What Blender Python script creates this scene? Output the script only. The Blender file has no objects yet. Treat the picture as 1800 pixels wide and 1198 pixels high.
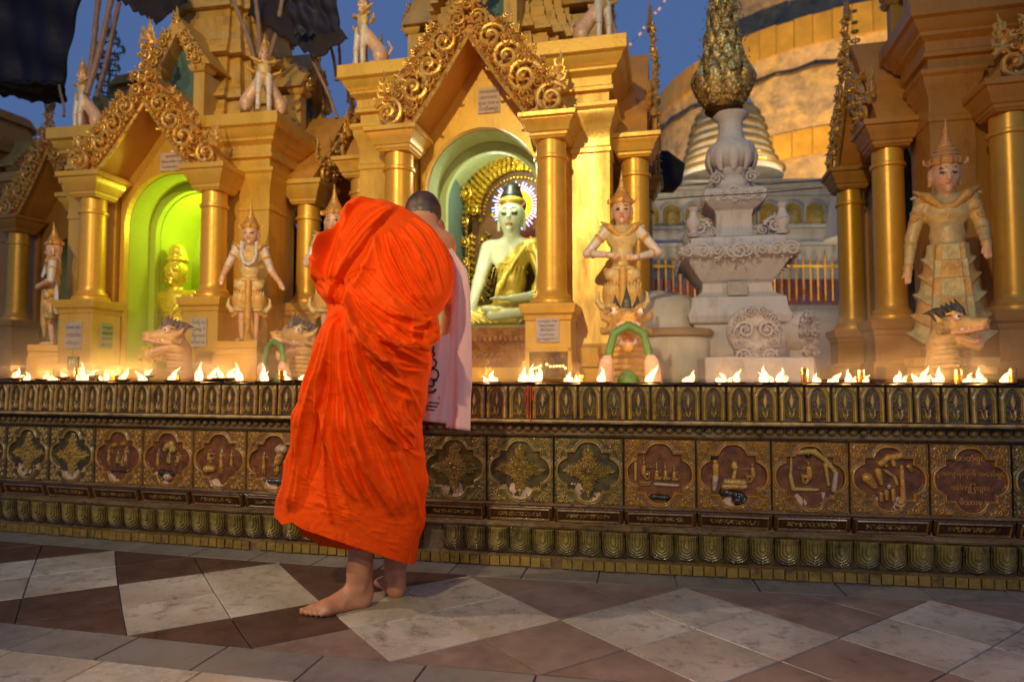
import bpy, math, random
import numpy as np
from mathutils import Vector, Matrix, Euler
random.seed(7)
RNG = np.random.RandomState(11)
S = bpy.context.scene
COL = S.collection
PI = math.pi
def rad(a): return math.radians(a)

# ---------------------------------------------------------------- camera, sky, lights, exposure
CAM_H = 0.82
FPX = 1180.0            # focal length of the photograph in its own pixels (1800 wide)
PITCH = math.atan(59/FPX)
cam_d = bpy.data.cameras.new('camera'); cam = bpy.data.objects.new('camera', cam_d); COL.objects.link(cam)
cam.location = (0, 0, CAM_H); cam.rotation_euler = (PI/2 + PITCH, 0, 0)
cam_d.sensor_width = 36; cam_d.lens = 36*FPX/1800; cam_d.clip_end = 400; cam_d.clip_start = .05
cam_d.dof.use_dof = True; cam_d.dof.focus_distance = 2.45; cam_d.dof.aperture_fstop = 2.2
S.camera = cam
S.view_settings.view_transform = 'Standard'; S.view_settings.look = 'None'
S.view_settings.gamma = 1; S.view_settings.use_curve_mapping = False
S.view_settings.exposure = 0.0
W = bpy.data.worlds.new('World'); S.world = W; W.use_nodes = True
wn = W.node_tree.nodes; wl = W.node_tree.links
bg = wn['Background']; sky = wn.new('ShaderNodeTexSky'); sky.sky_type = 'NISHITA'
sky.sun_disc = False; sky.sun_elevation = rad(3); sky.sun_rotation = rad(200); sky.altitude = 0
sky.air_density = 1.2; sky.dust_density = 1.0; sky.ozone_density = 6.0
mxs = wn.new('ShaderNodeMix'); mxs.data_type = 'RGBA'; mxs.inputs[0].default_value = .72; mxs.inputs[7].default_value = (1.15, 2.05, 4.6, 1)
wl.new(sky.outputs[0], mxs.inputs[6]); wl.new(mxs.outputs[2], bg.inputs[0]); bg.inputs[1].default_value = .085

def spot(name, loc, target, power, color, size=60, blend=.6, radius=.12):
    d = bpy.data.lights.new(name, 'SPOT'); d.energy = power; d.color = color
    d.spot_size = rad(size); d.spot_blend = blend; d.shadow_soft_size = radius
    o = bpy.data.objects.new(name, d); COL.objects.link(o); o.location = loc
    o.rotation_euler = (Vector(target)-Vector(loc)).to_track_quat('-Z', 'Y').to_euler()
    return o
def point(name, loc, power, color, radius=.03, parent=None):
    d = bpy.data.lights.new(name, 'POINT'); d.energy = power; d.color = color; d.shadow_soft_size = radius
    o = bpy.data.objects.new(name, d); COL.objects.link(o); o.location = loc
    if parent: o.parent = parent
    return o
# the pagoda's own floodlights, on masts behind and above the photographer
spot('floodlight', (-2.2, -2.8, 4.6), (-.6, 4.8, 2.2), 1300, (1.0, .81, .36), 66, 1.0, .10)
spot('floodlight', (2.6, -2.6, 4.0), (-.5, 4.6, 1.9), 330, (1.0, .80, .36), 50, 1.0, .08)
spot('floodlight', (-4.1, 1.6, 3.0), (-.45, 2.45, .8), 350, (1.0, .76, .50), 44, .8, .04)
spot('floodlight', (2.2, -2.2, 2.2), (.7, 1.8, .0), 100, (1.0, .84, .74), 66, .9, .05)
spot('floodlight', (4, 22, 3.0), (24, 46, 19), 52000, (1.0, .74, .32), 70, .8, .3)
spot('floodlight', (-3.5, -.5, 5.0), (-3.4, 6.0, 2.6), 300, (1.0, .80, .42), 60, .8, .10)
spot('floodlight', (2.2, 8.6, 1.3), (4.6, 13.0, 4.2), 260, (1.0, .80, .50), 80, .8, .10)
spot('floodlight', (5.2, 8.2, 2.0), (4.6, 13.0, 4.6), 160, (1.0, .80, .50), 80, .8, .10)
spot('floodlight', (3.0, 11.6, 4.6), (4.25, 13.2, 5.2), 120, (1.0, .80, .45), 100, .8, .10)
spot('floodlight', (5.4, 11.6, 4.6), (4.25, 13.2, 5.2), 90, (1.0, .80, .45), 100, .8, .10)

# ---------------------------------------------------------------- photograph pixel -> ray, points
def ray(px, py):
    a = (px-900)/FPX; b = (599-py)/FPX
    c, s = math.cos(PITCH), math.sin(PITCH)
    return Vector((a, c - b*s, s + b*c))
def on_y(px, py, Y):
    r = ray(px, py); t = Y/r.y
    return Vector((r.x*t, Y, CAM_H + r.z*t))
def on_z(px, py, z):
    r = ray(px, py); t = (z-CAM_H)/r.z
    return Vector((r.x*t, r.y*t, z))

# ---------------------------------------------------------------- objects
def tag(o, label=None, cat=None, group=None, kind=None):
    if label: o['label'] = label
    if cat: o['category'] = cat
    if group: o['group'] = group
    if kind: o['kind'] = kind
    return o
def empty(name, loc=(0,0,0), rz=0, label=None, cat=None, group=None):
    o = bpy.data.objects.new(name, None); COL.objects.link(o); o.location = loc; o.rotation_euler = (0,0,rz)
    o.empty_display_size = .05
    return tag(o, label, cat, group)
def link(name, me, parent=None, loc=(0,0,0), rot=(0,0,0), sc=(1,1,1)):
    o = bpy.data.objects.new(name, me); COL.objects.link(o)
    o.location = loc; o.rotation_euler = rot; o.scale = sc
    if parent: o.parent = parent
    return o
def mesh_np(name, V, F, mats, smooth=True, cols=None, auto=None):
    """V (n,3), F list of tuples or (m,k) array"""
    me = bpy.data.meshes.new(name)
    V = np.asarray(V, dtype=np.float32)
    if isinstance(F, np.ndarray):
        m, k = F.shape
        me.vertices.add(len(V)); me.vertices.foreach_set('co', V.ravel())
        me.loops.add(m*k); me.loops.foreach_set('vertex_index', F.astype(np.int32).ravel())
        me.polygons.add(m); me.polygons.foreach_set('loop_start', np.arange(0, m*k, k, dtype=np.int32))
        me.polygons.foreach_set('loop_total', np.full(m, k, dtype=np.int32))
        me.update(calc_edges=True); me.validate()
    else:
        me.from_pydata([tuple(map(float, v)) for v in V], [], F); me.update()
    if smooth: me.polygons.foreach_set('use_smooth', np.ones(len(me.polygons), dtype=bool))
    if cols is not None and len(me.vertices) == len(cols):
        at = me.color_attributes.new('Col', 'FLOAT_COLOR', 'POINT')
        c = np.ones((len(V), 4), dtype=np.float32); c[:, :3] = cols
        at.data.foreach_set('color', c.ravel())
    if not isinstance(mats, (list, tuple)): mats = [mats]
    for m_ in mats: me.materials.append(m_)
    if auto is not None and smooth:
        me.set_sharp_from_angle(angle=rad(auto))
    return me

class MB:
    """collects simple solids into one mesh"""
    def __init__(s): s.V = []; s.F = []
    def add(s, V, F):
        n = len(s.V); s.V += [tuple(v) for v in V]; s.F += [tuple(i+n for i in f) for f in F]; return s
    def box(s, x0, x1, y0, y1, z0, z1):
        V = [(x,y,z) for z in (z0,z1) for y in (y0,y1) for x in (x0,x1)]
        return s.add(V, [(0,2,3,1),(4,5,7,6),(0,1,5,4),(2,6,7,3),(0,4,6,2),(1,3,7,5)])
    def frust(s, cx, cy, hx0, hy0, z0, hx1, hy1, z1):
        V = [(cx-hx0,cy-hy0,z0),(cx+hx0,cy-hy0,z0),(cx-hx0,cy+hy0,z0),(cx+hx0,cy+hy0,z0),
             (cx-hx1,cy-hy1,z1),(cx+hx1,cy-hy1,z1),(cx-hx1,cy+hy1,z1),(cx+hx1,cy+hy1,z1)]
        return s.add(V, [(0,2,3,1),(4,5,7,6),(0,1,5,4),(2,6,7,3),(0,4,6,2),(1,3,7,5)])
    def square_lathe(s, cx, cy, prof, ry=None):
        """stacked square profile [(half, z)...]; ry adds to the y half"""
        V = []; F = []
        for h, z in prof:
            hy = h + (ry or 0)
            V += [(cx-h,cy-hy,z),(cx+h,cy-hy,z),(cx+h,cy+hy,z),(cx-h,cy+hy,z)]
        n = len(prof)
        for i in range(n-1):
            for k in range(4):
                a = i*4+k; b = i*4+(k+1)%4; F.append((a, b, b+4, a+4))
        F.append((3,2,1,0)); F.append(tuple(range(4*(n-1), 4*n)))
        return s.add(V, F)
    def lathe(s, cx, cy, prof, n=20, z0=0):
        V = []; F = []
        for r, z in prof:
            for k in range(n):
                a = 2*PI*k/n; V.append((cx+r*math.cos(a), cy+r*math.sin(a), z+z0))
        for i in range(len(prof)-1):
            for k in range(n):
                a = i*n+k; b = i*n+(k+1)%n; F.append((a, b, b+n, a+n))
        F.append(tuple(reversed(range(n)))); F.append(tuple(range(n*(len(prof)-1), n*len(prof))))
        return s.add(V, F)
    def tube(s, pts, radii, n=8, flat=1.0, up=None, cap=True):
        pts = [Vector(p) for p in pts]; m = len(pts)
        if not hasattr(radii, '__len__'): radii = [radii]*m
        V = []; F = []; prev = None
        for i, p in enumerate(pts):
            t = (pts[min(i+1, m-1)] - pts[max(i-1, 0)])
            if t.length < 1e-9: t = Vector((0,0,1))
            t.normalize()
            if up is not None:
                u = Vector(up); a = t.cross(u)
                if a.length < 1e-5: a = t.orthogonal()
                a.normalize(); b = a.cross(t).normalized()
            else:
                if prev is None: a = t.orthogonal().normalized()
                else:
                    a = prev - t*prev.dot(t)
                    a = a.normalized() if a.length > 1e-6 else t.orthogonal().normalized()
                prev = a; b = t.cross(a)
            for k in range(n):
                q = 2*PI*k/n
                V.append(p + a*math.cos(q)*radii[i] + b*math.sin(q)*radii[i]*flat)
        for i in range(m-1):
            for k in range(n):
                x = i*n+k; y = i*n+(k+1)%n; F.append((x, y, y+n, x+n))
        if cap: F.append(tuple(reversed(range(n)))); F.append(tuple(range(n*(m-1), n*m)))
        return s.add(V, F)
    def ball(s, c, r, n=8, m=6):
        if not hasattr(r, '__len__'): r = (r, r, r)
        V = [(c[0], c[1], c[2]-r[2])]; F = []
        for i in range(1, m):
            t = -PI/2 + PI*i/m
            for k in range(n):
                q = 2*PI*k/n; V.append((c[0]+r[0]*math.cos(t)*math.cos(q), c[1]+r[1]*math.cos(t)*math.sin(q), c[2]+r[2]*math.sin(t)))
        V.append((c[0], c[1], c[2]+r[2])); L = len(V)-1
        for k in range(n): F.append((0, 1+(k+1)%n, 1+k)); F.append((L, L-n+k, L-n+(k+1)%n))
        for i in range(m-2):
            for k in range(n):
                a = 1+i*n+k; b = 1+i*n+(k+1)%n; F.append((a, b, b+n, a+n))
        return s.add(V, F)
    def prism(s, poly, y0, y1):
        """polygon in (x,z), extruded along y"""
        n = len(poly); V = [(x, y0, z) for x, z in poly] + [(x, y1, z) for x, z in poly]
        F = [(i, (i+1)%n, (i+1)%n+n, i+n) for i in range(n)]
        F.append(tuple(reversed(range(n)))); F.append(tuple(range(n, 2*n)))
        return s.add(V, F)
    def mesh(s, name, mat, smooth=True, auto=35, M=None):
        V = s.V
        if M is not None: V = [tuple(M @ Vector(v)) for v in V]
        me = bpy.data.meshes.new(name); me.from_pydata(V, [], s.F); me.update()
        import bmesh
        b = bmesh.new(); b.from_mesh(me); bmesh.ops.recalc_face_normals(b, faces=b.faces); b.to_mesh(me); b.free()
        if smooth:
            me.polygons.foreach_set('use_smooth', np.ones(len(me.polygons), dtype=bool))
            me.set_sharp_from_angle(angle=rad(auto))
        me.materials.append(mat)
        return me
    def build(s, name, mat, parent=None, loc=(0,0,0), rot=(0,0,0), sc=(1,1,1), smooth=True, auto=35, bevel=0):
        o = link(name, s.mesh(name, mat, smooth, auto), parent, loc, rot, sc)
        if bevel:
            b = o.modifiers.new('b', 'BEVEL'); b.width = bevel; b.segments = 2; b.limit_method = 'ANGLE'; b.angle_limit = rad(40)
        return o

# ---------------------------------------------------------------- materials
def srgb(*c):
    return tuple((v/255/12.92 if v/255 <= .04045 else ((v/255+.055)/1.055)**2.4) for v in c)
def mat(name, color, rough=.5, metal=0, var=.12, scale=8, bump=.15, bscale=60, attr=False, dirt=None, dirt_amt=.5,
        dirt_scale=6, spec=.5, coat=0, sheen=0, sss=0, trans=0, hue2=None, hue_amt=.5, rvar=.15, streak=False, dirt_lo=.5):
    m = bpy.data.materials.new(name); m.use_nodes = True
    N = m.node_tree.nodes; L = m.node_tree.links; B = N['Principled BSDF']
    tc = N.new('ShaderNodeTexCoord')
    src = tc.outputs['Object']
    oi = N.new('ShaderNodeObjectInfo')
    add = N.new('ShaderNodeVectorMath'); add.operation = 'ADD'
    mul = N.new('ShaderNodeVectorMath'); mul.operation = 'SCALE'; mul.inputs[0].default_value = (37.1, 17.3, 9.7)
    L.new(oi.outputs['Random'], mul.inputs['Scale']); L.new(src, add.inputs[0]); L.new(mul.outputs[0], add.inputs[1])
    src = add.outputs[0]
    if streak:
        mp = N.new('ShaderNodeMapping'); mp.inputs['Scale'].default_value = (1, 1, .25); L.new(src, mp.inputs[0]); s2 = mp.outputs[0]
    else: s2 = src
    n1 = N.new('ShaderNodeTexNoise'); n1.inputs['Scale'].default_value = scale; n1.inputs['Detail'].default_value = 5
    n1.inputs['Roughness'].default_value = .65; L.new(s2, n1.inputs['Vector'])
    if attr:
        a = N.new('ShaderNodeAttribute'); a.attribute_name = 'Col'; csock = a.outputs['Color']
    else:
        r = N.new('ShaderNodeRGB'); r.outputs[0].default_value = (*color, 1); csock = r.outputs[0]
    if hue2:
        mx = N.new('ShaderNodeMix'); mx.data_type = 'RGBA'
        nh = N.new('ShaderNodeTexNoise'); nh.inputs['Scale'].default_value = scale*.5; nh.inputs['Detail'].default_value = 4; L.new(s2, nh.inputs['Vector'])
        mr = N.new('ShaderNodeMapRange'); mr.inputs[1].default_value = .42; mr.inputs[2].default_value = .62; mr.inputs[4].default_value = hue_amt
        L.new(nh.outputs[0], mr.inputs[0]); L.new(mr.outputs[0], mx.inputs[0]); L.new(csock, mx.inputs[6]); mx.inputs[7].default_value = (*hue2, 1)
        csock = mx.outputs[2]
    v = N.new('ShaderNodeMapRange'); v.inputs[1].default_value = .3; v.inputs[2].default_value = .7
    v.inputs[3].default_value = 1-var; v.inputs[4].default_value = 1+var; L.new(n1.outputs[0], v.inputs[0])
    hs = N.new('ShaderNodeHueSaturation'); L.new(v.outputs[0], hs.inputs['Value']); L.new(csock, hs.inputs['Color']); csock = hs.outputs[0]
    if dirt:
        nd = N.new('ShaderNodeTexNoise'); nd.inputs['Scale'].default_value = dirt_scale; nd.inputs['Detail'].default_value = 8
        nd.inputs['Roughness'].default_value = .75; L.new(s2, nd.inputs['Vector'])
        dr = N.new('ShaderNodeMapRange'); dr.inputs[1].default_value = dirt_lo; dr.inputs[2].default_value = dirt_lo+.16; dr.inputs[4].default_value = dirt_amt
        L.new(nd.outputs[0], dr.inputs[0])
        dx = N.new('ShaderNodeMix'); dx.data_type = 'RGBA'; L.new(dr.outputs[0], dx.inputs[0]); L.new(csock, dx.inputs[6]); dx.inputs[7].default_value = (*dirt, 1)
        csock = dx.outputs[2]
    L.new(csock, B.inputs['Base Color'])
    B.inputs['Metallic'].default_value = metal
    rr = N.new('ShaderNodeMapRange'); rr.inputs[1].default_value = .3; rr.inputs[2].default_value = .7
    rr.inputs[3].default_value = max(.03, rough-rvar); rr.inputs[4].default_value = min(1, rough+rvar)
    L.new(n1.outputs[0], rr.inputs[0]); L.new(rr.outputs[0], B.inputs['Roughness'])
    B.inputs['Specular IOR Level'].default_value = spec
    B.inputs['Coat Weight'].default_value = coat; B.inputs['Coat Roughness'].default_value = .15
    B.inputs['Sheen Weight'].default_value = sheen
    if sss: B.inputs['Subsurface Weight'].default_value = sss; B.inputs['Subsurface Radius'].default_value = (.012,.005,.003); B.inputs['Subsurface Scale'].default_value = 1
    if bump:
        nb = N.new('ShaderNodeTexNoise'); nb.inputs['Scale'].default_value = bscale; nb.inputs['Detail'].default_value = 4; L.new(src, nb.inputs['Vector'])
        bp = N.new('ShaderNodeBump'); bp.inputs['Strength'].default_value = bump; bp.inputs['Distance'].default_value = .01
        L.new(nb.outputs[0], bp.inputs['Height']); L.new(bp.outputs[0], B.inputs['Normal'])
    return m
def emit(name, color, strength):
    m = bpy.data.materials.new(name); m.use_nodes = True; N = m.node_tree.nodes; B = N['Principled BSDF']
    B.inputs['Base Color'].default_value = (*color, 1); B.inputs['Emission Color'].default_value = (*color, 1)
    B.inputs['Emission Strength'].default_value = strength
    return m

# ---------------------------------------------------------------- relief tiles (height fields with real depth)
def relief_mesh(name, w, h, nx, ny, fun, mats, back=.02, smooth=True):
    """fun(U, V) -> depth (m, towards the viewer), colour (…,3); U, V in metres, centred"""
    u = np.linspace(-w/2, w/2, nx); v = np.linspace(-h/2, h/2, ny)
    U, Vv = np.meshgrid(u, v); D, C = fun(U, Vv)
    P = np.stack([U, -D, Vv], -1).reshape(-1, 3)
    idx = np.arange(nx*ny).reshape(ny, nx)
    F = np.stack([idx[:-1,:-1], idx[:-1,1:], idx[1:,1:], idx[1:,:-1]], -1).reshape(-1, 4)
    ring = np.concatenate([idx[0,:], idx[1:,-1], idx[-1,-2::-1], idx[-2:0:-1,0]])
    k = len(ring); B = P[ring].copy(); B[:,1] = back
    P2 = np.concatenate([P, B]); nb = np.arange(k)+nx*ny
    F2 = np.stack([ring, nb, np.roll(nb,-1), np.roll(ring,-1)], -1)
    C = np.clip(C.reshape(-1,3), 0, 1); C2 = np.concatenate([C, C[ring]])
    me = mesh_np(name, P2, np.concatenate([F, F2]), mats, True, C2)
    me.set_sharp_from_angle(angle=rad(60))
    return me
def sstep(a, b, x):
    t = np.clip((x-a)/(b-a+1e-12), 0, 1); return t*t*(3-2*t)

# ---------------------------------------------------------------- smooth-union solids, meshed with surface nets
def vec(p): return np.array(p, dtype=np.float32)
def cap(a, b, r1, r2=None, c=0, k=None): return ('cap', vec(a), vec(b), r1, r1 if r2 is None else r2, c, k)
def ell(p, r, c=0, rot=None, k=None):
    R = np.array(Euler(rot).to_matrix().transposed(), dtype=np.float32) if rot is not None else None
    return ('ell', vec(p), vec(r), R, None, c, k)
def chain(pts, rs, c=0, k=None):
    return [cap(pts[i], pts[i+1], rs[i], rs[i+1], c, k) for i in range(len(pts)-1)]
def sdf_mesh(name, prims, palette, mats, vox=.006, k=.02, smooth_iter=1, post=None):
    lo = np.full(3, 1e9); hi = -lo
    for p in prims:
        if p[0] == 'cap': r = max(p[3], p[4]); a = np.minimum(p[1], p[2])-r; b = np.maximum(p[1], p[2])+r
        else: r = float(max(p[2])); a = p[1]-r; b = p[1]+r
        lo = np.minimum(lo, a); hi = np.maximum(hi, b)
    lo = lo - 3*vox; hi = hi + 3*vox
    n = np.ceil((hi-lo)/vox).astype(int)+1
    D = np.full(n, 1.0, dtype=np.float32); CI = np.zeros(n, dtype=np.int16); CD = np.full(n, 1e3, dtype=np.float32)
    ax = [lo[i] + vox*np.arange(n[i], dtype=np.float32) for i in range(3)]
    for p in prims:
        kk = p[6] if p[6] is not None else k
        if p[0] == 'cap': r = max(p[3], p[4]); a = np.minimum(p[1], p[2])-r; b = np.maximum(p[1], p[2])+r
        else: r = float(max(p[2])); a = p[1]-r; b = p[1]+r
        m = max(kk, 4*vox) + vox
        i0 = np.maximum(0, np.floor((a-m-lo)/vox).astype(int)); i1 = np.minimum(n, np.ceil((b+m-lo)/vox).astype(int)+1)
        sl = tuple(slice(i0[j], i1[j]) for j in range(3))
        X = ax[0][sl[0]][:,None,None]; Y = ax[1][sl[1]][None,:,None]; Z = ax[2][sl[2]][None,None,:]
        if p[0] == 'cap':
            A = p[1]; B = p[2]; d = B-A; L2 = float(d@d)+1e-12
            t = np.clip(((X-A[0])*d[0]+(Y-A[1])*d[1]+(Z-A[2])*d[2])/L2, 0, 1)
            q = np.sqrt((X-A[0]-t*d[0])**2+(Y-A[1]-t*d[1])**2+(Z-A[2]-t*d[2])**2) - (p[3]+(p[4]-p[3])*t)
        else:
            c = p[1]; R = p[3]; r_ = p[2]
            x, y, z = X-c[0], Y-c[1], Z-c[2]
            if R is not None:
                x, y, z = (R[0,0]*x+R[0,1]*y+R[0,2]*z, R[1,0]*x+R[1,1]*y+R[1,2]*z, R[2,0]*x+R[2,1]*y+R[2,2]*z)
            k0 = np.sqrt((x/r_[0])**2+(y/r_[1])**2+(z/r_[2])**2); k1 = np.sqrt((x/r_[0]**2)**2+(y/r_[1]**2)**2+(z/r_[2]**2)**2)
            q = k0*(k0-1)/np.maximum(k1, 1e-6)
        q = q.astype(np.float32)
        Ds = D[sl]; h = np.maximum(kk-np.abs(Ds-q), 0)/max(kk, 1e-6)
        D[sl] = np.minimum(Ds, q) - h*h*kk*.25
        cd = CD[sl]; better = q < cd; cs = CI[sl]; cs[better] = p[5]; cd[better] = q[better]
    # surface nets
    sg = D < 0
    nc = n-1
    c8 = [(i,j,l) for i in (0,1) for j in (0,1) for l in (0,1)]
    cnt = np.zeros(nc, dtype=np.int8)
    for i,j,l in c8: cnt += sg[i:i+nc[0], j:j+nc[1], l:l+nc[2]]
    act = (cnt > 0) & (cnt < 8); ids = np.full(nc, -1, dtype=np.int64); idx = np.argwhere(act); ids[act] = np.arange(len(idx))
    P = np.zeros((len(idx), 3)); w = np.zeros(len(idx))
    for a in range(8):
        for b in range(a+1, 8):
            da = np.array(c8[a]); db = np.array(c8[b])
            if np.abs(da-db).sum() != 1: continue
            va = D[tuple((idx+da).T)]; vb = D[tuple((idx+db).T)]; mm = (va < 0) != (vb < 0)
            t = va[mm]/(va[mm]-vb[mm]); P[mm] += (idx[mm]+da)+(db-da)*t[:,None]; w[mm] += 1
    P /= w[:,None]
    V = P*vox + lo
    faces = []
    for axn in range(3):
        s0 = [slice(1, nc[0]), slice(1, nc[1]), slice(1, nc[2])]; s0[axn] = slice(0, nc[axn])
        s1 = list(s0); s1[axn] = slice(1, nc[axn]+1)
        a = sg[tuple(s0)]; b = sg[tuple(s1)]; ch = np.argwhere(a != b)
        base = ch + np.array([0 if i == axn else 1 for i in range(3)])
        o1 = (axn+1)%3; o2 = (axn+2)%3
        def cid(d1, d2):
            q = base.copy(); q[:,o1] -= d1; q[:,o2] -= d2; return ids[tuple(q.T)]
        f = np.stack([cid(1,1), cid(0,1), cid(0,0), cid(1,0)], -1)
        inside = a[tuple(ch.T)]; f[~inside] = f[~inside][:, ::-1]
        faces.append(f)
    F = np.concatenate(faces); F = F[(F >= 0).all(1)]
    # light smoothing
    for _ in range(smooth_iter):
        acc = np.zeros_like(V); cn = np.zeros(len(V))
        for a, b in ((0,1),(1,2),(2,3),(3,0)):
            np.add.at(acc, F[:,a], V[F[:,b]]); np.add.at(cn, F[:,a], 1); np.add.at(acc, F[:,b], V[F[:,a]]); np.add.at(cn, F[:,b], 1)
        V = .5*V + .5*acc/np.maximum(cn,1)[:,None]
    ci = CI[tuple((np.round((V-lo)/vox).astype(int)).clip(0, n-1).T)]
    cols = np.array(palette, dtype=np.float32)[ci]
    if post is not None: V, cols = post(V, cols, ci)
    return mesh_np(name, V, F, mats, True, cols)
# ================================================================ curve of the platform wall (a slow arc round the stupa)
_bp = [(0,935),(500,960),(750,991),(900,1001),(1270,1016),(1800,1037)]
_bw = [on_z(x, y, 0) for x, y in _bp]
CQ = np.polyfit([p.x for p in _bw], [p.y for p in _bw], 2)
_xs = np.linspace(-6, 6, 2401); _ys = np.polyval(CQ, _xs)
_ss = np.concatenate([[0], np.cumsum(np.hypot(np.diff(_xs), np.diff(_ys)))]); _ss -= np.interp(0, _xs, _ss)
def curve(s, t=0.0):
    """point on the arc at length s, t metres out towards the viewer; returns x, y, tangent angle"""
    x = float(np.interp(s, _ss, _xs)); y = float(np.polyval(CQ, x)); a = math.atan(2*CQ[0]*x + CQ[1])
    return x + math.sin(a)*t, y - math.cos(a)*t, a
def s_of_x(x): return float(np.interp(x, _xs, _ss))
def s_of_px(px, Zoff=0):
    q = (px-900)/FPX; f = _ys+Zoff; i = np.argmin(np.abs(_xs - q*f)); return float(_ss[i])

# ================================================================ ground and paving
M_mortar = mat('mortar', srgb(176,164,146), .85, var=.2, scale=20)
M_marble = mat('white_marble', srgb(196,184,168), .30, var=.26, scale=6, bump=.14, bscale=35, dirt=srgb(88,78,66), dirt_amt=.8, dirt_scale=15, hue2=srgb(156,140,118), hue_amt=.7, dirt_lo=.53)
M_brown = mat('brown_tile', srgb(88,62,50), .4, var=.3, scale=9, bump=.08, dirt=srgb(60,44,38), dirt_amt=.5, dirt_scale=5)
M_rose = mat('rose_lit_brown_tile', srgb(138,116,104), .4, var=.24, scale=8, bump=.08, dirt=srgb(100,74,64), dirt_amt=.5, dirt_scale=5)  # rosier brown; the warm light on that side is painted into its tone
M_grey = mat('grey_stone_tile', srgb(128,120,112), .45, var=.16, scale=8, bump=.08, dirt=srgb(78,72,68), dirt_amt=.5, dirt_scale=6)
M_earth = mat('old_concrete', srgb(92,82,70), .9, var=.3, scale=3)

g = MB(); g.add([(-60,-30,-.012),(60,-30,-.012),(60,70,-.012),(-60,70,-.012)], [(0,1,2,3)])
ground = g.build('ground', M_mortar, smooth=False); tag(ground, kind='structure')
floor = empty('floor'); tag(floor, kind='structure')
def tile_piece(corners, m, gap=.0021):
    """corners: (s,t) list; a slab following the arc"""
    cs = sum(c[0] for c in corners)/len(corners); ct = sum(c[1] for c in corners)/len(corners)
    ox, oy, a = curve(cs, ct)
    pts = []
    for s_, t_ in corners:
        x, y, _ = curve(s_, t_); v = Vector((x-ox, y-oy)); L = v.length
        v = v*(1-gap*1.6/max(L, .02)); pts.append(v)
    dz = random.uniform(-.0008, .0008); n = len(pts); tx = random.uniform(-.003,.003); ty = random.uniform(-.003,.003)
    h = .0028
    ins = [p*(1-.0022/max(p.length,.02)) for p in pts]
    V = [(p.x, p.y, -.011) for p in pts] + [(p.x, p.y, -.002+dz) for p in pts] + [(p.x, p.y, dz+p.x*tx+p.y*ty) for p in ins]
    F = [tuple(range(2*n, 3*n))] + [(i, (i+1)%n, (i+1)%n+n, i+n) for i in range(n)] + [(i+n, (i+1)%n+n, (i+1)%n+2*n, i+2*n) for i in range(n)]
    me = bpy.data.meshes.new('tile'); me.from_pydata(V, [], F); me.update(); me.materials.append(m)
    o = link('tile', me, floor, (ox, oy, 0))
    return o
p1 = on_z(1210, 1036, 0); DS0 = s_of_x(p1.x + .02); DW = .857; HT = .4225; T0, T1 = .155, 1.0
for k in range(-7, 4):
    c = DS0 + k*DW; h = DW/4; tm = (T0+T1)/2; ht = HT/2
    def rh(cs, ct, m): tile_piece([(cs-h, ct), (cs, ct+ht), (cs+h, ct), (cs, ct-ht)], m)
    for cs, ct in ((c, tm-ht), (c, tm+ht), (c-h, tm), (c+h, tm)): rh(cs, ct, M_marble)
    x0 = curve(c+DW/2)[0]
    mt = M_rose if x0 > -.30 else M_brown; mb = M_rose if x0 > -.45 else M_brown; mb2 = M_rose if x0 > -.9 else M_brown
    b = c + DW/2
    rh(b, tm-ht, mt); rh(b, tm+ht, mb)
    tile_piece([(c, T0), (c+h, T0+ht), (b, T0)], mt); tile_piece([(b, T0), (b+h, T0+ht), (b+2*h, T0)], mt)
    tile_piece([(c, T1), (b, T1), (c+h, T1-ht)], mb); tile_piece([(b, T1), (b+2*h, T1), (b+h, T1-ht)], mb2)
for k in range(-18, 11):
    s0 = s_of_px(1190) + k*.306 - .02
    tile_piece([(s0, -.06), (s0, T0), (s0+.306, T0), (s0+.306, -.06)], M_grey)
    s0 -= .11
    tile_piece([(s0, T1), (s0, T1+.17), (s0+.306, T1+.17), (s0+.306, T1)], M_grey)
for r in range(3):
    for k in range(-13, 8):
        s0 = k*.31 + r*.11; t0 = T1+.17+r*.31
        tile_piece([(s0, t0), (s0, t0+.31), (s0+.31, t0+.31), (s0+.31, t0)], M_marble)
# the rest of the terrace behind the photographer: plain square slabs as one sheet of their own
tb = MB()
for i in range(-14, 14):
    for j in range(0, 12):
        tb.box(i*.6+.003, i*.6+.597, -j*.6-.6+.003+.35, -j*.6+.35-.003, -.011, -.001)
rest = tb.build('terrace_paving', M_marble, smooth=False); tag(rest, kind='structure')
ptf = MB()   # raised platform behind the wall
n = 60; ss = np.linspace(-5.2, 3.8, n); V = []
for s_ in ss:
    x, y, a = curve(s_, -.16); V.append((x, y, .770))
V2 = [(x*2.4, 16, .770) for x, y, z in V]
ptf.add(V + V2, [(i, i+1, n+i+1, n+i) for i in range(n-1)])
pl = ptf.build('platform_ground', M_earth, smooth=False); tag(pl, kind='structure')

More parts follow.
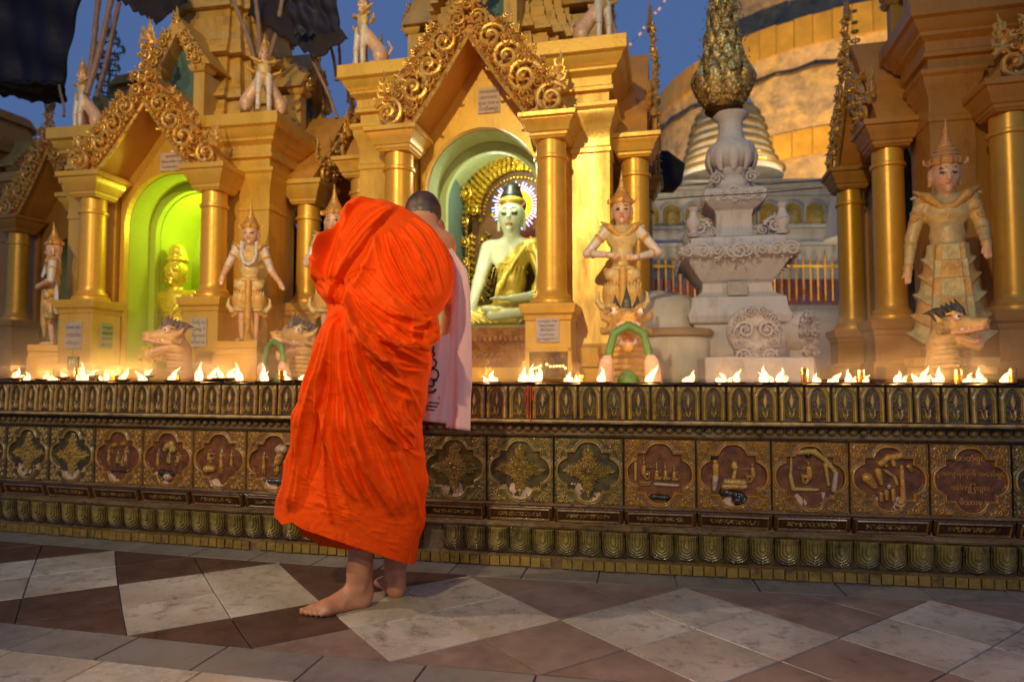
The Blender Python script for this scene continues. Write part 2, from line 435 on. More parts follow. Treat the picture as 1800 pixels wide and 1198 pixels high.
# ================================================================ the offering wall
glz_lo = np.array(srgb(74,50,18)); glz_hi = np.array(srgb(206,164,84)); glz_y = np.array(srgb(180,128,52))
red_bg = np.array(srgb(108,62,20)); olive = np.array(srgb(108,90,38)); plaster = np.array(srgb(206,176,158)); soot = np.array(srgb(34,28,24))
DIRT = dict(dirt=srgb(30,24,18), dirt_amt=.8, dirt_scale=14, dirt_lo=.52)
M_glaze = mat('glazed_clay', (1,1,1), .30, var=.3, scale=22, bump=.25, bscale=70, attr=True, coat=.45, hue2=srgb(120,88,40), hue_amt=.25, **DIRT)
M_glazeY = mat('yellow_glazed_clay', (1,1,1), .34, var=.28, scale=20, bump=.25, bscale=70, attr=True, coat=.4, dirt=srgb(58,40,22), dirt_amt=.6, dirt_scale=16, dirt_lo=.56)
M_glazeG = mat('green_glazed_clay', (1,1,1), .3, var=.3, scale=20, bump=.25, bscale=70, attr=True, coat=.45, hue2=srgb(96,88,30), hue_amt=.5, dirt=srgb(22,18,12), dirt_amt=.85, dirt_scale=12, dirt_lo=.53)
M_core = mat('weathered_render', srgb(112,84,48), .7, var=.35, scale=14, bump=.5, bscale=40, dirt=srgb(28,22,18), dirt_amt=.9, dirt_scale=14, hue2=srgb(150,128,100), hue_amt=.6, dirt_lo=.47)
M_soot = mat('sooty_iron', srgb(52,36,26), .45, metal=.5, var=.4, scale=30, bump=.3)

def spiral(U, V, cx, cy, R, turns, sgn=1, w=.0022):
    x = (U-cx)*sgn; y = V-cy; r = np.hypot(x, y); th = np.arctan2(y, x)
    ph = r/R*turns - th/(2*PI); d = np.abs(ph-np.round(ph))*R/turns
    return np.where(r < R, np.exp(-(d/w)**2), 0)
def leaf2(U, V, cx, cy, wd, ht, n=5):
    y = (V-cy)/ht; x = np.abs(U-cx)
    e = wd*np.clip(1-np.abs(y*1.0)**1.7, 0, 1)*(.72+.28*np.cos((y*n - x/wd*1.1)*2*PI))*np.where(y < 0, .75+.25*(y+1), 1)
    return np.where(np.abs(y) < 1, sstep(.0, .004, e-x), 0)*(0.5+.5*np.clip(1-x/(wd+1e-9), 0, 1))
def col_by(D, lo, hi, c0, c1):
    k = sstep(lo, hi, D)[..., None]; return c0*(1-k)+c1*k
def noise2(U, V, f, seed=0):
    r = np.random.RandomState(seed); out = np.zeros_like(U)
    for o in range(4):
        ang = r.rand()*6.28; ph = r.rand(4)*6.28; ff = f*2**o
        a = np.cos(ang)*U+np.sin(ang)*V; b = -np.sin(ang)*U+np.cos(ang)*V
        out += (np.sin(a*ff+ph[0]+1.7*np.sin(b*ff*.7+ph[1]))*np.sin(b*ff+ph[2]+1.3*np.sin(a*ff*.8+ph[3])))/2**o
    return out

def f_petal(U, V):
    y = V; a = np.where(y < .022, .040, .040*np.sqrt(np.clip(1-((y-.022)/.046)**1.6, 0, 1)))
    d = np.abs(U) - a
    D = np.zeros_like(U) + .004
    D = D + .0075*np.exp(-((d+.003)/.0030)**2) + .004*np.exp(-((d+.0105)/.0018)**2)
    ins = sstep(-.011, -.014, d); D = D - .004*ins
    D = D + ins*(.0095*leaf2(U, V, 0, .012, .0155, .036, 4)
        + .0065*np.maximum(spiral(U, V, .0165, -.044, .0135, 2.2, 1, .0018), spiral(U, V, -.0165, -.044, .0135, 2.2, -1, .0018))
        + .007*np.exp(-((np.abs(U)-.006-.25*(V+.04)**1*(V<.0))/.0028)**2)*(V < -.018)*(V > -.056))
    D = D + .004*(d > 0.004)*leaf2(np.abs(U), V, .040, .060, .012, .02, 2)
    e = np.minimum(.048-np.abs(U), .071-np.abs(V)); D = D*sstep(0, .004, e)
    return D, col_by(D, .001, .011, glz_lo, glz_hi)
def f_lotus(U, V):
    D = np.zeros_like(U); G = np.ones_like(U)
    for i, (w_, b, hgt) in enumerate([(.0485, -.052, .006), (.0395, -.040, .012), (.0300, -.028, .018), (.0205, -.014, .024), (.0105, .004, .030)]):
        c = b+w_*.85; yv = np.clip(c-V, 0, None); yv = yv - .0055*np.exp(-np.abs(U)/.007)*(yv > 0)
        s_ = np.where(V > c, w_-np.abs(U), (1-((np.abs(U)/w_)**2.3+(np.clip(yv, 0, 1)/(c-b))**2.3))*w_*.45)
        ins = sstep(-.0008, .0012, s_); rim = .0030*np.exp(-((s_-.0030)/.0018)**2)
        D = np.maximum(D, (hgt+rim)*ins*(1-.10*sstep(.0, .05, V)))
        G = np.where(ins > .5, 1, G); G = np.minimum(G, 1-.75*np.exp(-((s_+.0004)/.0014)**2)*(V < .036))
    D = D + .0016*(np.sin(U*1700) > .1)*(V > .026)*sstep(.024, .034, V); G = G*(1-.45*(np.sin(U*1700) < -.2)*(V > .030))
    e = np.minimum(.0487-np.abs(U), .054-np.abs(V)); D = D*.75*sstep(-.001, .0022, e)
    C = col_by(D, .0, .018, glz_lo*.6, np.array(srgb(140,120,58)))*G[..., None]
    return D+.002, C
def quat(U, V):
    U = U/1.075; V = V/1.055; a = 1-((np.abs(U)/.064)**2.6+(np.abs(V)/.122)**2.6); b = 1-((np.abs(U)/.127)**2.6+(np.abs(V)/.066)**2.6)
    d1 = a*.03; d2 = b*.03; d3 = np.minimum(.087-np.abs(U), .080-np.abs(V))
    return np.maximum(np.maximum(d1, d2), d3)
def segs2(H, T, U, V, segs):
    for (x0, y0, x1, y1, r0, r1, tone) in segs:
        dx, dy = x1-x0, y1-y0; L = dx*dx+dy*dy+1e-12
        t = np.clip(((U-x0)*dx+(V-y0)*dy)/L, 0, 1); d = np.hypot(U-x0-t*dx, V-y0-t*dy); r = r0+(r1-r0)*t
        h = np.sqrt(np.clip(r*r-d*d, 0, None))*1.25
        up = h > H; H = np.where(up, h, H); T = np.where(up & (h > 0), tone, T)
    return H, T
def man(x, y, s, pose='stand', flip=1, tone=1, crown=True):
    def q(*a): return [(x+flip*a[0]*s, y+a[1]*s, x+flip*a[2]*s, y+a[3]*s, a[4]*s, a[5]*s, a[6] if len(a) > 6 else tone)]
    R = []
    if pose == 'stand':
        R += q(0,.40,0,.62,.11,.13)+q(0,.0,0,.38,.14,.11)+q(.07,-.38,.05,0,.06,.09)+q(-.07,-.38,-.05,0,.06,.09)
        R += q(0,.78,0,.80,.085,.085)+q(-.13,.62,-.2,.36,.045,.04)+q(-.2,.36,-.1,.22,.04,.04)+q(.13,.62,.24,.44,.045,.04)+q(.24,.44,.2,.66,.04,.035)
        if crown: R += q(0,.88,0,1.08,.06,.01)
    elif pose == 'kneel':
        R += q(0,.1,0,.38,.14,.12)+q(-.05,.0,.22,-.02,.12,.09)+q(.22,-.04,-.12,-.1,.08,.07)+q(0,.56,.01,.58,.09,.085)
        R += q(.1,.36,.2,.2,.05,.045)+q(.2,.2,.18,.40,.04,.035)
        if crown: R += q(0,.66,0,.88,.07,.01)
    elif pose == 'sit':
        R += q(0,.1,.02,.42,.14,.13)+q(0,.02,.28,.10,.11,.09)+q(.28,.10,.25,-.22,.08,.06)+q(0,0,.15,-.2,.09,.08)+q(.03,.62,.03,.64,.09,.09)
        R += q(.12,.42,.30,.38,.05,.04)+q(.30,.38,.46,.40,.04,.035)+q(-.1,.42,-.17,.2,.05,.045)+q(-.17,.2,0,.05,.045,.04)
    return R
SC = {}
SC['court'] = man(-.062,-.02,.075)+man(.045,-.02,.075,flip=-1)+man(-.008,-.03,.07,'kneel')+man(.022,-.045,.06,'kneel',-1)+[(-.028,-.07,-.028,.06,.003,.003,1),(.03,-.05,.03,.07,.003,.003,1),(-.028,.072,-.028,.06,.003,.018,1),(.03,.080,.03,.068,.003,.018,1),(-.04,-.075,.05,-.075,.006,.006,0)]
SC['forest'] = man(-.06,-.03,.075)+man(.06,-.02,.07,'sit',-1)+man(.0,-.02,.06,'kneel')+[(.01,-.02,.01,.05,.008,.006,2),(0,.06,.02,.07,.02,.02,2),(.03,.045,.03,.05,.018,.018,2),(-.01,.05,-.015,.045,.015,.015,2),(-.04,-.07,.03,-.075,.015,.012,0),(.0,-.09,.01,-.09,.02,.02,3)]
SC['trio'] = man(-.062,-.0,.07,'sit')+man(.008,-.03,.085)+man(.066,-.02,.07,flip=-1)+[(-.07,-.045,-.04,-.045,.02,.015,1)]
SC['shrine'] = man(-.055,-.03,.08)+man(.02,-.045,.07,'sit',-1)+[(.03,.06,.05,.06,.024,.02,3),(-.02,-.09,.06,-.09,.015,.012,0),(.07,.0,.08,-.05,.02,.015,1),(.02,.0,.03,.03,.02,.02,1)]
SC['row'] = [(-.066,.055,-.066,.085,.006,.004,1)]+man(-.066,-.01,.085,'sit')+man(-.012,-.02,.075,'kneel')+man(.024,-.02,.075,'kneel')+man(.060,-.022,.07,'kneel')+[(-.08,-.04,-.04,-.04,.006,.006,1),(-.08,-.05,-.04,-.05,.005,.005,1),(-.02,-.045,.075,-.048,.008,.008,3),(-.03,-.098,.03,-.1,.012,.012,0),(-.1,-.03,-.1,.04,.008,.008,2)]
SC['naga'] = [(-.075,.075,-.072,.078,.016,.013,0),(-.073,.055,-.07,.045,.012,.011,1),(-.07,.035,-.07,.0,.016,.013,1),(-.07,.02,-.062,-.02,.006,.006,1),(-.072,-.01,-.078,-.06,.014,.01,3),
   (0,-.01,.01,.03,.010,.009,2),(.004,.035,.004,.045,.016,.013,2),(-.03,-.028,.04,-.03,.014,.014,2),(-.04,-.048,.045,-.046,.013,.013,1),(-.045,-.07,.03,-.08,.014,.014,0),(.01,-.1,.04,-.1,.02,.02,0)]+man(.078,-.01,.085,'sit',-1,crown=False)
SC['archer'] = man(-.002,-.005,.095,'sit',-1,crown=False)+[(-.07,.085,-.075,-.0,.006,.009,2),(-.075,0,-.065,-.05,.01,.01,2),(-.065,-.05,.03,-.05,.01,.008,2),(-.05,.098,.02,.105,.012,.012,2),(.02,.1,.06,.07,.014,.012,2),(.06,.07,.1,.02,.012,.01,2),(.1,.02,.09,-.05,.01,.012,3),(.06,.05,.07,-.03,.01,.008,2),(-.005,.088,.0,.092,.012,.01,0)]
SC['tree'] = [(.052,-.09,.048,.05,.013,.009,1),(.04,-.092,.07,-.094,.01,.008,1),(.0,.085,.06,.095,.014,.014,1),(-.03,.06,.0,.085,.014,.012,1),(.02,.055,.01,.085,.010,.010,1),(-.01,.05,-.02,.07,.009,.009,1),(.075,.05,.085,.035,.012,.008,1),
   (-.08,.0,-.055,-.03,.022,.014,1),(-.04,.03,-.03,-.02,.014,.010,1),(-.01,.03,.02,.01,.008,.008,2),(.02,.01,.03,-.02,.008,.008,2),(-.01,-.05,-.01,-.08,.01,.009,1),(.015,-.045,.015,-.085,.010,.009,1),(-.03,-.06,-.03,-.085,.01,.009,1),(.0,-.03,.0,-.035,.01,.008,3)]
def corner_foliage(U, V):
    au, av = np.abs(U), np.abs(V)
    f = np.maximum.reduce([spiral(au, av, .120, .118, .018, 1.7, 1, .0024), spiral(au, av, .093, .121, .015, 1.6, -1, .0022), spiral(au, av, .124, .088, .015, 1.6, 1, .0022),
        spiral(au, av, .105, .100, .012, 1.3, 1, .0022), spiral(au, av, .128, .065, .009, 1.2, -1, .002), spiral(au, av, .072, .131, .009, 1.2, 1, .002)])
    return f + .35*np.clip(noise2(U, V, 420, 3), 0, 1)
def f_panel(kind, seed):
    yellow = kind in ('row', 'naga', 'archer', 'tree', 'court', 'forest', 'trio', 'shrine', 'text')
    def f(U, V):
        q = quat(U, V); D = np.full_like(U, .008)
        ins = sstep(-.001, .001, q-.004)
        rim = np.exp(-((q-.001)/.0026)**2) + .6*np.exp(-((q+.0055)/.0016)**2)
        fo = corner_foliage(U, V)*sstep(-.0065, -.0085, q)
        D = D + .007*rim + .006*fo
        D = D*(1-ins) + .001*ins
        H = np.zeros_like(U); T = np.zeros_like(U)
        bgc = red_bg if yellow else olive*.42
        if kind == 'foliage':
            r = np.hypot(U, V); th = np.arctan2(V, U)
            env = .046+.062*np.abs(np.cos(2*th))**4+.010*np.abs(np.sin(2*th))**2+.006*np.cos(24*th)
            m = sstep(0, .004, env-r); A_ = np.maximum(np.abs(U), np.abs(V)); B_ = np.minimum(np.abs(U), np.abs(V))
            sp = np.maximum.reduce([spiral(A_, B_, .026, .010, .012, 1.5, 1, .0018), spiral(A_, B_, .048, .011, .0125, 1.6, -1, .0018), spiral(A_, B_, .070, .009, .0105, 1.5, 1, .0016), spiral(A_, B_, .036, .030, .0115, 1.5, 1, .0018), spiral(A_, B_, .058, .028, .009, 1.4, -1, .0016), spiral(A_, B_, .088, .005, .007, 1.2, 1, .0015), np.exp(-(B_/.0018)**2)*(A_ > .080), .8*np.clip(noise2(U, V, 620, seed), 0, 1)])
            H = m*(.004 + .011*sp*(1-.3*r/.1)) + .008*np.exp(-(r/.007)**2); T = np.where(H > .002, 2, 0)
        elif kind != 'text':
            H, T = segs2(H, T, U, V, SC[kind]); H = H*(1+.10*noise2(U, V, 500, seed))*(q > .003)
        D = np.where(ins > .5, np.maximum(D, D+H*ins), D)
        e = np.minimum(.1485-np.abs(U), .1435-np.abs(V)); D = D*sstep(0, .004, e)
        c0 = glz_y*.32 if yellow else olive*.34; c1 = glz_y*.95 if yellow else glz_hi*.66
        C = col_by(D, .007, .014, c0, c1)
        bgn = (1+.25*noise2(U, V, 60, seed+5))[..., None]
        Ci = bgc*bgn
        tones = [soot*1.4, glz_y*.95, glz_hi*.72, plaster*.7]
        for i, tcol in enumerate(tones):
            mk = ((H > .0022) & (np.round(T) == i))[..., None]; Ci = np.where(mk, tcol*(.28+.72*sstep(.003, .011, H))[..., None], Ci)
        C = np.where((q > .003)[..., None], Ci, C)
        # glaze flaked off to the pale plaster
        fl = noise2(U, V, 38, seed+9) + 3.2*sstep(.0, -.11, V-.10*np.abs(U)) - 3.55 + (.55 if kind == 'foliage' else .2)
        fm = ((fl > 0) & (q > .003) & (H < .004))[..., None] if kind not in ('text', 'row') else np.zeros_like(C, bool)
        C = np.where(fm, plaster*.85, C); D = D - .0015*fm[..., 0]
        return D, C
    return f
def f_caption(seed):
    def f(U, V):
        e = np.minimum(.130-np.abs(U), .025-np.abs(V)); rr = np.exp(-(e/.0028)**2)
        D = .004 + .006*rr - .003*sstep(0, .003, e)
        wr = np.clip(noise2(U*1.0, V, 420, seed), 0, 1)*(np.abs(V) < .010)*(np.abs(U) < .095)
        D = D + .003*wr; eb = np.minimum(.148-np.abs(U), .038-np.abs(V)); D = D*sstep(0, .003, eb)
        C = col_by(D, .003, .010, red_bg*.30, glz_y*.6); C = np.where((wr > .35)[..., None], glz_hi*.7, C)
        return D, C
    return f

wall = empty('offering_wall', (0,0,0), 0, 'long low platform wall of glazed relief tiles with burning oil lamps on top', 'wall')
S0, S1 = -4.1, 3.0
def strip(name, prof, m, ds=.15, s0=S0, s1=S1, parent=wall, jitter=0):
    """extrude a profile [(t, z)] along the arc"""
    n = int((s1-s0)/ds); V = []; k = len(prof)
    for i in range(n+1):
        for t, z in prof:
            x, y, _ = curve(s0+(s1-s0)*i/n, t + (random.uniform(-jitter, jitter) if jitter else 0)); V.append((x, y, z + (random.uniform(-jitter, jitter) if jitter else 0)))
    F = [(i*k+j, (i+1)*k+j, (i+1)*k+(j+1)%k, i*k+(j+1)%k) for i in range(n) for j in range(k)]
    F += [tuple(range(k)), tuple(reversed(range(n*k, n*k+k)))]
    return MB().add(V, F).build(name, m, parent, auto=40)
# core of masonry with its mouldings
strip('wall_core', [(-.004,0),(-.004,.043),(-.03,.05),(-.03,.165),(-.052,.17),(-.075,.24),(-.075,.545),(-.05,.56),(-.05,.60),(-.022,.615),(-.022,.772),(-.22,.772),(-.22,0)], M_core)
strip('moulding', [(-.07,.246),(-.052,.248),(-.048,.256),(-.055,.262),(-.07,.264)], M_core, .07, jitter=.0012)
strip('moulding', [(-.04,.166),(-.006,.168),(-.002,.176),(-.010,.181),(-.04,.184)], M_core, .07, jitter=.0012)
strip('moulding', [(-.074,.549),(-.060,.551),(-.052,.560),(-.056,.572),(-.074,.574)], M_core, .07, jitter=.001)
strip('ledge_lip', [(-.03,.612),(.002,.614),(.006,.620),(.002,.627),(-.03,.629)], mat('worn_lip', srgb(170,140,90), .55, var=.4, scale=25, bump=.4, **DIRT), .05, jitter=.0013)

def place(name, me, s_, t, z, tilt=0, parent=wall, jz=0, jt=0):
    x, y, a = curve(s_, t + random.uniform(-jt, jt)); o = link(name, me, parent, (x, y, z+random.uniform(-jz, jz)), (tilt+random.uniform(-.01,.01), random.uniform(-.006,.006), a+random.uniform(-.01,.01)))
    return o
glz_by = [M_glaze, M_glazeG]
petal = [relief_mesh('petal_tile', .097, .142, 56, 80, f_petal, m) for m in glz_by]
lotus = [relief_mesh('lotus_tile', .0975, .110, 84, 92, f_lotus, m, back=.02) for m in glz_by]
dent = []
for m in glz_by:
    b = MB().box(-.0195,.0195,-.012,.02,-.019,.019).mesh('dentil_tile', m, False)
    at = b.color_attributes.new('Col', 'FLOAT_COLOR', 'POINT'); at.data.foreach_set('color', np.tile(np.append(np.array(srgb(140,112,46)), 1), len(b.vertices)).astype(np.float32)); dent.append(b)
bead = []
for m in glz_by:
    b = MB().ball((0,0,0), (.0165,.014,.0145), 12, 8).mesh('bead', m)
    at = b.color_attributes.new('Col', 'FLOAT_COLOR', 'POINT'); at.data.foreach_set('color', np.tile(np.append(np.array(srgb(134,100,46)), 1), len(b.vertices)).astype(np.float32)); bead.append(b)
def pick(s_, lst):
    x = curve(s_)[0]; pg = 1/(1+math.exp(-(x+.2)*3)); return lst[1] if random.random() < pg else lst[0]
P_up = .1012; sA = s_of_px(916)-.009
for k in range(-42, 30):
    s_ = sA + k*P_up
    if S0 < s_ < S1: place('petal_tile', pick(s_, petal), s_, -.010, .7005, -.03, jz=.001, jt=.0015)
P_lo = .0985; sB = s_of_px(915)
k = -42
while True:
    s_ = sB + k*P_lo; k += 1
    if s_ > S1: break
    if s_ < S0: continue
    if k == -3: continue          # tiles that have fallen off
    place('lotus_tile', pick(s_, lotus), s_, -.016, .112, .10, jz=.0015, jt=.002)
s_ = S0+.02
while s_ < S1:
    if random.random() > .035: place('dentil_tile', pick(s_, dent), s_, -.006, .0255, 0, jz=.002, jt=.003)
    s_ += .0445
s_ = S0+.02
while s_ < S1:
    place('bead', pick(s_, bead), s_, -.046, .5885, 0, jz=.001, jt=.001); s_ += .0402
PW = .300; sP = s_of_px(968, .07)
kinds = {0:'foliage', 1:'row', 2:'naga', 3:'archer', 4:'tree', 5:'text', 6:'foliage', 7:'foliage', -1:'foliage', -2:'foliage', -3:'shrine', -4:'trio', -5:'shrine', -6:'trio', -7:'forest', -8:'court', -9:'foliage', -10:'foliage', -11:'foliage', -12:'foliage', -13:'foliage'}
# boundary px 971 is the left edge of panel 0
labels = {'row':'relief of a seated figure before three kneeling ones', 'naga':'relief of a coiled serpent between two figures', 'archer':'relief of a seated archer under a tree', 'tree':'relief of a tree over bowed figures', 'text':'dark red panel with gold lettering'}
for i, kd in kinds.items():
    s_ = sP + (i+.5)*PW
    if s_ > S1-.1 or s_ < S0+.1: continue
    mt = M_glazeY if kd != 'foliage' else M_glazeG if i > -8 else M_glazeY
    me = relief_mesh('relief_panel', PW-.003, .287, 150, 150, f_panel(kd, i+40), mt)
    o = place('relief_panel', me, s_, -.068, .4035, 0)
    if kd in labels: o['label'] = labels[kd]
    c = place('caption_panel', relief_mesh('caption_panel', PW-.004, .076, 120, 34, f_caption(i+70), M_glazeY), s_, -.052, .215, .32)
    if kd == 'text':
        M_gold_ink = mat('gold_lettering', srgb(186,132,60), .45, var=.2, bump=0)
        for txt, z, sz in (('အာတံရှင်', .0855, .030), ('မူအကျာနံကိုက် အောင်ရှင်', .025, .0235), ('ဒေါ်ကြူ ကျေး', -.030, .026), ('မိသားစု', -.086, .026)):
            cu = bpy.data.curves.new('lettering', 'FONT'); cu.body = txt; cu.size = sz; cu.align_x = 'CENTER'; cu.align_y = 'CENTER'; cu.extrude = .0012
            t = bpy.data.objects.new('lettering', cu); COL.objects.link(t)
            dg = bpy.context.evaluated_depsgraph_get(); mm = bpy.data.meshes.new_from_object(t.evaluated_get(dg)); bpy.data.objects.remove(t)
            mm.materials.clear(); mm.materials.append(M_gold_ink)
            link('lettering', mm, o, (0, -.0025, z), (PI/2, 0, 0))
# red wax that ran down one tile
wx = MB()
for dx, z0, z1 in ((-.012,.772,.648),(.0,.772,.62),(-.022,.765,.70),(.008,.768,.71)):
    x, y, a = curve(s_of_px(932)+dx, .004); wx.tube([(x, y-.001, z0), (x+.001, y-.003, (z0+z1)/2), (x, y-.001, z1)], [.003,.0022,.0035], 6)
wx.build('wax_drip', mat('red_wax', srgb(190,60,30), .35, sss=.2), wall)

# ---------------------------------------------------------------- tray, oil dishes, flames and brass cups along the ledge
strip('oil_tray', [(-.012,.7735),(-.004,.7735),(-.002,.781),(-.006,.783),(-.016,.777),(-.205,.777),(-.215,.784),(-.22,.783),(-.214,.7735)], M_soot, .1)
M_dish = mat('blackened_clay', srgb(58,36,24), .5, var=.4, scale=40, bump=.3, coat=.3)
M_oil = mat('lamp_oil', srgb(120,60,12), .06, var=.1, bump=0, rvar=.02)
M_brass = mat('worn_brass', srgb(220,160,80), .26, metal=.9, var=.25, scale=30, bump=.1, dirt=srgb(60,40,24), dirt_amt=.5, dirt_scale=20)
def flame_mat():
    m = bpy.data.materials.new('flame'); m.use_nodes = True; N = m.node_tree.nodes; L = m.node_tree.links; N.clear()
    out = N.new('ShaderNodeOutputMaterial'); e = N.new('ShaderNodeEmission'); tr = N.new('ShaderNodeBsdfTransparent'); mx = N.new('ShaderNodeMixShader')
    lw = N.new('ShaderNodeLayerWeight'); lw.inputs[0].default_value = .35
    cr = N.new('ShaderNodeValToRGB'); cr.color_ramp.elements[0].color = (1,.78,.42,1); cr.color_ramp.elements[1].color = (1,.30,.03,1); cr.color_ramp.elements[1].position = .55
    L.new(lw.outputs['Facing'], cr.inputs[0]); L.new(cr.outputs[0], e.inputs[0]); e.inputs[1].default_value = 2.6
    mr = N.new('ShaderNodeMapRange'); mr.inputs[1].default_value = .42; mr.inputs[2].default_value = 1.0; L.new(lw.outputs['Facing'], mr.inputs[0])
    L.new(mr.outputs[0], mx.inputs[0]); L.new(e.outputs[0], mx.inputs[1]); L.new(tr.outputs[0], mx.inputs[2]); L.new(mx.outputs[0], out.inputs[0])
    return m
M_flame = flame_mat()
dish_me = MB().lathe(0, 0, [(.018,0),(.030,.002),(.040,.010),(.044,.014),(.041,.0145),(.034,.010),(.001,.009)], 20).mesh('dish', M_dish)
oil_me = MB().lathe(0, 0, [(.0325,.009),(.034,.0112),(.001,.0114)], 20).mesh('oil', M_oil)
wick_me = MB().tube([(0,0,.009),(.004,0,.014),(.006,-.002,.020)], [.0035,.003,.002], 6).mesh('wick', mat('charred_wick', srgb(30,20,14), .8))
lamps = [(28,662,16,8),(50,668,14,-4),(78,664,8,10),(95,668,9,-8),(112,660,7,-8),(146,669,30,-4),(160,658,8,12),(150,668,10,4),(186,669,16,0),(197,658,8,6),(216,665,18,12),(248,669,16,-10),(257,658,10,10),(303,666,20,12),(351,669,31,2),(372,664,20,10),(388,662,14,-6),(402,662,16,12),(419,669,30,-6),(462,673,29,0),(503,666,9,-5),(530,666,9,6),
 (855,672,8,-8),(865,671,17,0),(922,673,24,-2),(934,674,28,2),(947,673,26,4),(1002,674,16,-2),(1012,673,10,3),(1060,674,24,-3),(1143,676,28,14),(1213,676,18,10),(1272,674,14,-4),(1294,674,20,7),(1347,675,27,-6),(1370,675,23,7),(1433,674,13,2),(1468,674,15,10),(1491,673,20,2),(1522,674,11,6),(1577,672,18,6),(1588,673,10,6),(1612,671,14,-10),(1623,671,26,9),(1654,674,26,-4),(1703,673,15,5),(1724,671,24,-5),(1768,674,20,6)]
for i, (px, py, hp, lean) in enumerate(lamps):
    off = .05 + max(0, (674-py))*.0095 + (.02 if i % 3 == 0 else 0)
    s_ = s_of_px(px, off); x, y, a = curve(s_, -off); r = ray(px, py); x = r.x*y/r.y
    z = CAM_H - (py-658)/FPX*y
    z = max(z, .793)
    where = 'left of the monk' if px < 600 else 'right of the monk'
    L = empty('oil_lamp', (x, y, z-.018), random.uniform(0, 6), 'small blackened clay oil dish with a burning wick on the ledge', 'oil lamp', 'burning oil lamps along the ledge')
    left = [q_ for q_ in sorted(l[0] for l in lamps) if q_ < 600]; right = [q_ for q_ in sorted(l[0] for l in lamps) if q_ > 600]
    def ordn(k): return '%d%s' % (k, 'th' if 10 < k % 100 < 14 else {1:'st',2:'nd',3:'rd'}.get(k % 10, 'th'))
    fd = 'tall' if hp > 22 else 'low' if hp < 13 else 'flickering'
    L['label'] = ('oil dish with a %s flame, %s from the left end of the ledge' % (fd, ordn(left.index(px)+1))) if px < 600 else ('oil dish with a %s flame, %s to the right of the monk' % (fd, ordn(right.index(px)+1)))
    sc = random.uniform(.85, 1.1)
    link('dish', dish_me, L, sc=(sc, sc, 1)); link('oil', oil_me, L, sc=(sc, sc, 1)); link('wick', wick_me, L)
    if z-.018 > .786:
        MB().lathe(0, 0, [(.024,-(z-.018-.778)),(.016,-.003),(.018,.001)], 12).build('foot', M_dish, L)
    hh = hp/FPX*y*1.06+.004; w = min(hh*.36, .0155)+.002; ln = lean/FPX*y
    f = MB()
    n = 12
    def fl(dx0, hh, w, ln, ph):
        pts = []; rs = []
        for j in range(n+1):
            t = j/n; pts.append((dx0 + ln*t**1.4 + .0065*math.sin(t*6.5+ph)*t, .002*math.sin(t*5+ph*2), hh*t)); rs.append(max(.0003, w*(math.sin(PI*min(1, (t*.93+.07))**.62)**.9)*(1.02-.55*t)))
        f.tube(pts, rs, 12, .6, up=(0,1,0))
    fl(0, hh, w, ln, random.uniform(0, 6))
    if random.random() < .95: fl(random.choice((-1, 1))*w*.9, hh*random.uniform(.4, .7), w*.75, ln*.8+random.uniform(-.006,.008), random.uniform(0, 6))
    if random.random() < .7: fl(random.choice((-1, 1))*w*1.5, hh*random.uniform(.25, .5), w*.6, ln*.5+random.uniform(-.008,.008), random.uniform(0, 6))
    fo = f.build('flame', M_flame, L, (0, 0, .014), (0, 0, -L.rotation_euler[2]))
    if i % 2 == 0: point('flame_light', (0, 0, .035+hh*.4), 1.7 + hp*.10, (1,.46,.12), .014, L)
cup_me = MB().lathe(0, 0, [(.012,0),(.016,.001),(.0165,.052),(.0155,.053),(.0145,.05),(.0145,.004),(.001,.004)], 18).mesh('brass_cup', M_brass)
for i, (px, py, h) in enumerate([(11,662,1),(128,668,1.5),(186,664,1.3),(300,664,.8),(488,671,1.25),(915,670,.9),(1010,668,.8),(1410,678,1.35),(1507,674,1.2),(1678,674,1.2),(1776,675,1.3)]):
    off = .06+max(0, (676-py))*.008; s_ = s_of_px(px, off); x, y, a = curve(s_, -off)
    o = link('brass_cup', cup_me, None, (x, y, .778), (0,0,i), (.85, .85, h*.95))
    tag(o, ['plain brass offering cup at the far left end of the ledge','tall brass cup standing in front of the green JC sign','brass cup behind the flames near the left shrine porch','short brass cup below the brown dragon head','tall brass cup just left of the monk','small brass cup beside the cluster of tall flames','small brass cup by the lamps under the lit pedestal hollow','tall brass cup in front of the white stone altar','tall brass cup between the altar and the right shrine','brass cup below the yellow dragon head','tall brass cup at the right end of the ledge'][i], 'cup', 'brass cups among the oil lamps')
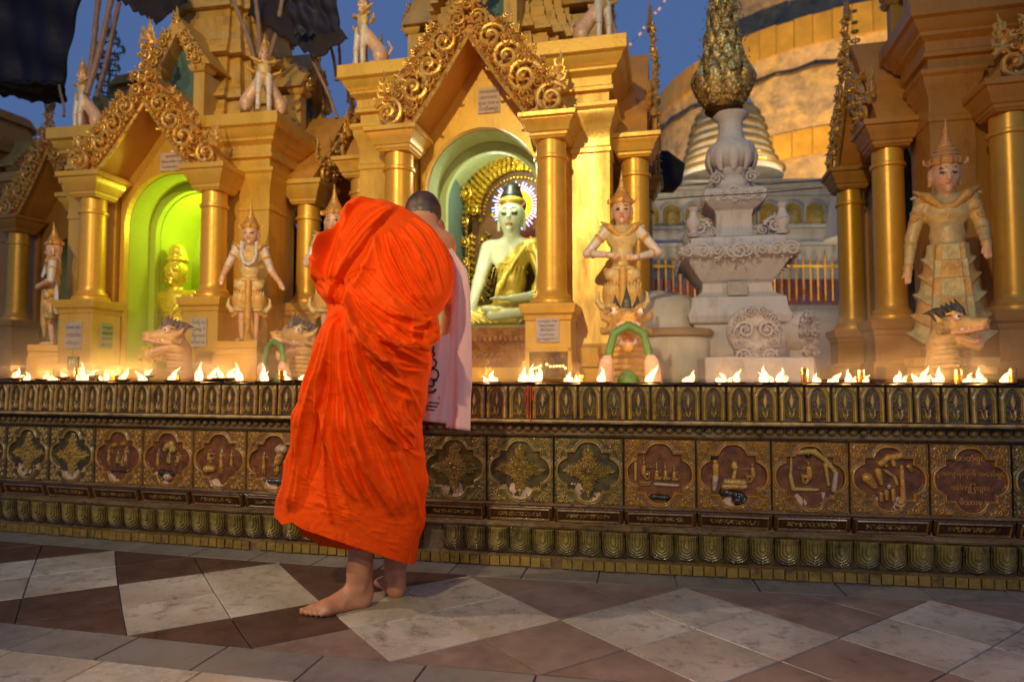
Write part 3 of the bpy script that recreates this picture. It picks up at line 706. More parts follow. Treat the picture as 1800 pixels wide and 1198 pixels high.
# ================================================================ the monk
monk = empty('person', (0,0,0), 0, 'barefoot monk in an orange robe seen from behind, bending over the lamp ledge', 'person')
mo = on_z(648, 1055, 0); monk.location = mo
def mk(p): return Vector(p) - mo          # world -> monk's own frame
SKIN = srgb(194,132,98); SKIN2 = srgb(150,92,66); HAIR = srgb(20,19,22); STUB = srgb(92,74,70)
def foot(heel, yaw, side, L=.235, lift=0):
    """bare foot: heel point on the floor, yaw of the toes, side=+1 big toe on the left of the heading"""
    c, s = math.cos(yaw), math.sin(yaw)
    def w(f, l, z): return mk((heel.x + c*f - s*l*side, heel.y + s*f + c*l*side, heel.z+z))
    P = []
    P += [ell(w(.030,0,.026), (.031,.031,.030), 0, (0,0,yaw)), ell(w(.018,0,.050), (.024,.022,.036), 0, (0,0,yaw))]
    P += [cap(w(.045,-.004,.024), w(.165,-.022,.015), .024, .0165, 0, .03), cap(w(.05,.006,.034), w(.170,.022,.018), .024, .018, 0, .03)]
    P += [cap(w(.055,.002,.070), w(.15,.008,.026), .027, .017, 0, .03)]
    P += [ell(w(.165,.0,.019), (.022,.045,.0165), 0, (0,0,yaw), .02)]
    # ankle, shin and the two ankle bones
    P += [cap(w(.050,0,.075), w(.046,0,.125), .034, .036, 0, .025), cap(w(.046,0,.12), w(.035,0,.26), .036, .053, 0, .03), cap(w(.035,0,.26), w(.045,0,.42), .053, .060, 0, .03)]
    P += [cap(w(.012,0,.05), w(.012,0,.15), .0105, .013, 0, .02)]
    P += [ell(w(.055,.032,.085), (.012,.009,.012), 0, None, .012), ell(w(.048,-.031,.074), (.012,.009,.012), 0, None, .012)]
    # tendons and five toes of unequal length
    toes = [(.034,.062,.0135,.0125),(.012,.058,.0095,.0095),(-.004,.050,.009,.009),(-.019,.041,.0085,.0085),(-.033,.030,.0085,.0085)]
    for i, (l, e, r0, r1) in enumerate(toes):
        b = w(.155-.010*i, l*.85, .022); m = w(.178+e*.35-.006*i, l, .021 if i else .018); t = w(.170+e-.003*i, l*1.02, .0105)
        P += [cap(b, m, r0*.85, r0*.9, 0, .010), cap(m, t, r0*.92, r1*.95, 0, .006)]
        if i: P += [cap(w(.09,l*.5,.045), b, .005, .006, 0, .012)]
        else: P += [cap(w(.09,l*.5,.050), b, .006, .008, 0, .012)]
        nl = w(.170+e+.004-.003*i, l*1.02, .0105+r1*.75); P += [ell(nl, (r1*.62, r1*.55, r1*.28), 2, (0,0,yaw), .002)]
    return P
h1 = on_z(652, 1062, 0); t1 = on_z(536, 1085, 0); yaw1 = math.atan2(t1.y-h1.y, t1.x-h1.x)
h2 = on_z(702, 1052, 0)
prims = foot(h1, yaw1, 1) if False else foot(Vector((h1.x, h1.y, 0)), yaw1, -1, )
prims += foot(Vector((h2.x, h2.y, 0)), rad(118), -1)
# hips, trunk, neck and head (most of it under the robe)
wp = lambda px, py, Y: mk(on_y(px, py, Y))
k1 = mk((h1.x-.03, h1.y+.03, .44)); k2 = mk((h2.x-.02, h2.y+.02, .44))
hp = wp(655, 640, 2.47); ch = wp(690, 470, 2.60); nk = wp(742, 404, 2.72)
prims += [cap(k1, hp+Vector((-.08,0,0)), .055, .085), cap(k2, hp+Vector((.08,0,0)), .055, .085), cap(hp, ch, .12, .13, 0, .06), cap(ch, nk, .11, .062, 0, .05)]
hd = wp(744, 376, 2.79)
prims += [cap(nk, hd, .058, .060, 0, .03), ell(hd+Vector((0,.0,.010)), (.0765,.094,.080), 3, (rad(-28),0,rad(8)), .02), ell(hd+Vector((.0,.02,-.03)), (.066,.075,.07), 0, (rad(-28),0,rad(8)), .02)]
hf = Vector((.02,.086,-.055))      # the bowed face, turned down to the flames
prims += [ell(hd+hf, (.045,.030,.045), 0, None, .02), cap(hd+hf+Vector((0,.018,.012)), hd+hf+Vector((0,.036,-.012)), .007, .010, 0, .006)]
prims += [ell(hd+hf+Vector((s*.022,.026,.012)), (.011,.007,.006), 4, None, .003) for s in (-1,1)] + [ell(hd+hf+Vector((0,.030,-.032)), (.019,.007,.005), 5, None, .003)]
for sx, ex in ((-1, wp(716, 374, 2.765)), (1, wp(776, 397, 2.755))):
    prims += [ell(ex, (.011,.020,.028), 1, (rad(20),0,rad(-25*sx)), .006), ell(ex+Vector((0,.004,-.022)), (.006,.010,.011), 1, None, .006)]
# right arm: bare, reaching over the ledge towards the flames; left forearm comes out of the fold of the robe
sh = wp(772, 432, 2.70); el = wp(796, 545, 2.84); wr = mk(Vector(on_y(776, 628, 3.02)))
prims += chain([sh, el, wr], [.052,.041,.026], 0)
def hand(wr, dirv, up, side):
    d = Vector(dirv).normalized(); u = Vector(up); u = (u - d*u.dot(d)).normalized(); l = d.cross(u)*side
    P = [cap(wr, wr+d*.05, .024, .026, 0, .02), ell(wr+d*.055, (.036,.036,.02), 0, None, .015)]
    for i, (o_, ln) in enumerate([(.026,.068),(.009,.078),(-.009,.072),(-.026,.056)]):
        a = wr+d*.085+l*o_; b = a+d*ln*.5-u*.006; c = b+d*ln*.38-u*.024
        P += [cap(a-d*.02, b, .0095, .0085, 0, .006), cap(b, c, .0085, .0068, 0, .004)]
    a = wr+d*.03+l*.03; b = a+d*.03+l*.022-u*.012; c = b+d*.028-u*.016
    return P + [cap(a, b, .012, .010, 0, .008), cap(b, c, .010, .008, 0, .005)]
prims += hand(wr, (-.35,.6,-.35), (0,.3,1), 1)
sl = wp(625, 430, 2.64); le = wp(585, 500, 2.62); lw = wp(640, 610, 2.93)
prims += chain([sl, le, lw], [.06,.05,.027], 0) + hand(lw, (.5,.6,-.2), (0,.2,1), -1)
prims += [cap(ch, sh, .08, .06, 0, .05), cap(ch, sl, .08, .06, 0, .05)]
def post_monk(V, C, ci):
    # shaved hair: dark on top, fading to stubble at the nape
    d = V - np.array(hd); ax = np.array(Vector((-.02,.30,.95)).normalized())
    hgt = d @ ax; hm = (ci == 3) | ((np.linalg.norm(d, axis=1) < .105) & (hgt > .012))
    k = sstep(-.030, .030, hgt)[:, None]; k0 = sstep(-.060, -.042, hgt)[:, None]
    col = np.array(srgb(74,62,60))*(1-k) + np.array(HAIR)*k; col = np.array(SKIN)*(1-k0) + col*k0
    C = np.where(hm[:, None], col, C)
    # veins / dusk on the feet are left to the light
    return V, C
M_skin = mat('skin', (1,1,1), .46, var=.12, scale=26, bump=.16, bscale=150, attr=True, sss=.12, spec=.45, hue2=srgb(140,78,56), hue_amt=.25)
link('body', sdf_mesh('body', prims, [SKIN, SKIN2, srgb(206,150,124), HAIR, srgb(60,40,34), srgb(140,70,60)], M_skin, .0042, .02, 1, post_monk), monk)

# ---------------------------------------------------------------- robe: draped shell, sculpted fold by fold
LS = np.array([(352,613),(360,611),(370,607),(393,597),(426,571),(463,556),(489,549),(511,555),(533,574),(545,577),(573,569),(614,553),(651,542),(687,531),(760,514),(830,497),(870,488),(905,481),(1000,470)], float)
RS = np.array([(352,700),(375,716),(390,744),(412,768),(430,783),(460,796),(490,798),(520,792),(540,781),(556,768),(575,771),(592,770),(606,758),(632,758),(660,755),(687,751),(735,742),(765,740),(790,741),(802,748),(851,751),(890,748),(928,744),(960,736),(993,727),(1010,724)], float)
def xL(p): return np.interp(p, LS[:,0], LS[:,1])
def xR(p): return np.interp(p, RS[:,0], RS[:,1])
TOPX = np.array([(0,354),(.04,350),(.15,349),(.33,352),(.5,357),(.62,364),(.75,376),(.88,392),(1,414)], float)
HEMX = np.array([(0,908),(.06,922),(.13,918),(.2,930),(.45,951),(.66,968),(.86,984),(1,993)], float)
YC = np.array([(350,2.66),(400,2.60),(450,2.56),(520,2.50),(600,2.46),(700,2.43),(850,2.43),(1000,2.43)], float)
def yc(p): return np.interp(p, YC[:,0], YC[:,1])
NJ, NI = 430, 420
j = np.linspace(0, 1, NJ)[:, None]; ph = np.linspace(0, 2*PI, NI, endpoint=False)
# more samples on the side the folds are carved in
ph = ph - .35*np.sin(ph*1.0 - PI/2 + PI/2)*0; ph = ph[None, :]
lat = (1+np.cos(ph))/2                               # 0 left … 1 right
pt = np.interp(lat, TOPX[:,0], TOPX[:,1]); pb = np.interp(lat, HEMX[:,0], HEMX[:,1])
PY = pt + (pb-pt)*j**1.0
XLv = xL(np.interp(0, TOPX[:,0], TOPX[:,1]) + (HEMX[0,1]-TOPX[0,1])*j); XRv = xR(TOPX[-1,1] + (HEMX[-1,1]-TOPX[-1,1])*j)
# keep the silhouette: x limits taken at the height of this very point, blended to the side points
XLl = .5*xL(PY)+.5*XLv; XRl = .5*xR(PY)+.5*XRv
w_ = np.abs(2*lat-1)**6
XLl = xL(PY)*(1-w_) + XLv*w_; XRl = xR(PY)*(1-w_) + XRv*w_
XLl = np.where(j < .12, XLl*(j/.12) + XLv*(1-j/.12), XLl); XRl = np.where(j < .12, XRl*(j/.12) + XRv*(1-j/.12), XRl)
PX = XLl + (XRl-XLl)*lat
rdp = np.interp(j, [0,.02,.06,.14,.3,.45,.6,.8,1], [.004,.045,.085,.13,.165,.175,.165,.165,.175])
Yc = yc(PY); q = (PX-900)/FPX; vv = (599-PY)/FPX; cP, sP_ = math.cos(PITCH), math.sin(PITCH)
ry = cP - vv*sP_; rz = sP_ + vv*cP
X = q/ry*Yc; Z = CAM_H + rz/ry*Yc
sq = np.sin(ph); Y = Yc - rdp*np.sign(sq)*np.abs(sq)**.85*np.where(sq > 0, 1, .95)
Ye = np.where(sq > 0, Y, Yc); X = q/ry*Ye; Z = CAM_H + rz/ry*Ye
P0 = np.stack([X, Y, Z], -1)
# ---- folds, as curves over the cloth: (x, y) in the cloth's own frontal chart
def crop(l, ox, oy, sc): return [(ox+x/sc, oy+y/sc) for x, y in l]
A = lambda l: crop(l, 450, 320, 2.722)
Bq = lambda l: crop(l, 450, 700, 2.853)
def bez(pts, n=14):
    pts = np.array(pts, float); m = len(pts); t = np.linspace(0, m-1, n); d = np.arange(m)
    # smooth interpolation (Catmull-Rom)
    out = []
    for tt in t:
        i = min(int(tt), m-2); f = tt-i; p0 = pts[max(i-1,0)]; p1 = pts[i]; p2 = pts[i+1]; p3 = pts[min(i+2,m-1)]
        out.append(.5*((2*p1)+(-p0+p2)*f+(2*p0-5*p1+4*p2-p3)*f*f+(-p0+3*p1-3*p2+p3)*f**3))
    return np.array(out)
folds = []; R = np.random.RandomState(5)
def fold(pts, w, a, asym=.55, taper=.22): folds.append((bez(pts), w, a, asym, taper))
def fan(g0, g1, n, w, a, asym=.5, jit=.28, short=.25):
    g0 = bez(g0); g1 = bez(g1)
    for i in range(n):
        f = (i+R.uniform(-jit, jit))/(n-1); c = g0*(1-f)+g1*f
        c = c + np.cumsum(R.normal(0, .12, c.shape), 0)
        s0 = R.uniform(0, short)*(R.rand() < .6); s1 = 1-R.uniform(0, short)*(R.rand() < .6); m = len(c)
        c = c[int(s0*m):max(int(s1*m), int(s0*m)+4)]
        folds.append((c, w*R.uniform(.7,1.4), a*R.uniform(.5,1.35), asym*R.uniform(.7,1.3), .25))
# pleats gathered on the shoulder, running over the back to the right waist
fan(A([(600,235),(640,380),(720,540),(850,655)]), A([(735,150),(850,230),(915,360),(925,530)]), 19, 3.2, .0105, .42)
fan(A([(570,260),(590,400),(650,520),(760,640)]), A([(650,190),(760,300),(840,430),(890,590)]), 9, 4.6, .011, .45)
# the rolled band of cloth from the neck round the left shoulder
fan(A([(690,130),(570,220),(470,340),(410,470),(375,570)]), A([(640,108),(520,150),(430,260),(400,360),(385,470)]), 7, 3.2, .011, .42)
fan(A([(600,100),(500,110),(440,180),(400,250)]), A([(520,85),(460,110),(430,150),(415,230)]), 4, 5, .010)
# sleeve over the left arm
fan(A([(400,240),(350,330),(300,420),(285,500)]), A([(430,150),(370,290),(330,400),(345,560)]), 6, 6.5, .010, .5)
fan(A([(290,400),(320,470),(360,520),(380,570)]), A([(275,470),(300,510),(330,540),(365,580)]), 4, 4, .006)
# cloth pulled across the back under the roll
fan(A([(430,440),(540,560),(680,650),(850,690)]), A([(520,360),(620,480),(740,600),(850,650)]), 9, 5, .0075, .5)
fan(A([(425,480),(520,660),(680,760),(860,735)]), A([(430,520),(500,740),(640,870),(820,860)]), 8, 6.5, .011, .5)
fan(A([(440,560),(480,780),(600,980),(800,1060)]), A([(430,500),(520,720),(700,900),(830,960)]), 7, 8, .011, .5)
# long hanging folds
fan(A([(375,600),(310,760),(250,960),(190,1190)])+[(486,880)], A([(420,560),(390,760),(330,1000),(290,1190)])+[(530,880)], 9, 6.5, .012, .5)
fan([(604,540),(590,640),(585,740),(606,860)], [(628,560),(655,680),(700,790),(736,920)], 8, 7, .009, .5)
fan([(612,560),(625,660),(650,760),(668,830)], [(640,560),(672,660),(712,740),(742,770)], 5, 7, .010, .55)
fan(Bq([(330,0),(400,300),(480,680)]), Bq([(520,0),(640,300),(800,700)]), 6, 9, .009)
fan(Bq([(500,0),(640,150),(760,260),(845,300)]), Bq([(640,-60),(740,60),(800,130),(842,150)]), 6, 6, .010, .5)
fan(Bq([(700,40),(740,160),(800,260)]), Bq([(760,-60),(780,60),(835,180)]), 4, 5, .009)
fan(A([(770,640),(820,690),(865,740)]), A([(860,660),(850,700),(835,760)]), 5, 4, .010)
fan(A([(640,640),(720,720),(840,790)]), A([(560,760),(680,880),(820,900)]), 6, 5, .008)
for pts_, w__, a__ in (([(598,545),(576,640),(548,720),(524,820),(509,905)], 8, .018), ([(604,548),(582,640),(566,700),(589,804),(631,884)], 8, .017), ([(610,552),(604,640),(613,692),(645,804),(702,921)], 9, .020), ([(602,546),(590,640),(578,740),(572,850),(590,930)], 6, .012),
    ([(618,556),(636,640),(664,700),(716,820),(739,921)], 9, .018), ([(606,550),(596,680),(616,790),(660,900)], 6, .012), ([(614,554),(620,650),(640,710),(684,800),(724,900)], 6, .013), ([(600,540),(560,650),(520,780),(492,890)], 6, .012), ([(640,565),(690,640),(728,700),(741,740)], 8, .016), ([(625,520),(672,585),(720,625),(757,640)], 7, .016), ([(612,505),(660,548),(715,580),(762,588)], 6, .013),
    ([(606,372),(590,420),(572,462),(560,500)], 7, .016), ([(622,362),(604,410),(592,450),(586,505)], 6, .014), ([(560,455),(570,485),(590,512),(592,535)], 4, .011)):
    fold(pts_, w__, a__, .40, .12)
# long soft shading folds low down
fold(Bq([(430,60),(560,300),(760,600)]), 13, .016); fold(Bq([(240,0),(230,300),(190,590)]), 12, .020); fold(Bq([(600,20),(740,330),(810,560)]), 10, .014)
fold(A([(575,240),(560,330),(500,450),(470,520)]), 9, .012); fold(A([(640,560),(720,640),(820,665)]), 8, .010)
fold(A([(860,655),(800,690),(730,700)]), 6, .012); fold(A([(475,640),(620,760),(780,800),(835,790)]), 9, .013)
# creases along and above the hem
for _ in range(30):
    f = R.rand(); x0 = 500+f*190; y0 = 860+f*75+R.uniform(-30, 28); l = R.uniform(18, 60); sl_ = R.uniform(.15,.65)
    fold([(x0,y0),(x0+l*.5,y0+l*.5*sl_+R.uniform(-3,3)),(x0+l,y0+l*sl_)], R.uniform(1.4,2.8), R.uniform(.0008,.0022), .5)
for _ in range(26):
    x0 = R.uniform(520, 745); y0 = R.uniform(560, 900); l = R.uniform(12, 50); an = R.uniform(.2,1.3)
    fold([(x0,y0),(x0+l*.5*math.cos(an),y0+l*.5*math.sin(an)+R.uniform(-2,2)),(x0+l*math.cos(an),y0+l*math.sin(an))], R.uniform(1.5,3), R.uniform(.001,.0026), .6)
QX = PX.ravel(); QY = PY.ravel(); Dv = np.zeros(NJ*NI); front = (sq*np.ones((NJ,1))).ravel() > -.25
fx, fy = QX[front], QY[front]; Df = np.zeros(len(fx))
def sdist(c, x, y):
    best = np.full(len(x), 1e9); sg = np.ones(len(x)); tt = np.zeros(len(x)); m = len(c)-1
    for i in range(m):
        a = c[i]; b = c[i+1]; d = b-a; L2 = d@d+1e-9
        t = np.clip(((x-a[0])*d[0]+(y-a[1])*d[1])/L2, 0, 1); ex = x-a[0]-t*d[0]; ey = y-a[1]-t*d[1]; r = ex*ex+ey*ey
        u = r < best; best = np.where(u, r, best); cr = d[0]*ey-d[1]*ex; sg = np.where(u, np.sign(cr), sg); tt = np.where(u, (i+t)/m, tt)
    return np.sqrt(best)*sg, tt
for c, w, a, asym, tp in folds:
    m = 3*w; sel = np.where((fx > c[:,0].min()-m) & (fx < c[:,0].max()+m) & (fy > c[:,1].min()-m) & (fy < c[:,1].max()+m))[0]
    if not len(sel): continue
    d, t = sdist(c, fx[sel], fy[sel]); ww = np.where(d > 0, w, w*asym)
    Df[sel] += a*np.exp(-(np.abs(d)/ww)**1.45)*sstep(0, tp, t)*sstep(0, tp, 1-t)
def step(pts, w, a, tp=.12):
    c = bez(pts); m = 40; sel = np.where((fx > c[:,0].min()-m) & (fx < c[:,0].max()+m) & (fy > c[:,1].min()-m) & (fy < c[:,1].max()+m))[0]
    d, t = sdist(c, fx[sel], fy[sel]); k = sstep(0, tp, t)*sstep(0, tp, 1-t)
    Df[sel] += a*sstep(-w, w, d)*np.exp(-np.abs(d)/28)*k
# overlapping edges: the band lies on the back; the hanging part comes out from under it
step(A([(690,112),(590,210),(500,330),(420,440),(380,500),(365,580)]), 2.0, .020)
step(A([(415,470),(440,440),(500,420),(580,420)]), 2.2, -.006)
step(A([(412,455),(425,520),(460,620),(560,700)]), 2.0, -.013)
step(A([(835,760),(800,740),(740,735)]), 2.0, .010)
step(Bq([(835,262),(790,250),(750,255)]), 1.6, .008)
step(Bq([(165,600),(200,350),(240,60)]), 2.5, -.016, .45)
Dv[front] = Df
Dv = Dv.reshape(NJ, NI)
# back of the robe: plain hanging folds
bk = sstep(.1, -.4, sq)*sstep(.05, .3, j); Dv = Dv + bk*(.010*np.sin(ph*22+3*np.sin(j*5))+.006*np.sin(ph*37+4))
Dv += .0010*noise2(PX, PY, .10, 3)
du = np.roll(P0, -1, 1)-np.roll(P0, 1, 1); dv = np.gradient(P0, axis=0); Nn = np.cross(dv, du); Nn /= np.linalg.norm(Nn, axis=-1, keepdims=True)+1e-9
if Nn[NJ//2, NI//4, 1] > 0: Nn = -Nn
side = sstep(.0, .42, np.abs(sq))
P1 = P0 + Nn*np.array([.30, 1.0, .45])*Dv[..., None]*1.9*np.clip(side, .10, 1)[..., None]
P1[..., 0] += .0035*np.sin(PY/11.0)*(np.abs(sq) < .4)*sstep(.15, .3, j)
idx = np.arange(NJ*NI).reshape(NJ, NI); nx = np.roll(idx, -1, 1)
F = np.stack([idx[:-1], nx[:-1], nx[1:], idx[1:]], -1).reshape(-1, 4)
Vr = P1.reshape(-1, 3) - np.array(mo)
def cloth_mat(name, c, c2, tr=.0, weave=1400):
    m = mat(name, c, .8, var=.03, scale=9, bump=.0, sheen=0, rvar=.04, spec=.12, hue2=c2, hue_amt=.2)
    N = m.node_tree.nodes; L = m.node_tree.links; B = N['Principled BSDF']; tc = N.new('ShaderNodeTexCoord')
    mp = N.new('ShaderNodeMapping'); mp.inputs['Rotation'].default_value = (.4,.3,.9); mp.inputs['Scale'].default_value = (1,1,.35); L.new(tc.outputs['Object'], mp.inputs[0])
    n1 = N.new('ShaderNodeTexNoise'); n1.inputs['Scale'].default_value = 22; n1.inputs['Detail'].default_value = 3; n1.inputs['Distortion'].default_value = .4; L.new(mp.outputs[0], n1.inputs['Vector'])
    n2 = N.new('ShaderNodeTexNoise'); n2.inputs['Scale'].default_value = 420; n2.inputs['Detail'].default_value = 2; L.new(tc.outputs['Object'], n2.inputs['Vector'])
    b1 = N.new('ShaderNodeBump'); b1.inputs['Strength'].default_value = .13; b1.inputs['Distance'].default_value = .010; L.new(n1.outputs[0], b1.inputs['Height'])
    b2 = N.new('ShaderNodeBump'); b2.inputs['Strength'].default_value = .22; b2.inputs['Distance'].default_value = .001; L.new(n2.outputs[0], b2.inputs['Height'])
    L.new(b1.outputs[0], b2.inputs['Normal']); L.new(b2.outputs[0], B.inputs['Normal'])
    if tr:
        t = N.new('ShaderNodeBsdfTranslucent'); t.inputs[0].default_value = (*c, 1); mx = N.new('ShaderNodeMixShader'); mx.inputs[0].default_value = tr
        out = [n for n in N if n.type == 'OUTPUT_MATERIAL'][0]; L.new(B.outputs[0], mx.inputs[1]); L.new(t.outputs[0], mx.inputs[2]); L.new(mx.outputs[0], out.inputs[0])
    return m
M_robe = cloth_mat('orange_robe_cotton', srgb(236,76,4), srgb(228,66,2), .0)
ro = link('robe', mesh_np('robe', Vr, F, M_robe, True), monk)
so = ro.modifiers.new('thick', 'SOLIDIFY'); so.thickness = .003; so.offset = -1
# second, inner layer of the skirt that shows under the slanting hem
inner = []
for jj in range(10):
    t = jj/9
    row = []
    for ii in range(90):
        a = 2*PI*ii/90; la = (1+math.cos(a))/2
        py0 = 790; py1 = np.interp(la, [0,.08,.3,.6,1], [900,926,948,956,962]); py_ = py0+(py1-py0)*t
        pxl = xL(py_)+32; pxr = xR(py_)-22; px_ = pxl+(pxr-pxl)*la; yv = 2.45 - .085*math.sin(a) + .006*math.sin(a*15)
        p = on_y(px_, py_, 2.45); row.append((p.x + .006*math.sin(a*13), yv, p.z))
    inner.append(row)
Vi = np.array(inner).reshape(-1, 3) - np.array(mo); ix = np.arange(900).reshape(10, 90); n2_ = np.roll(ix, -1, 1)
io = link('under_robe', mesh_np('under_robe', Vi, np.stack([ix[:-1], n2_[:-1], n2_[1:], ix[1:]], -1).reshape(-1, 4), M_robe), monk); io.modifiers.new('thick', 'SOLIDIFY').thickness = .003
# knot of cloth tucked in at the waist on the right
kp = [ell(wp(764, 590, 2.37), (.022,.03,.016), 0, (0,.5,0)), cap(wp(750, 588, 2.34), wp(771, 594, 2.40), .018, .008), cap(wp(744, 606, 2.33), wp(760, 596, 2.35), .014, .016), cap(wp(757, 560, 2.36), wp(764, 590, 2.38), .010, .014), cap(wp(730, 600, 2.30), wp(752, 612, 2.33), .010, .012)]
link('waist_tuck', sdf_mesh('waist_tuck', kp, [(1,1,1)], M_robe, .003, .012, 1), monk)

# ---------------------------------------------------------------- shoulder bag hanging from the monk's right shoulder
bag = empty('shoulder_bag', (0,0,0), 0, "pale pink cloth shoulder bag with black print hanging at the monk's right side", 'bag'); bo = on_y(795, 700, 2.62); bag.location = bo
def bk_(px, py, Y): return on_y(px, py, Y) - bo
M_bag = cloth_mat('pink_white_cotton', srgb(226,186,190), srgb(216,170,176), .12)
def loft(rows, m, name, parent, n=10, thick=.002):
    """rows: list of rings of points"""
    k = len(rows[0]); V = [p for r in rows for p in r]; V = np.array([tuple(p) for p in V])
    ix = np.arange(len(V)).reshape(len(rows), k); nn = np.roll(ix, -1, 1)
    o = link(name, mesh_np(name, V, np.stack([ix[:-1], nn[:-1], nn[1:], ix[1:]], -1).reshape(-1, 4), m), parent); o.modifiers.new('t', 'SOLIDIFY').thickness = thick
    return o
GL = np.array([(418,772),(430,781),(446,791),(470,795),(510,797),(583,790),(640,786),(745,784)], float)
GR = np.array([(418,775),(430,789),(446,800),(474,820),(504,825),(577,828),(673,829),(700,827),(751,826)], float)
rows = []
for py in list(np.linspace(418, 751, 60)):
    l = np.interp(py, GL[:,0], GL[:,1]); r = np.interp(py, GR[:,0], GR[:,1]); Yb = np.interp(py, [418,446,500,751], [2.68,2.66,2.62,2.62])
    py_ = py
    ring = []
    for t in np.linspace(0, 1, 18):
        px = l+(r-l)*t; dv_ = .012*math.sin(PI*t)+.004*math.sin(t*9+py*.012) + .006*math.exp(-((t-.42-.0004*(py-600))/.10)**2)*(py > 470)
        slope = (t-.1)*14*(py > 740)*.0
        ring.append(bk_(px, py_ + 6*t*((py-700)/51 if py > 700 else 0), Yb-dv_))
    for t in np.linspace(1, 0, 18):
        px = l+(r-l)*t; ring.append(bk_(px, py_ + 6*t*((py-700)/51 if py > 700 else 0), Yb+.018*math.sin(PI*t)+.012))
    rows.append(ring)
loft(rows, M_bag, 'strap', bag)
rows = []
for py in np.linspace(586, 744, 40):
    l = 738; r = np.interp(py, [586,744], [791,787]); ring = []
    sag = lambda t: (1-t)*14*np.clip((600-py)/14, 0, 1)*1.0
    for t in np.linspace(0, 1, 22):
        px = l+(r-l)*t; ring.append(bk_(px, py + sag(t) - (1-t)*5*((py-586)/158), 2.615-.016*math.sin(PI*t)-.004*math.sin(t*13+py*.03)-.004*math.sin(py*.06+t*3)))
    for t in np.linspace(1, 0, 22):
        px = l+(r-l)*t; ring.append(bk_(px, py + sag(t) - (1-t)*5*((py-586)/158), 2.655+.01*math.sin(PI*t)))
    rows.append(ring)
body_b = loft(rows, M_bag, 'bag_body', bag)
# close the bottom
M_print = mat('black_print', srgb(40,30,44), .7, var=.1, bump=0)
pr = MB()
def yb(px): t = (px-738)/50; return 2.608-.016*math.sin(PI*max(0,min(1,t)))
def stroke(l, w=1.6):
    c = crop(l, 730, 570, 6.308); c = bez(c, 30)
    pr.tube([bk_(x, y, yb(x)-.0035) for x, y in c], [w/FPX*2.6]*30, 6, .35, up=(0,1,0))
stroke([(205,240),(200,300),(215,330),(170,375),(160,385)], 1.3); stroke([(165,370),(215,390),(235,430),(205,475),(160,455)], 1.4)
stroke([(170,500),(215,492),(255,530),(250,590),(205,612),(170,600)], 1.4); stroke([(245,620),(205,628),(210,655),(190,685),(145,675)], 1.5)
stroke([(140,745),(190,755),(230,728),(225,712)], 1.2); stroke([(150,725),(200,740),(215,712)], .9)
stroke([(262,795),(262,830)], .7)
for k, (x0, x1, y0) in enumerate([(150,258,862),(125,238,900),(120,215,940)]):
    xx = x0
    while xx < x1:
        l = random.uniform(8, 20); yy = y0 + (xx-x0)*.10
        stroke([(xx,yy-6),(xx+l*.3,yy+7),(xx+l*.6,yy-7),(xx+l*.9,yy+6)], .55); xx += l+4
pr.build('print', M_print, bag)
# ================================================================ gilded shrines
GOLD = srgb(226,160,70)
M_gold = mat('gold_painted_plaster', srgb(226,174,66), .36, metal=.25, var=.12, scale=5, bump=.10, bscale=45, dirt=srgb(130,84,36), dirt_amt=.45, dirt_scale=5, hue2=srgb(206,166,92), hue_amt=.5, dirt_lo=.54, streak=True)
M_goldcol = mat('polished_gold_paint', srgb(228,170,62), .36, metal=.35, var=.10, scale=6, bump=.06, bscale=40, dirt=srgb(150,90,36), dirt_amt=.35, dirt_scale=6, rvar=.05)
M_scroll = mat('gilt_carving', srgb(230,170,68), .36, metal=.45, var=.22, scale=26, bump=.22, bscale=90, dirt=srgb(110,66,24), dirt_amt=.5, dirt_scale=14, hue2=srgb(210,186,130), hue_amt=.5)
M_under = mat('ochre_soffit', srgb(206,142,58), .5, metal=.1, var=.14, scale=5, bump=.1)
M_niche = mat('pale_green_niche', srgb(176,188,132), .7, var=.07, scale=4, bump=.08, dirt=srgb(140,146,96), dirt_amt=.35, dirt_scale=4)
M_nicheY = mat('lime_green_niche', srgb(176,190,60), .75, var=.06, scale=4, bump=.06)
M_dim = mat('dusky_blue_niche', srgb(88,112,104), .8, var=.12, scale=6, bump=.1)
M_plq = mat('marble_plaque', srgb(206,176,160), .5, var=.1, scale=20, bump=.05)
M_ink = mat('engraved_ink', srgb(96,66,74), .7, bump=0)
M_gold_shaded = mat('shaded_gold_paint', srgb(190,132,52), .45, metal=.15, var=.15, scale=5, bump=.1, dirt=srgb(96,64,30), dirt_amt=.5, dirt_scale=5, streak=True)  # gold paint darkened: the shade on the less lit shrines is in its colour

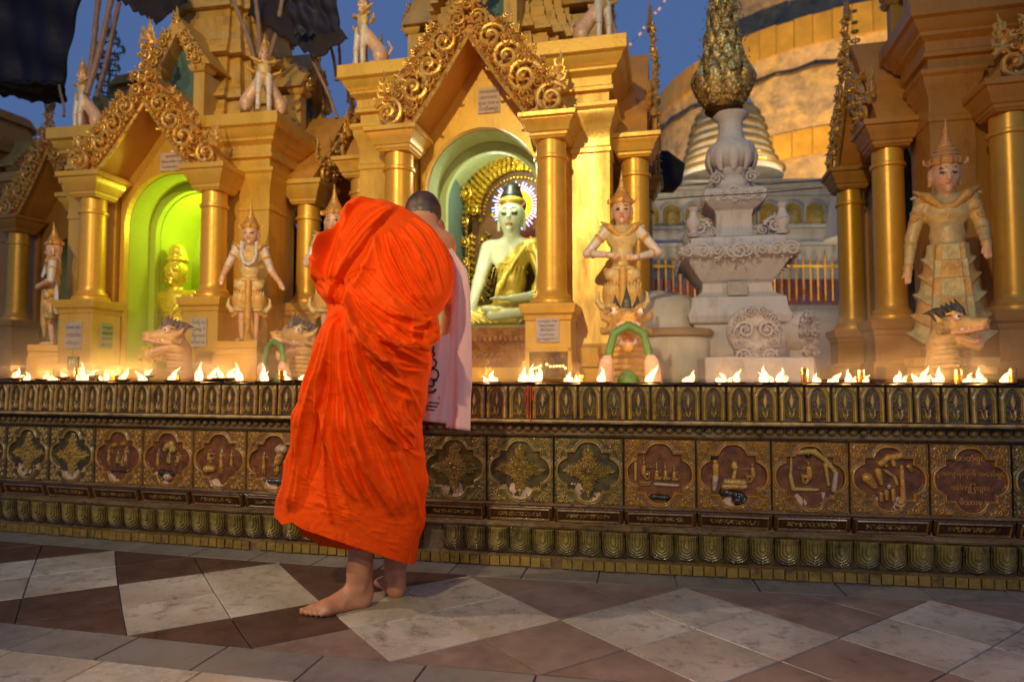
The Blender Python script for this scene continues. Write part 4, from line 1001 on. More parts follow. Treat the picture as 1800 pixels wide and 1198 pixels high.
def volute(R, seed, leafy=True, hand=1):
    """one acanthus volute lying in the xz plane, standing proud towards -y"""
    r = random.Random(seed); b = MB()
    pts = []; rs = []; n = 44; turns = 1.75
    for i in range(n):
        t = i/(n-1); a = 2*PI*turns*t; rr = R*(1-.86*t**.85)
        pts.append((hand*rr*math.cos(a), -.012-.020*t, rr*math.sin(a))); rs.append(R*(.165-.06*t))
    b.tube(pts, rs, 7, .9, up=(0,1,0))
    b.ball((0, -.036, 0), R*.17, 8, 6)
    for k in range(7 if leafy else 4):
        t = .04+k*.105; a = 2*PI*turns*t; rr = R*(1-.86*t**.85)*.80
        p0 = Vector((hand*rr*math.cos(a), -.014, rr*math.sin(a))); a2 = a+1.0+r.uniform(-.2,.2); tip = p0*.52 + Vector((hand*math.cos(a2), 0, math.sin(a2)))*R*.20
        mid = (p0+tip)/2 + Vector((hand*math.cos(a+.5), 0, math.sin(a+.5)))*R*.10 + Vector((0,-.018,0)); tip.y = -.026
        b.tube([p0, mid, tip], [R*.09, R*.11, R*.025], 6, .7, up=(0,1,0))
    for k in range(5 if leafy else 2):           # curled leaves on the outside
        a = .4+k*1.15+r.uniform(-.2,.2); p0 = Vector((hand*R*math.cos(a), -.008, R*math.sin(a)))
        d = Vector((hand*math.cos(a+.5), 0, math.sin(a+.5))); e = Vector((hand*math.cos(a-.9), 0, math.sin(a-.9)))
        b.tube([p0, p0+d*R*.18+Vector((0,-.01,0)), p0+d*R*.24+e*R*.12+Vector((0,-.02,0)), p0+d*R*.14+e*R*.2+Vector((0,-.024,0))], [R*.10, R*.09, R*.07, R*.04], 6, .7, up=(0,1,0))
    return b.mesh('scroll', M_scroll)
VOL = [volute(.1, k, True, h) for k in range(4) for h in (1, -1)]
def finial_mesh():
    b = MB()
    b.tube([(0,0,0),(.016,-.004,.05),(-.008,-.006,.10),(.012,-.006,.15),(0,-.004,.22)], [.026,.030,.022,.016,.003], 7, .7, up=(0,1,0))
    for s in (-1, 1):
        for k in range(3):
            z = .02+k*.045; w = .045-.010*k
            b.tube([(0,-.01,z),(s*w,-.014,z+.012),(s*w*1.15,-.02,z+.04),(s*w*.7,-.024,z+.045)], [.012,.014,.010,.005], 6, .7, up=(0,1,0))
    return b.mesh('finial', M_scroll)
FIN = finial_mesh()
def text_mesh(txt, size, m, ex=.001):
    cu = bpy.data.curves.new('lettering', 'FONT'); cu.body = txt; cu.size = size; cu.align_x = 'CENTER'; cu.align_y = 'CENTER'; cu.extrude = ex
    t = bpy.data.objects.new('lettering', cu); COL.objects.link(t); dg = bpy.context.evaluated_depsgraph_get()
    mm = bpy.data.meshes.new_from_object(t.evaluated_get(dg)); bpy.data.objects.remove(t); mm.materials.clear(); mm.materials.append(m); return mm
GLY = 'ကခဂငစဆညတထဒဓနပဖဘမယရလဝသဟအ'
def scribble(n, seed):
    r = random.Random(seed); return ''.join(r.choice(GLY) + (r.choice('ာိုးံ') if r.random() < .35 else '') + (' ' if r.random() < .12 else '') for _ in range(n))
def plaque(parent, x, y, z, w, h, lines, seed, rz=0, m=None):
    o = MB().box(-w/2, w/2, -.006, .006, -h/2, h/2).build('plaque', m or M_plq, parent, (x, y, z), (0,0,rz), smooth=False)
    for k in range(lines):
        zz = h*(.5-(k+.7)/(lines+.4)); n = max(4, int(w*.86/(h/(lines+.4)*.55)*random.Random(seed+k).uniform(.6, 1)))
        me = text_mesh(scribble(n, seed+k), h/(lines+.4)*.74, M_ink)
        xs = [v.co.x for v in me.vertices]; span = (max(xs)-min(xs)) if xs else 1; sc = min(1.0, w*.9/span)
        link('lettering', me, o, (0, -.0075, zz), (PI/2, 0, 0), (sc, sc, 1))
    return o
def V_roof(zs, zt, hwx, n=10):
    """inner gable line from (hwx, zs) up to (0, zt), gently concave"""
    return [(hwx*(1-i/n), zs + (zt-zs)*((i/n)**1.12)) for i in range(n+1)]
def porch(sh, cx, cy, rz, P, detail=2, niche=M_niche, skirt=True):
    """front porch in its own frame; cx, cy: the middle between the columns"""
    q = Matrix.Translation((cx, cy, 0)) @ Matrix.Rotation(rz, 4, 'Z')
    def add(name, b, m, auto=35, bevel=0):
        o = link(name, b.mesh(name, m, True, auto), sh); o.matrix_local = q
        if bevel:
            bb = o.modifiers.new('b', 'BEVEL'); bb.width = bevel; bb.segments = 2; bb.limit_method = 'ANGLE'; bb.angle_limit = rad(40)
        return o
    pu, zp, zc, zk, zt, G = P['pu'], P['zp'], P['zc'], P['zk'], P['zt'], P['base']
    for s in (-1, 1):
        x = s*pu
        add('pedestal', MB().square_lathe(x, 0, [(.168,G),(.168,G+.10),(.150,G+.11),(.150,zp-.11),(.156,zp-.105),(.160,zp-.075),(.176,zp-.06),(.184,zp-.02),(.184,zp)]), P['m'], bevel=.003)
        r = P['r']
        add('column', MB().lathe(x, 0, [(r*1.42,zp+.001),(r*1.45,zp+.02),(r*1.40,zp+.034),(r*1.2,zp+.040),(r*1.24,zp+.052),(r*1.16,zp+.066),(r*1.02,zp+.085),(r,zp+.12),(r*.97,zc-.16),(r*.97,zc-.13),(r*1.10,zc-.125),(r*1.12,zc-.112),(r*1.10,zc-.10),(r*.98,zc-.095),(r*.98,zc-.002)], 36), M_goldcol)
        h = zk-zc
        add('capital', MB().square_lathe(x, 0, [(r*1.08,zc),(r*1.15,zc+h*.08),(r*1.22,zc+h*.1),(r*1.24,zc+h*.22),(r*1.34,zc+h*.26),(.150,zc+h*.5),(.176,zc+h*.72),(.176,zc+h*.76),(.192,zc+h*.80),(.194,zk)]), P['m'], bevel=.003)
    # roof of the porch: two thick sloping slabs, deep soffit
    ins = pu-.115; inner = V_roof(zk+.001, zt, ins); thick = P['rail']
    D0, D1 = -.13, .55
    for s in (-1, 1):
        b = MB(); n = len(inner)
        out = []
        for i, (x, z) in enumerate(inner):
            a = inner[max(i-1,0)]; c = inner[min(i+1,n-1)]; d = Vector((c[0]-a[0], c[1]-a[1])).normalized(); nn = Vector((-d.y, d.x))*-1
            if nn.x < 0: nn = -nn
            out.append((x+nn.x*thick*.82, z+nn.y*thick*.82))
        out[0] = (pu+.15, zk+.001); out[-1] = (0.0, zt+thick*1.12); inn = inner[:]
        V = []; F = []
        for y in (D0+.035, D1):
            for (x, z) in inn: V.append((s*x, y, z))
            for (x, z) in out: V.append((s*x, y, z))
        for i in range(n-1):
            F += [(i, i+1, n+i+1, n+i), (2*n+i, 3*n+i, 3*n+i+1, 2*n+i+1), (i, 2*n+i, 2*n+i+1, i+1), (n+i, n+i+1, 3*n+i+1, 3*n+i)]
        F += [(0, n, 3*n, 2*n)]
        b.add(V, F); add('porch_roof', b, P['mu'], 30)
        # raised mouldings along both edges of the rail
        add('gable_moulding', MB().tube([(s*x*.985, D0+.004, z-.004) for x, z in inn], [.017]*n, 6), P['ms']) if detail else None
    # carved rails
    if detail:
        def atr(f, off):      # point along the rail: f 0 foot .. 1 apex
            i = f*(len(inner)-1); k = min(int(i), len(inner)-2); fr = i-k; a, c = inner[k], inner[k+1]
            p = Vector((a[0]+(c[0]-a[0])*fr, a[1]+(c[1]-a[1])*fr)); d = Vector((c[0]-a[0], c[1]-a[1])).normalized(); nn = Vector((-d.y, d.x));
            if nn.x < 0: nn = -nn
            return p + nn*off
        T = thick/.27
        items = [(.265,.225,.045,3),(.42,.235,.04,0),(.55,.22,.045,2),(.66,.235,.038,1),(.79,.22,.04,3),(.90,.215,.036,0),(.13,.04,.038,2),(.27,.035,.035,0),(.41,.035,.035,1),(.54,.03,.035,2),(.66,.035,.032,3),(.79,.035,.03,0),(.03,.115,.118,0),(.34,.125,.135,1),(.60,.120,.122,2),(.84,.115,.105,3),(.19,.06,.052,1),(.185,.185,.05,2),(.475,.055,.05,3),(.475,.195,.055,0),(.72,.06,.045,1),(.72,.185,.05,2),(.95,.075,.05,3),(.08,.235,.04,1)]
        if detail == 1: items = items[12:21]
        for s in (-1, 1):
            for f, off, R_, sd in items:
                p = atr(min(f, .999), off*T)
                if f < .05: p.x = pu+.02
                o = link('scroll', VOL[(sd*2 + (0 if s > 0 else 1)) % 8], sh); sc = R_/.1*T
                o.matrix_local = q @ Matrix.Translation((s*p.x, D0+.006, p.y)) @ Matrix.Rotation(s*(-.5+f*1.2), 4, 'Y') @ Matrix.Diagonal((sc, 1.25, sc, 1))
            for f in ((.2,.36,.5,.63,.76,.88) if detail == 2 else (.5,)):
                p = atr(f, .245*T); o = link('crocket', FIN, sh); o.matrix_local = q @ Matrix.Translation((s*p.x, D0+.02, p.y)) @ Matrix.Rotation(s*(.75-.3*f), 4, 'Y') @ Matrix.Diagonal((.8*T, .9, .42*T, 1))
            o = link('finial', FIN, sh); o.matrix_local = q @ Matrix.Translation((s*(pu+.06), D0+.03, zk+.20*T)) @ Matrix.Rotation(s*.1, 4, 'Y') @ Matrix.Diagonal((1.0*T, 1, 1.05*T, 1))
        for s in (-1, 1):
            for dx, dz, R_, kk in ((.07,.10,.07,0),(.075,.235,.062,1),(.0,.19,.05,2)):
                o = link('scroll', VOL[kk*2+(0 if s > 0 else 1)], sh); o.matrix_local = q @ Matrix.Translation((s*dx*T, D0+.006-.004*kk, zt+dz*T)) @ Matrix.Rotation(s*.9, 4, 'Y') @ Matrix.Diagonal((R_/.1*T, 1.2, R_/.1*T, 1))
        for dz, R_ in ((.32,.06),(.42,.065),(.50,.05)):
            o = link('scroll', VOL[int(R_*1000) % 8], sh); o.matrix_local = q @ Matrix.Translation((0, D0+.025, zt+dz*T)) @ Matrix.Diagonal((R_/.1, 1.3, R_/.1, 1))
        o = link('finial', FIN, sh); o.matrix_local = q @ Matrix.Translation((0, D0+.03, zt+.50*T)) @ Matrix.Diagonal((1.4, 1, 1.2, 1))
    # tympanum with the arched opening
    aw, az = P['aw'], P['az']           # arch half width, springing height
    def tym(yv, aw, az, top_in, name, m, y2=None, bot=G):
        b = MB(); n = 28; V = []; F = []
        arch = [(aw*math.cos(PI*i/n), az + aw*math.sin(PI*i/n)*1.02) for i in range(n+1)]
        topv = []
        for x, z in arch:
            ax_ = min(abs(x)/top_in, 1); tz = zt + .02 - (zt-zk)*ax_**.9 if True else 0
            topv.append((x*top_in/aw if abs(x) > aw*.98 else x*1.0, max(tz, z+.01)))
        outer = [(top_in, bot)] + [(top_in, az)] + [(top_in*math.cos(PI*i/n), 0) for i in range(0)]
        # left and right jambs
        for s in (-1, 1):
            b.box(min(s*aw, s*top_in), max(s*aw, s*top_in), yv, y2, bot, az-.0005); b.prism([(s*aw, az), (s*top_in, az), (s*top_in, zk)], yv, y2)
        for i in range(n):
            x0, z0 = arch[i]; x1, z1 = arch[i+1]
            X0 = x0/aw*top_in; X1 = x1/aw*top_in
            def top(X): return max(az+.002, zk + (zt+.03-zk)*(1-min(abs(X)/top_in, 1))**1.0)
            Z0 = top(X0); Z1 = top(X1)
            V = [(x0,yv,z0),(x1,yv,z1),(X1,yv,Z1),(X0,yv,Z0),(x0,y2,z0),(x1,y2,z1),(X1,y2,Z1),(X0,y2,Z0)]
            b.add(V, [(0,1,2,3),(4,7,6,5),(0,4,5,1),(3,2,6,7)])
        return add(name, b, m, 30)
    tym(.20, aw, az, ins+.03, 'tympanum', P['m'], .26)
    tym(.262, aw-.004, az, ins+.01, 'arch_reveal', niche, .50)
    tym(.502, aw*.86, az-.02, ins+.01, 'inner_arch', niche, .56)
    # vaulted niche behind
    b = MB(); n = 24; V = []; F = []; aw2 = aw*.84
    aw2 = P.get('nw', aw2); prof = [(aw2, G)] + [(aw2*math.cos(PI*i/n), az-.02+aw2*math.sin(PI*i/n)) for i in range(n+1)] + [(-aw2, G)]
    k = len(prof)
    ys = [.565, P.get('nd', 1.02)]
    for y in ys: V += [(x, y, z) for x, z in prof]
    F = [(i, i+1, k+i+1, k+i) for i in range(k-1)] + [tuple(range(k, 2*k))]
    b.add(V, F); add('niche', b, niche, 30)
    return q
def shrine(name, Cp, th, P, label, group, fronts=(0, 90, -90), niche=M_niche, up=True):
    sh = empty(name, (Cp[0], Cp[1], 0), -th, label, 'shrine', group)
    hw = P['hw']; p0 = .15; cy = p0+hw; G = P['base']; zk, zco = P['zk'], P['zco']
    # plinth and four corner masses
    b = MB().box(-hw-.30, hw+.30, cy-hw-.0, cy+hw+.30, G-.05, G+.07); b.build('plinth', P['m'], sh, smooth=False)
    a0 = P['pu']-.06; zb = zco-.42
    for sx in (-1, 1):
        for sy in (-1, 1):
            c = MB(); x0, x1 = sorted((sx*a0, sx*(hw-.02))); y0, y1 = sorted((cy+sy*a0, cy+sy*(hw-.02))); c.box(x0, x1, y0, y1, G+.071, zb)
            c.build('corner_block', P['m'], sh, smooth=False, bevel=.003)
            px, py = sx*(hw-.13), cy+sy*(hw-.13)
            MB().square_lathe(px, py, [(.155,G+.072),(.155,G+.2),(.138,G+.22),(.132,G+.24),(.132,zb-.34),(.140,zb-.335),(.140,zb-.30),(.134,zb-.295),(.134,zb-.18),(.146,zb-.15),(.15,zb-.12),(.168,zb-.09),(.172,zb-.05),(.19,zb-.03),(.19,zb-.002)]).build('pilaster', P['m'], sh, bevel=.003)
    # entablature and stepped cornice
    e = hw+.03
    eh = (hw-.47)/2; ec = .47+eh
    for sx in (-1, 1):
        for sy in (-1, 1):
            MB().square_lathe(sx*ec, cy+sy*ec, [(eh,zb),(eh,zb+.08),(eh+.03,zb+.09),(eh+.03,zb+.12),(eh+.02,zb+.125),(eh+.02,zb+.19),(eh+.06,zb+.22),(eh+.06,zb+.24),(eh+.09,zb+.27),(eh+.105,zb+.31),(eh+.13,zb+.325),(eh+.13,zb+.42),(eh,zb+.421)]).build('cornice', P['m'], sh, bevel=.003)
    MB().box(-.46, .46, cy-.64, cy+.64, zb+.1, zb+.425).build('attic', P['m'], sh, smooth=False); MB().box(-.64, .64, cy-.46, cy+.46, zb+.101, zb+.424).build('attic', P['m'], sh, smooth=False)
    # stepped roof, re-entrant at the corners
    if up:
        z = zco+.002; h = .78; hs = [.05,.05,.05,.07,.10,.045,.05,.06,.12,.16,.05,.05,.07,.14,.18,.06,.08]
        hws = [.80,.76,.72,.69,.66,.70,.67,.63,.60,.56,.62,.58,.55,.50,.46,.50,.46]
        for i, (hh, w) in enumerate(zip(hs, hws)):
            w *= P['ts']; hh *= P['th']
            for hf, wd in ((.55, 0), (.45, -.022)):
                b = MB(); ww = w+wd; h1_ = hh*hf
                b.box(-ww, ww, cy-ww*.50, cy+ww*.50, z, z+h1_-.001); b.box(-ww*.50, ww*.50, cy-ww, cy+ww, z+.0003, z+h1_-.0013)
                b.box(-ww*.92, ww*.92, cy-ww*.68, cy+ww*.68, z+.0006, z+h1_-.0016); b.box(-ww*.68, ww*.68, cy-ww*.92, cy+ww*.92, z+.0009, z+h1_-.0019); b.box(-ww*.80, ww*.80, cy-ww*.80, cy+ww*.80, z+.0012, z+h1_-.0022)
                b.build('roof_tier', M_gold_shaded if P.get('shaded') else M_goldr, sh, smooth=False); z += h1_
        # blind niches with little gables on the four sides
        for a in (0, 90, -90):
            qm = Matrix.Translation((0, cy, 0)) @ Matrix.Rotation(rad(a), 4, 'Z') @ Matrix.Translation((0, -.83*P['ts'], 0))
            nz = zco+.06; nw = .155; nh = P['nh']
            for s in (-1, 1):
                o = link('niche_post', MB().box(min(s*nw, s*(nw+.10)), max(s*nw, s*(nw+.10)), 0, .5, nz-.06, nz+nh).mesh('niche_post', M_goldr, False), sh); o.matrix_local = qm
                o = link('niche_post', MB().square_lathe(s*(nw+.05), .04, [(.058,nz+nh),(.075,nz+nh+.02),(.08,nz+nh+.05)]).mesh('niche_capital', M_goldr), sh); o.matrix_local = qm; o.name = 'niche_capital'
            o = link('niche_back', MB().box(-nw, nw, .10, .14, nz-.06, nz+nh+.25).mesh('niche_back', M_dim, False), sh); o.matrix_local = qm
            V = V_roof(nz+nh+.05, nz+nh+.34, nw-.0)
            for s in (-1, 1):
                b = MB(); n = len(V); pts = []
                poly = [(s*x, z_) for x, z_ in V] + [(0, nz+nh+.50)] + [(s*(nw+.17), nz+nh+.052)]
                b.prism(poly, -.03, .5); o = link('gable_roof', b.mesh('gable_roof', M_goldr, True, 30), sh); o.matrix_local = qm
                for f, R_, k in ((.0,.062,0),(.3,.062,1),(.6,.055,2),(.88,.05,3)):
                    i = min(int(f*(n-1)), n-1); x, z_ = V[i]; o = link('scroll', VOL[(k*2+(0 if s > 0 else 1)) % 8], sh)
                    o.matrix_local = qm @ Matrix.Translation((s*(x+.055), -.035, z_+.045)) @ Matrix.Rotation(s*(-.5+f), 4, 'Y') @ Matrix.Diagonal((R_/.1, .8, R_/.1, 1))
            o = link('finial', FIN, sh); o.matrix_local = qm @ Matrix.Translation((0, -.03, nz+nh+.42)) @ Matrix.Diagonal((.7, .8, .7, 1))
    for k, a in enumerate(fronts):
        # each porch stands before its own side
        R_ = Matrix.Translation((0, cy, 0)) @ Matrix.Rotation(rad(a), 4, 'Z') @ Matrix.Translation((0, -cy, 0)); o_ = R_ @ Vector((0, 0, 0))
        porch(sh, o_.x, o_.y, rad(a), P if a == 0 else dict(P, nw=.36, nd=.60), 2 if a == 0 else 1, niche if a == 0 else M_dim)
    return sh, cy
M_goldr = mat('gold_painted_brick', srgb(210,158,64), .5, metal=.08, var=.13, scale=7, bump=.18, bscale=40, dirt=srgb(110,80,44), dirt_amt=.5, dirt_scale=6, hue2=srgb(186,160,110), hue_amt=.5, streak=True)
def zat(px, py, Y): return on_y(px, py, Y).z
Cc = (-.27, 4.60); thc = rad(13.2)
PC = dict(nw=.60, nd=1.62, pu=.55, r=.104, zp=zat(830,541,4.6), zc=zat(830,263,4.6), zk=zat(830,224,4.6), zt=zat(830,76,4.6), base=.80, rail=.27, aw=.43, az=zat(830,332,4.85), hw=.93, zco=zat(1093,92,4.66), m=M_gold, mu=M_under, ms=M_scroll, ts=1.0, th=1.0, nh=.55)
cen, cyc = shrine('gilded_shrine', Cc, thc, PC, 'large bright golden shrine behind the monk with a white-faced seated Buddha in its niche', 'gilded shrines behind the wall')
Cl = (-.5407*5.35, 5.35); thl = rad(10.5)
PL = dict(PC, nw=.37, nd=1.05, zp=zat(262,528,5.35), zc=zat(262,346,5.35), zk=zat(262,305,5.35), zt=zat(262,190,5.35), rail=.235, r=.098, aw=.43, az=zat(262,395,5.6), zco=zat(478,206,5.33), th=1.0, nh=.42)
lef, cyl = shrine('gilded_shrine', Cl, thl, PL, 'golden shrine left of the monk with a glowing lime green niche', 'gilded shrines behind the wall', niche=M_nicheY)
Cr = (3.59, 3.93); thr = rad(14)
PR = dict(PC, nw=.37, nd=1.02, zp=zat(1577,563,4.68), zc=zat(1577,264,4.68), zk=zat(1577,220,4.68), zt=zat(1577,220,4.68)+.57, zco=zat(1630,18,4.31), m=M_gold_shaded, mu=M_under, shaded=1, az=2.2)
rig, cyr = shrine('gilded_shrine', Cr, thr, PR, 'dim golden shrine at the right edge with an armoured figure before its corner', 'gilded shrines behind the wall', fronts=(0, -90))
C0 = (-4.9, 7.15)
P0_ = dict(PL, m=M_gold_shaded, mu=M_under, shaded=1, base=.80, zp=zat(40,560,7.0), zc=zat(40,400,7.0), zk=zat(20,372,7.0), zt=zat(40,262,7.0), zco=zat(40,300,6.6)+.0, az=1.9, nh=.40)
P0_['zco'] = P0_['zt']-.12; P0_['hw'] = 1.15
far, cy0 = shrine('gilded_shrine', C0, rad(18), P0_, 'unlit golden shrine at the far left edge behind the figure in profile', 'gilded shrines behind the wall', fronts=(0, 90))
# inscribed plaques
plaque(cen, .06, .193, zat(834,184,4.85), .165, .185, 4, 3)
plaque(cen, .55, -.157, zat(963,582,4.45), .15, .155, 5, 11, m=mat('grey_marble', srgb(186,170,176), .5, bump=.05))
plaque(lef, .07, .193, zat(284,285,5.55), .33, .155, 3, 21)
plaque(lef, -.55, -.157, zat(137,590,5.4), .145, .21, 3, 31, m=mat('blank_marble', srgb(170,160,158), .5, bump=.05)); plaque(lef, .55, -.157, zat(356,586,5.25), .13, .22, 4, 41, m=mat('blank_marble', srgb(190,176,160), .5, bump=.05))
plaque(lef, -.393, -.0, zat(175,590,5.4), .12, .20, 4, 51, rz=PI/2, m=mat('blank_marble', srgb(150,160,110), .5, bump=.05))

C5 = (-7.7, 8.3)
fr5, _ = shrine('gilded_shrine', C5, rad(16), dict(P0_, hw=.93, zco=zat(20,340,8.3), zt=zat(20,340,8.3)+.1), 'unlit shrine roof just visible at the left edge below the tarpaulin', 'gilded shrines behind the wall', fronts=(0,))
# ================================================================ painted guardian figures
PAL = [srgb(226,178,144), srgb(212,160,78), srgb(222,204,190), srgb(44,32,28), srgb(196,110,92), srgb(214,184,124), srgb(150,138,110), srgb(70,58,66), srgb(84,130,58), srgb(176,112,48)]
M_fig = mat('painted_statue', (1,1,1), .42, metal=.08, var=.16, scale=26, bump=.25, bscale=60, attr=True, dirt=srgb(96,70,44), dirt_amt=.4, dirt_scale=22, dirt_lo=.57)
def hand_p(w, d, c=0, r=.011, fl=.034, spread=.010):
    w = Vector(w); d = Vector(d).normalized(); l = d.cross(Vector((0,1,0)))
    if l.length < .2: l = Vector((1,0,0))
    l.normalize(); P = [ell(w+d*.020, (.021,.016,.024), c, None, .012)]
    for i, (o, f) in enumerate([(-1.5,.85),(-.5,1),(.5,.95),(1.5,.75)]):
        a = w+d*.034+l*o*spread; P += [cap(a, a+d*fl*f, r*.55, r*.42, c, .005)]
    P += [cap(w+d*.012-l*.018, w+d*.038-l*.030, r*.6, r*.45, c, .005)]
    return P
def zstretch(P, k, wx=1.0):
    out = []
    for p in P:
        p = list(p); s_ = np.array([wx, 1, k], dtype=np.float32); p[1] = p[1]*s_
        if p[0] == 'cap': p[2] = p[2]*s_
        out.append(tuple(p))
    return out
def pscale(P, c, k):
    out = []; c = np.array(c, dtype=np.float32)
    for p in P:
        p = list(p); p[1] = c+(p[1]-c)*k; p[2] = c+(p[2]-c)*k if p[0] == 'cap' else p[2]*k
        if p[0] == 'cap': p[3] *= k; p[4] *= k
        if p[6] is not None: p[6] *= k
        out.append(tuple(p))
    return out
def head_p(z=.905, x=0, y=0, yaw=0, tilt=0):
    m = Matrix.Translation((x, y, z)) @ Matrix.Rotation(yaw, 4, 'Z') @ Matrix.Rotation(tilt, 4, 'X')
    def q(*p): return m @ Vector(p)
    P = [ell(q(0,0,.012), (.053,.058,.060), 0, (tilt,0,yaw), .01), ell(q(0,-.012,-.030), (.040,.044,.040), 0, (tilt,0,yaw), .03), cap(q(0,.008,-.05), q(0,.012,-.10), .026, .028, 0, .02)]
    P += [cap(q(0,-.053,.012), q(0,-.064,-.016), .005, .0085, 0, .008), cap(q(0,-.050,-.062), q(0,-.044,-.064), .012, .012, 0, .02)]
    P += [ell(q(s*.021,-.052,.006), (.0120,.006,.0040), 3, (0,0,yaw), .001) for s in (-1,1)]
    P += [cap(q(s*.010,-.055,.024), q(s*.034,-.048,.026), .0026, .002, 3, .001) for s in (-1,1)]
    P += [ell(q(0,-.056,-.036), (.0105,.006,.0032), 4, (0,0,yaw), .002)]
    P += [ell(q(s*.054,.004,-.006), (.010,.016,.030), 0, (0,0,yaw), .01) for s in (-1,1)] + [ell(q(s*.056,.004,-.040), (.009,.010,.014), 1, None, .004) for s in (-1,1)]
    return P, m
ARM = {'hips':   ([(-.118,0,.775),(-.255,.0,.625),(-.085,-.095,.595)], [(.118,0,.775),(.255,.0,.625),(.085,-.095,.575)], (1,-.1,.0), (-1,-.1,.05)),
       'apart':  ([(-.118,0,.775),(-.195,.02,.635),(-.225,-.07,.525)], [(.118,0,.775),(.185,.02,.60),(.275,-.06,.49)], (-.1,-.3,-1), (.5,-.2,-.8)),
       'prayer': ([(-.118,0,.775),(-.20,-.02,.60),(-.035,-.115,.69)], [(.118,0,.775),(.20,-.02,.60),(.035,-.115,.69)], (.2,-.2,1), (-.2,-.2,1)),
       'clasp':  ([(-.118,0,.775),(-.175,-.01,.60),(-.02,-.13,.56)], [(.118,0,.775),(.175,-.01,.60),(.03,-.13,.55)], (.8,-.2,-.3), (-.8,-.2,-.3)),
       'down':   ([(-.112,0,.775),(-.168,.0,.60),(-.195,-.05,.43)], [(.112,0,.775),(.160,.0,.63),(.160,-.10,.525)], (0,-.1,-1), (.05,-.2,-1))}
def guardian(name, pose, dress, label, Pw, face, h, tint=None, yaw=0, tilt=.12, stand=True):
    """Pw: world place of the feet; face: heading (0 = towards the viewer); h: height to the crown tip"""
    S_ = h/1.30; o = empty(name, Pw, face, label, 'statue', 'painted guardian statues')
    B = []
    hp_, hm = head_p(z=1.0, yaw=yaw, tilt=tilt); hp_ = pscale(hp_, (0,0,1.0), 1.32)
    torso_c = 5
    B += [ell((0,.0,.715), (.116,.072,.088), torso_c, None, .03), ell((0,0,.60), (.086,.062,.080), torso_c, None, .04), ell((0,0,.51), (.088,.062,.06), 1, None, .03), cap((-.09,0,.775), (.09,0,.775), .034, .034, torso_c, .03), cap((0,.01,.80), (0,.01,.86), .034, .027, 0, .02)]
    for side in (0, 1):
        a, b, c = ARM[pose][side]; d = ARM[pose][2+side]
        ac = 5 if dress == 'armour' else 2
        B += [cap(a, b, .041, .033, ac, .015), cap(b, c, .032, .021, ac if pose == 'hips' or dress == 'armour' else 0, .01)] + hand_p(c, d)
        bv = Vector(b); cv = Vector(c); av = Vector(a)
        for f, r in ((.25,.037),(.9,.029)): p = bv+(cv-bv)*f; B += [ell(p, (r,r,.011), 1, ((cv-bv).to_track_quat('Z','Y').to_euler()), .003)]
        B += [ell(av+(bv-av)*.35, (.050,.046,.016), 1, ((bv-av).to_track_quat('Z','Y').to_euler()), .004)]
    for s in (-1, 1):
        lx = .062
        B += [cap((s*.045,0,.48), (s*lx,-.008,.27), .055, .040, 1 if dress != 'armour' else 5, .02), cap((s*lx,-.008,.27), (s*lx,.01,.055), .036, .021, 0, .01), cap((s*lx,.012,.018), (s*(lx+.018),-.075,.014), .020, .016, 0, .01)]
        B += [cap((s*(lx+.012)+k*.008-.004,-.075,.012), (s*(lx+.015)+k*.010-.004,-.098,.010), .007, .006, 0, .004) for k in (-1.5,-.5,.5,1.5)]
        B += [ell((s*lx,.008,.075), (.027,.027,.010), 1, None, .003)]
    B = zstretch(B, 1.105) + hp_
    pal = list(PAL)
    if tint: pal = [tuple(a*b for a, b in zip(c, tint)) for c in pal]
    link('body', sdf_mesh('body', B, pal, M_fig, .0072, .014, 1), o, sc=(S_,)*3)
    # crown: tiered cone
    cp = [(.058,.0),(.064,.006),(.064,.022),(.058,.026),(.060,.032),(.056,.045),(.050,.062),(.054,.066),(.048,.080),(.040,.092),(.044,.098),(.036,.115),(.030,.124),(.033,.130),(.025,.150),(.020,.165),(.022,.170),(.015,.195),(.011,.225),(.013,.230),(.006,.27),(.001,.33)]
    cm = MB().lathe(0, 0, cp, 18)
    for k in range(9):
        a = 2*PI*k/9; cm.tube([(.062*math.cos(a),.062*math.sin(a),.0),(.066*math.cos(a),.066*math.sin(a),.03),(.056*math.cos(a),.056*math.sin(a),.056)], [.012,.010,.002], 5, .5)
    for s in (-1, 1): cm.tube([(s*.060,0,.0),(s*.078,0,.012),(s*.082,0,.04),(s*.074,0,.052)], [.010,.012,.008,.002], 6, .6)
    M_cr = M_crown if not tint else M_crown2
    c_ = link('crown', cm.mesh('crown', M_cr, True, 50), o); c_.matrix_local = Matrix.Diagonal((S_, S_, S_, 1)) @ hm @ Matrix.Translation((0,.008,.052)) @ Matrix.Rotation(-.05, 4, 'X') @ Matrix.Diagonal((1.26, 1.26, .76, 1))
    # clothing
    K = []
    for s in (-1, 1):     # upswept shoulder wings of the collar
        K += chain([(s*.03,-.052,.735),(s*.09,-.050,.79),(s*.155,-.01,.835)], [.020,.024,.006], 1, .012)
        K += chain([(s*.05,.03,.80),(s*.12,.02,.81),(s*.165,0,.80)], [.018,.020,.007], 5, .01)
    K += [ell((0,-.056,.73), (.05,.016,.03), 1, None, .01), ell((0,-.062,.695), (.014,.010,.02), 5, None, .004)]
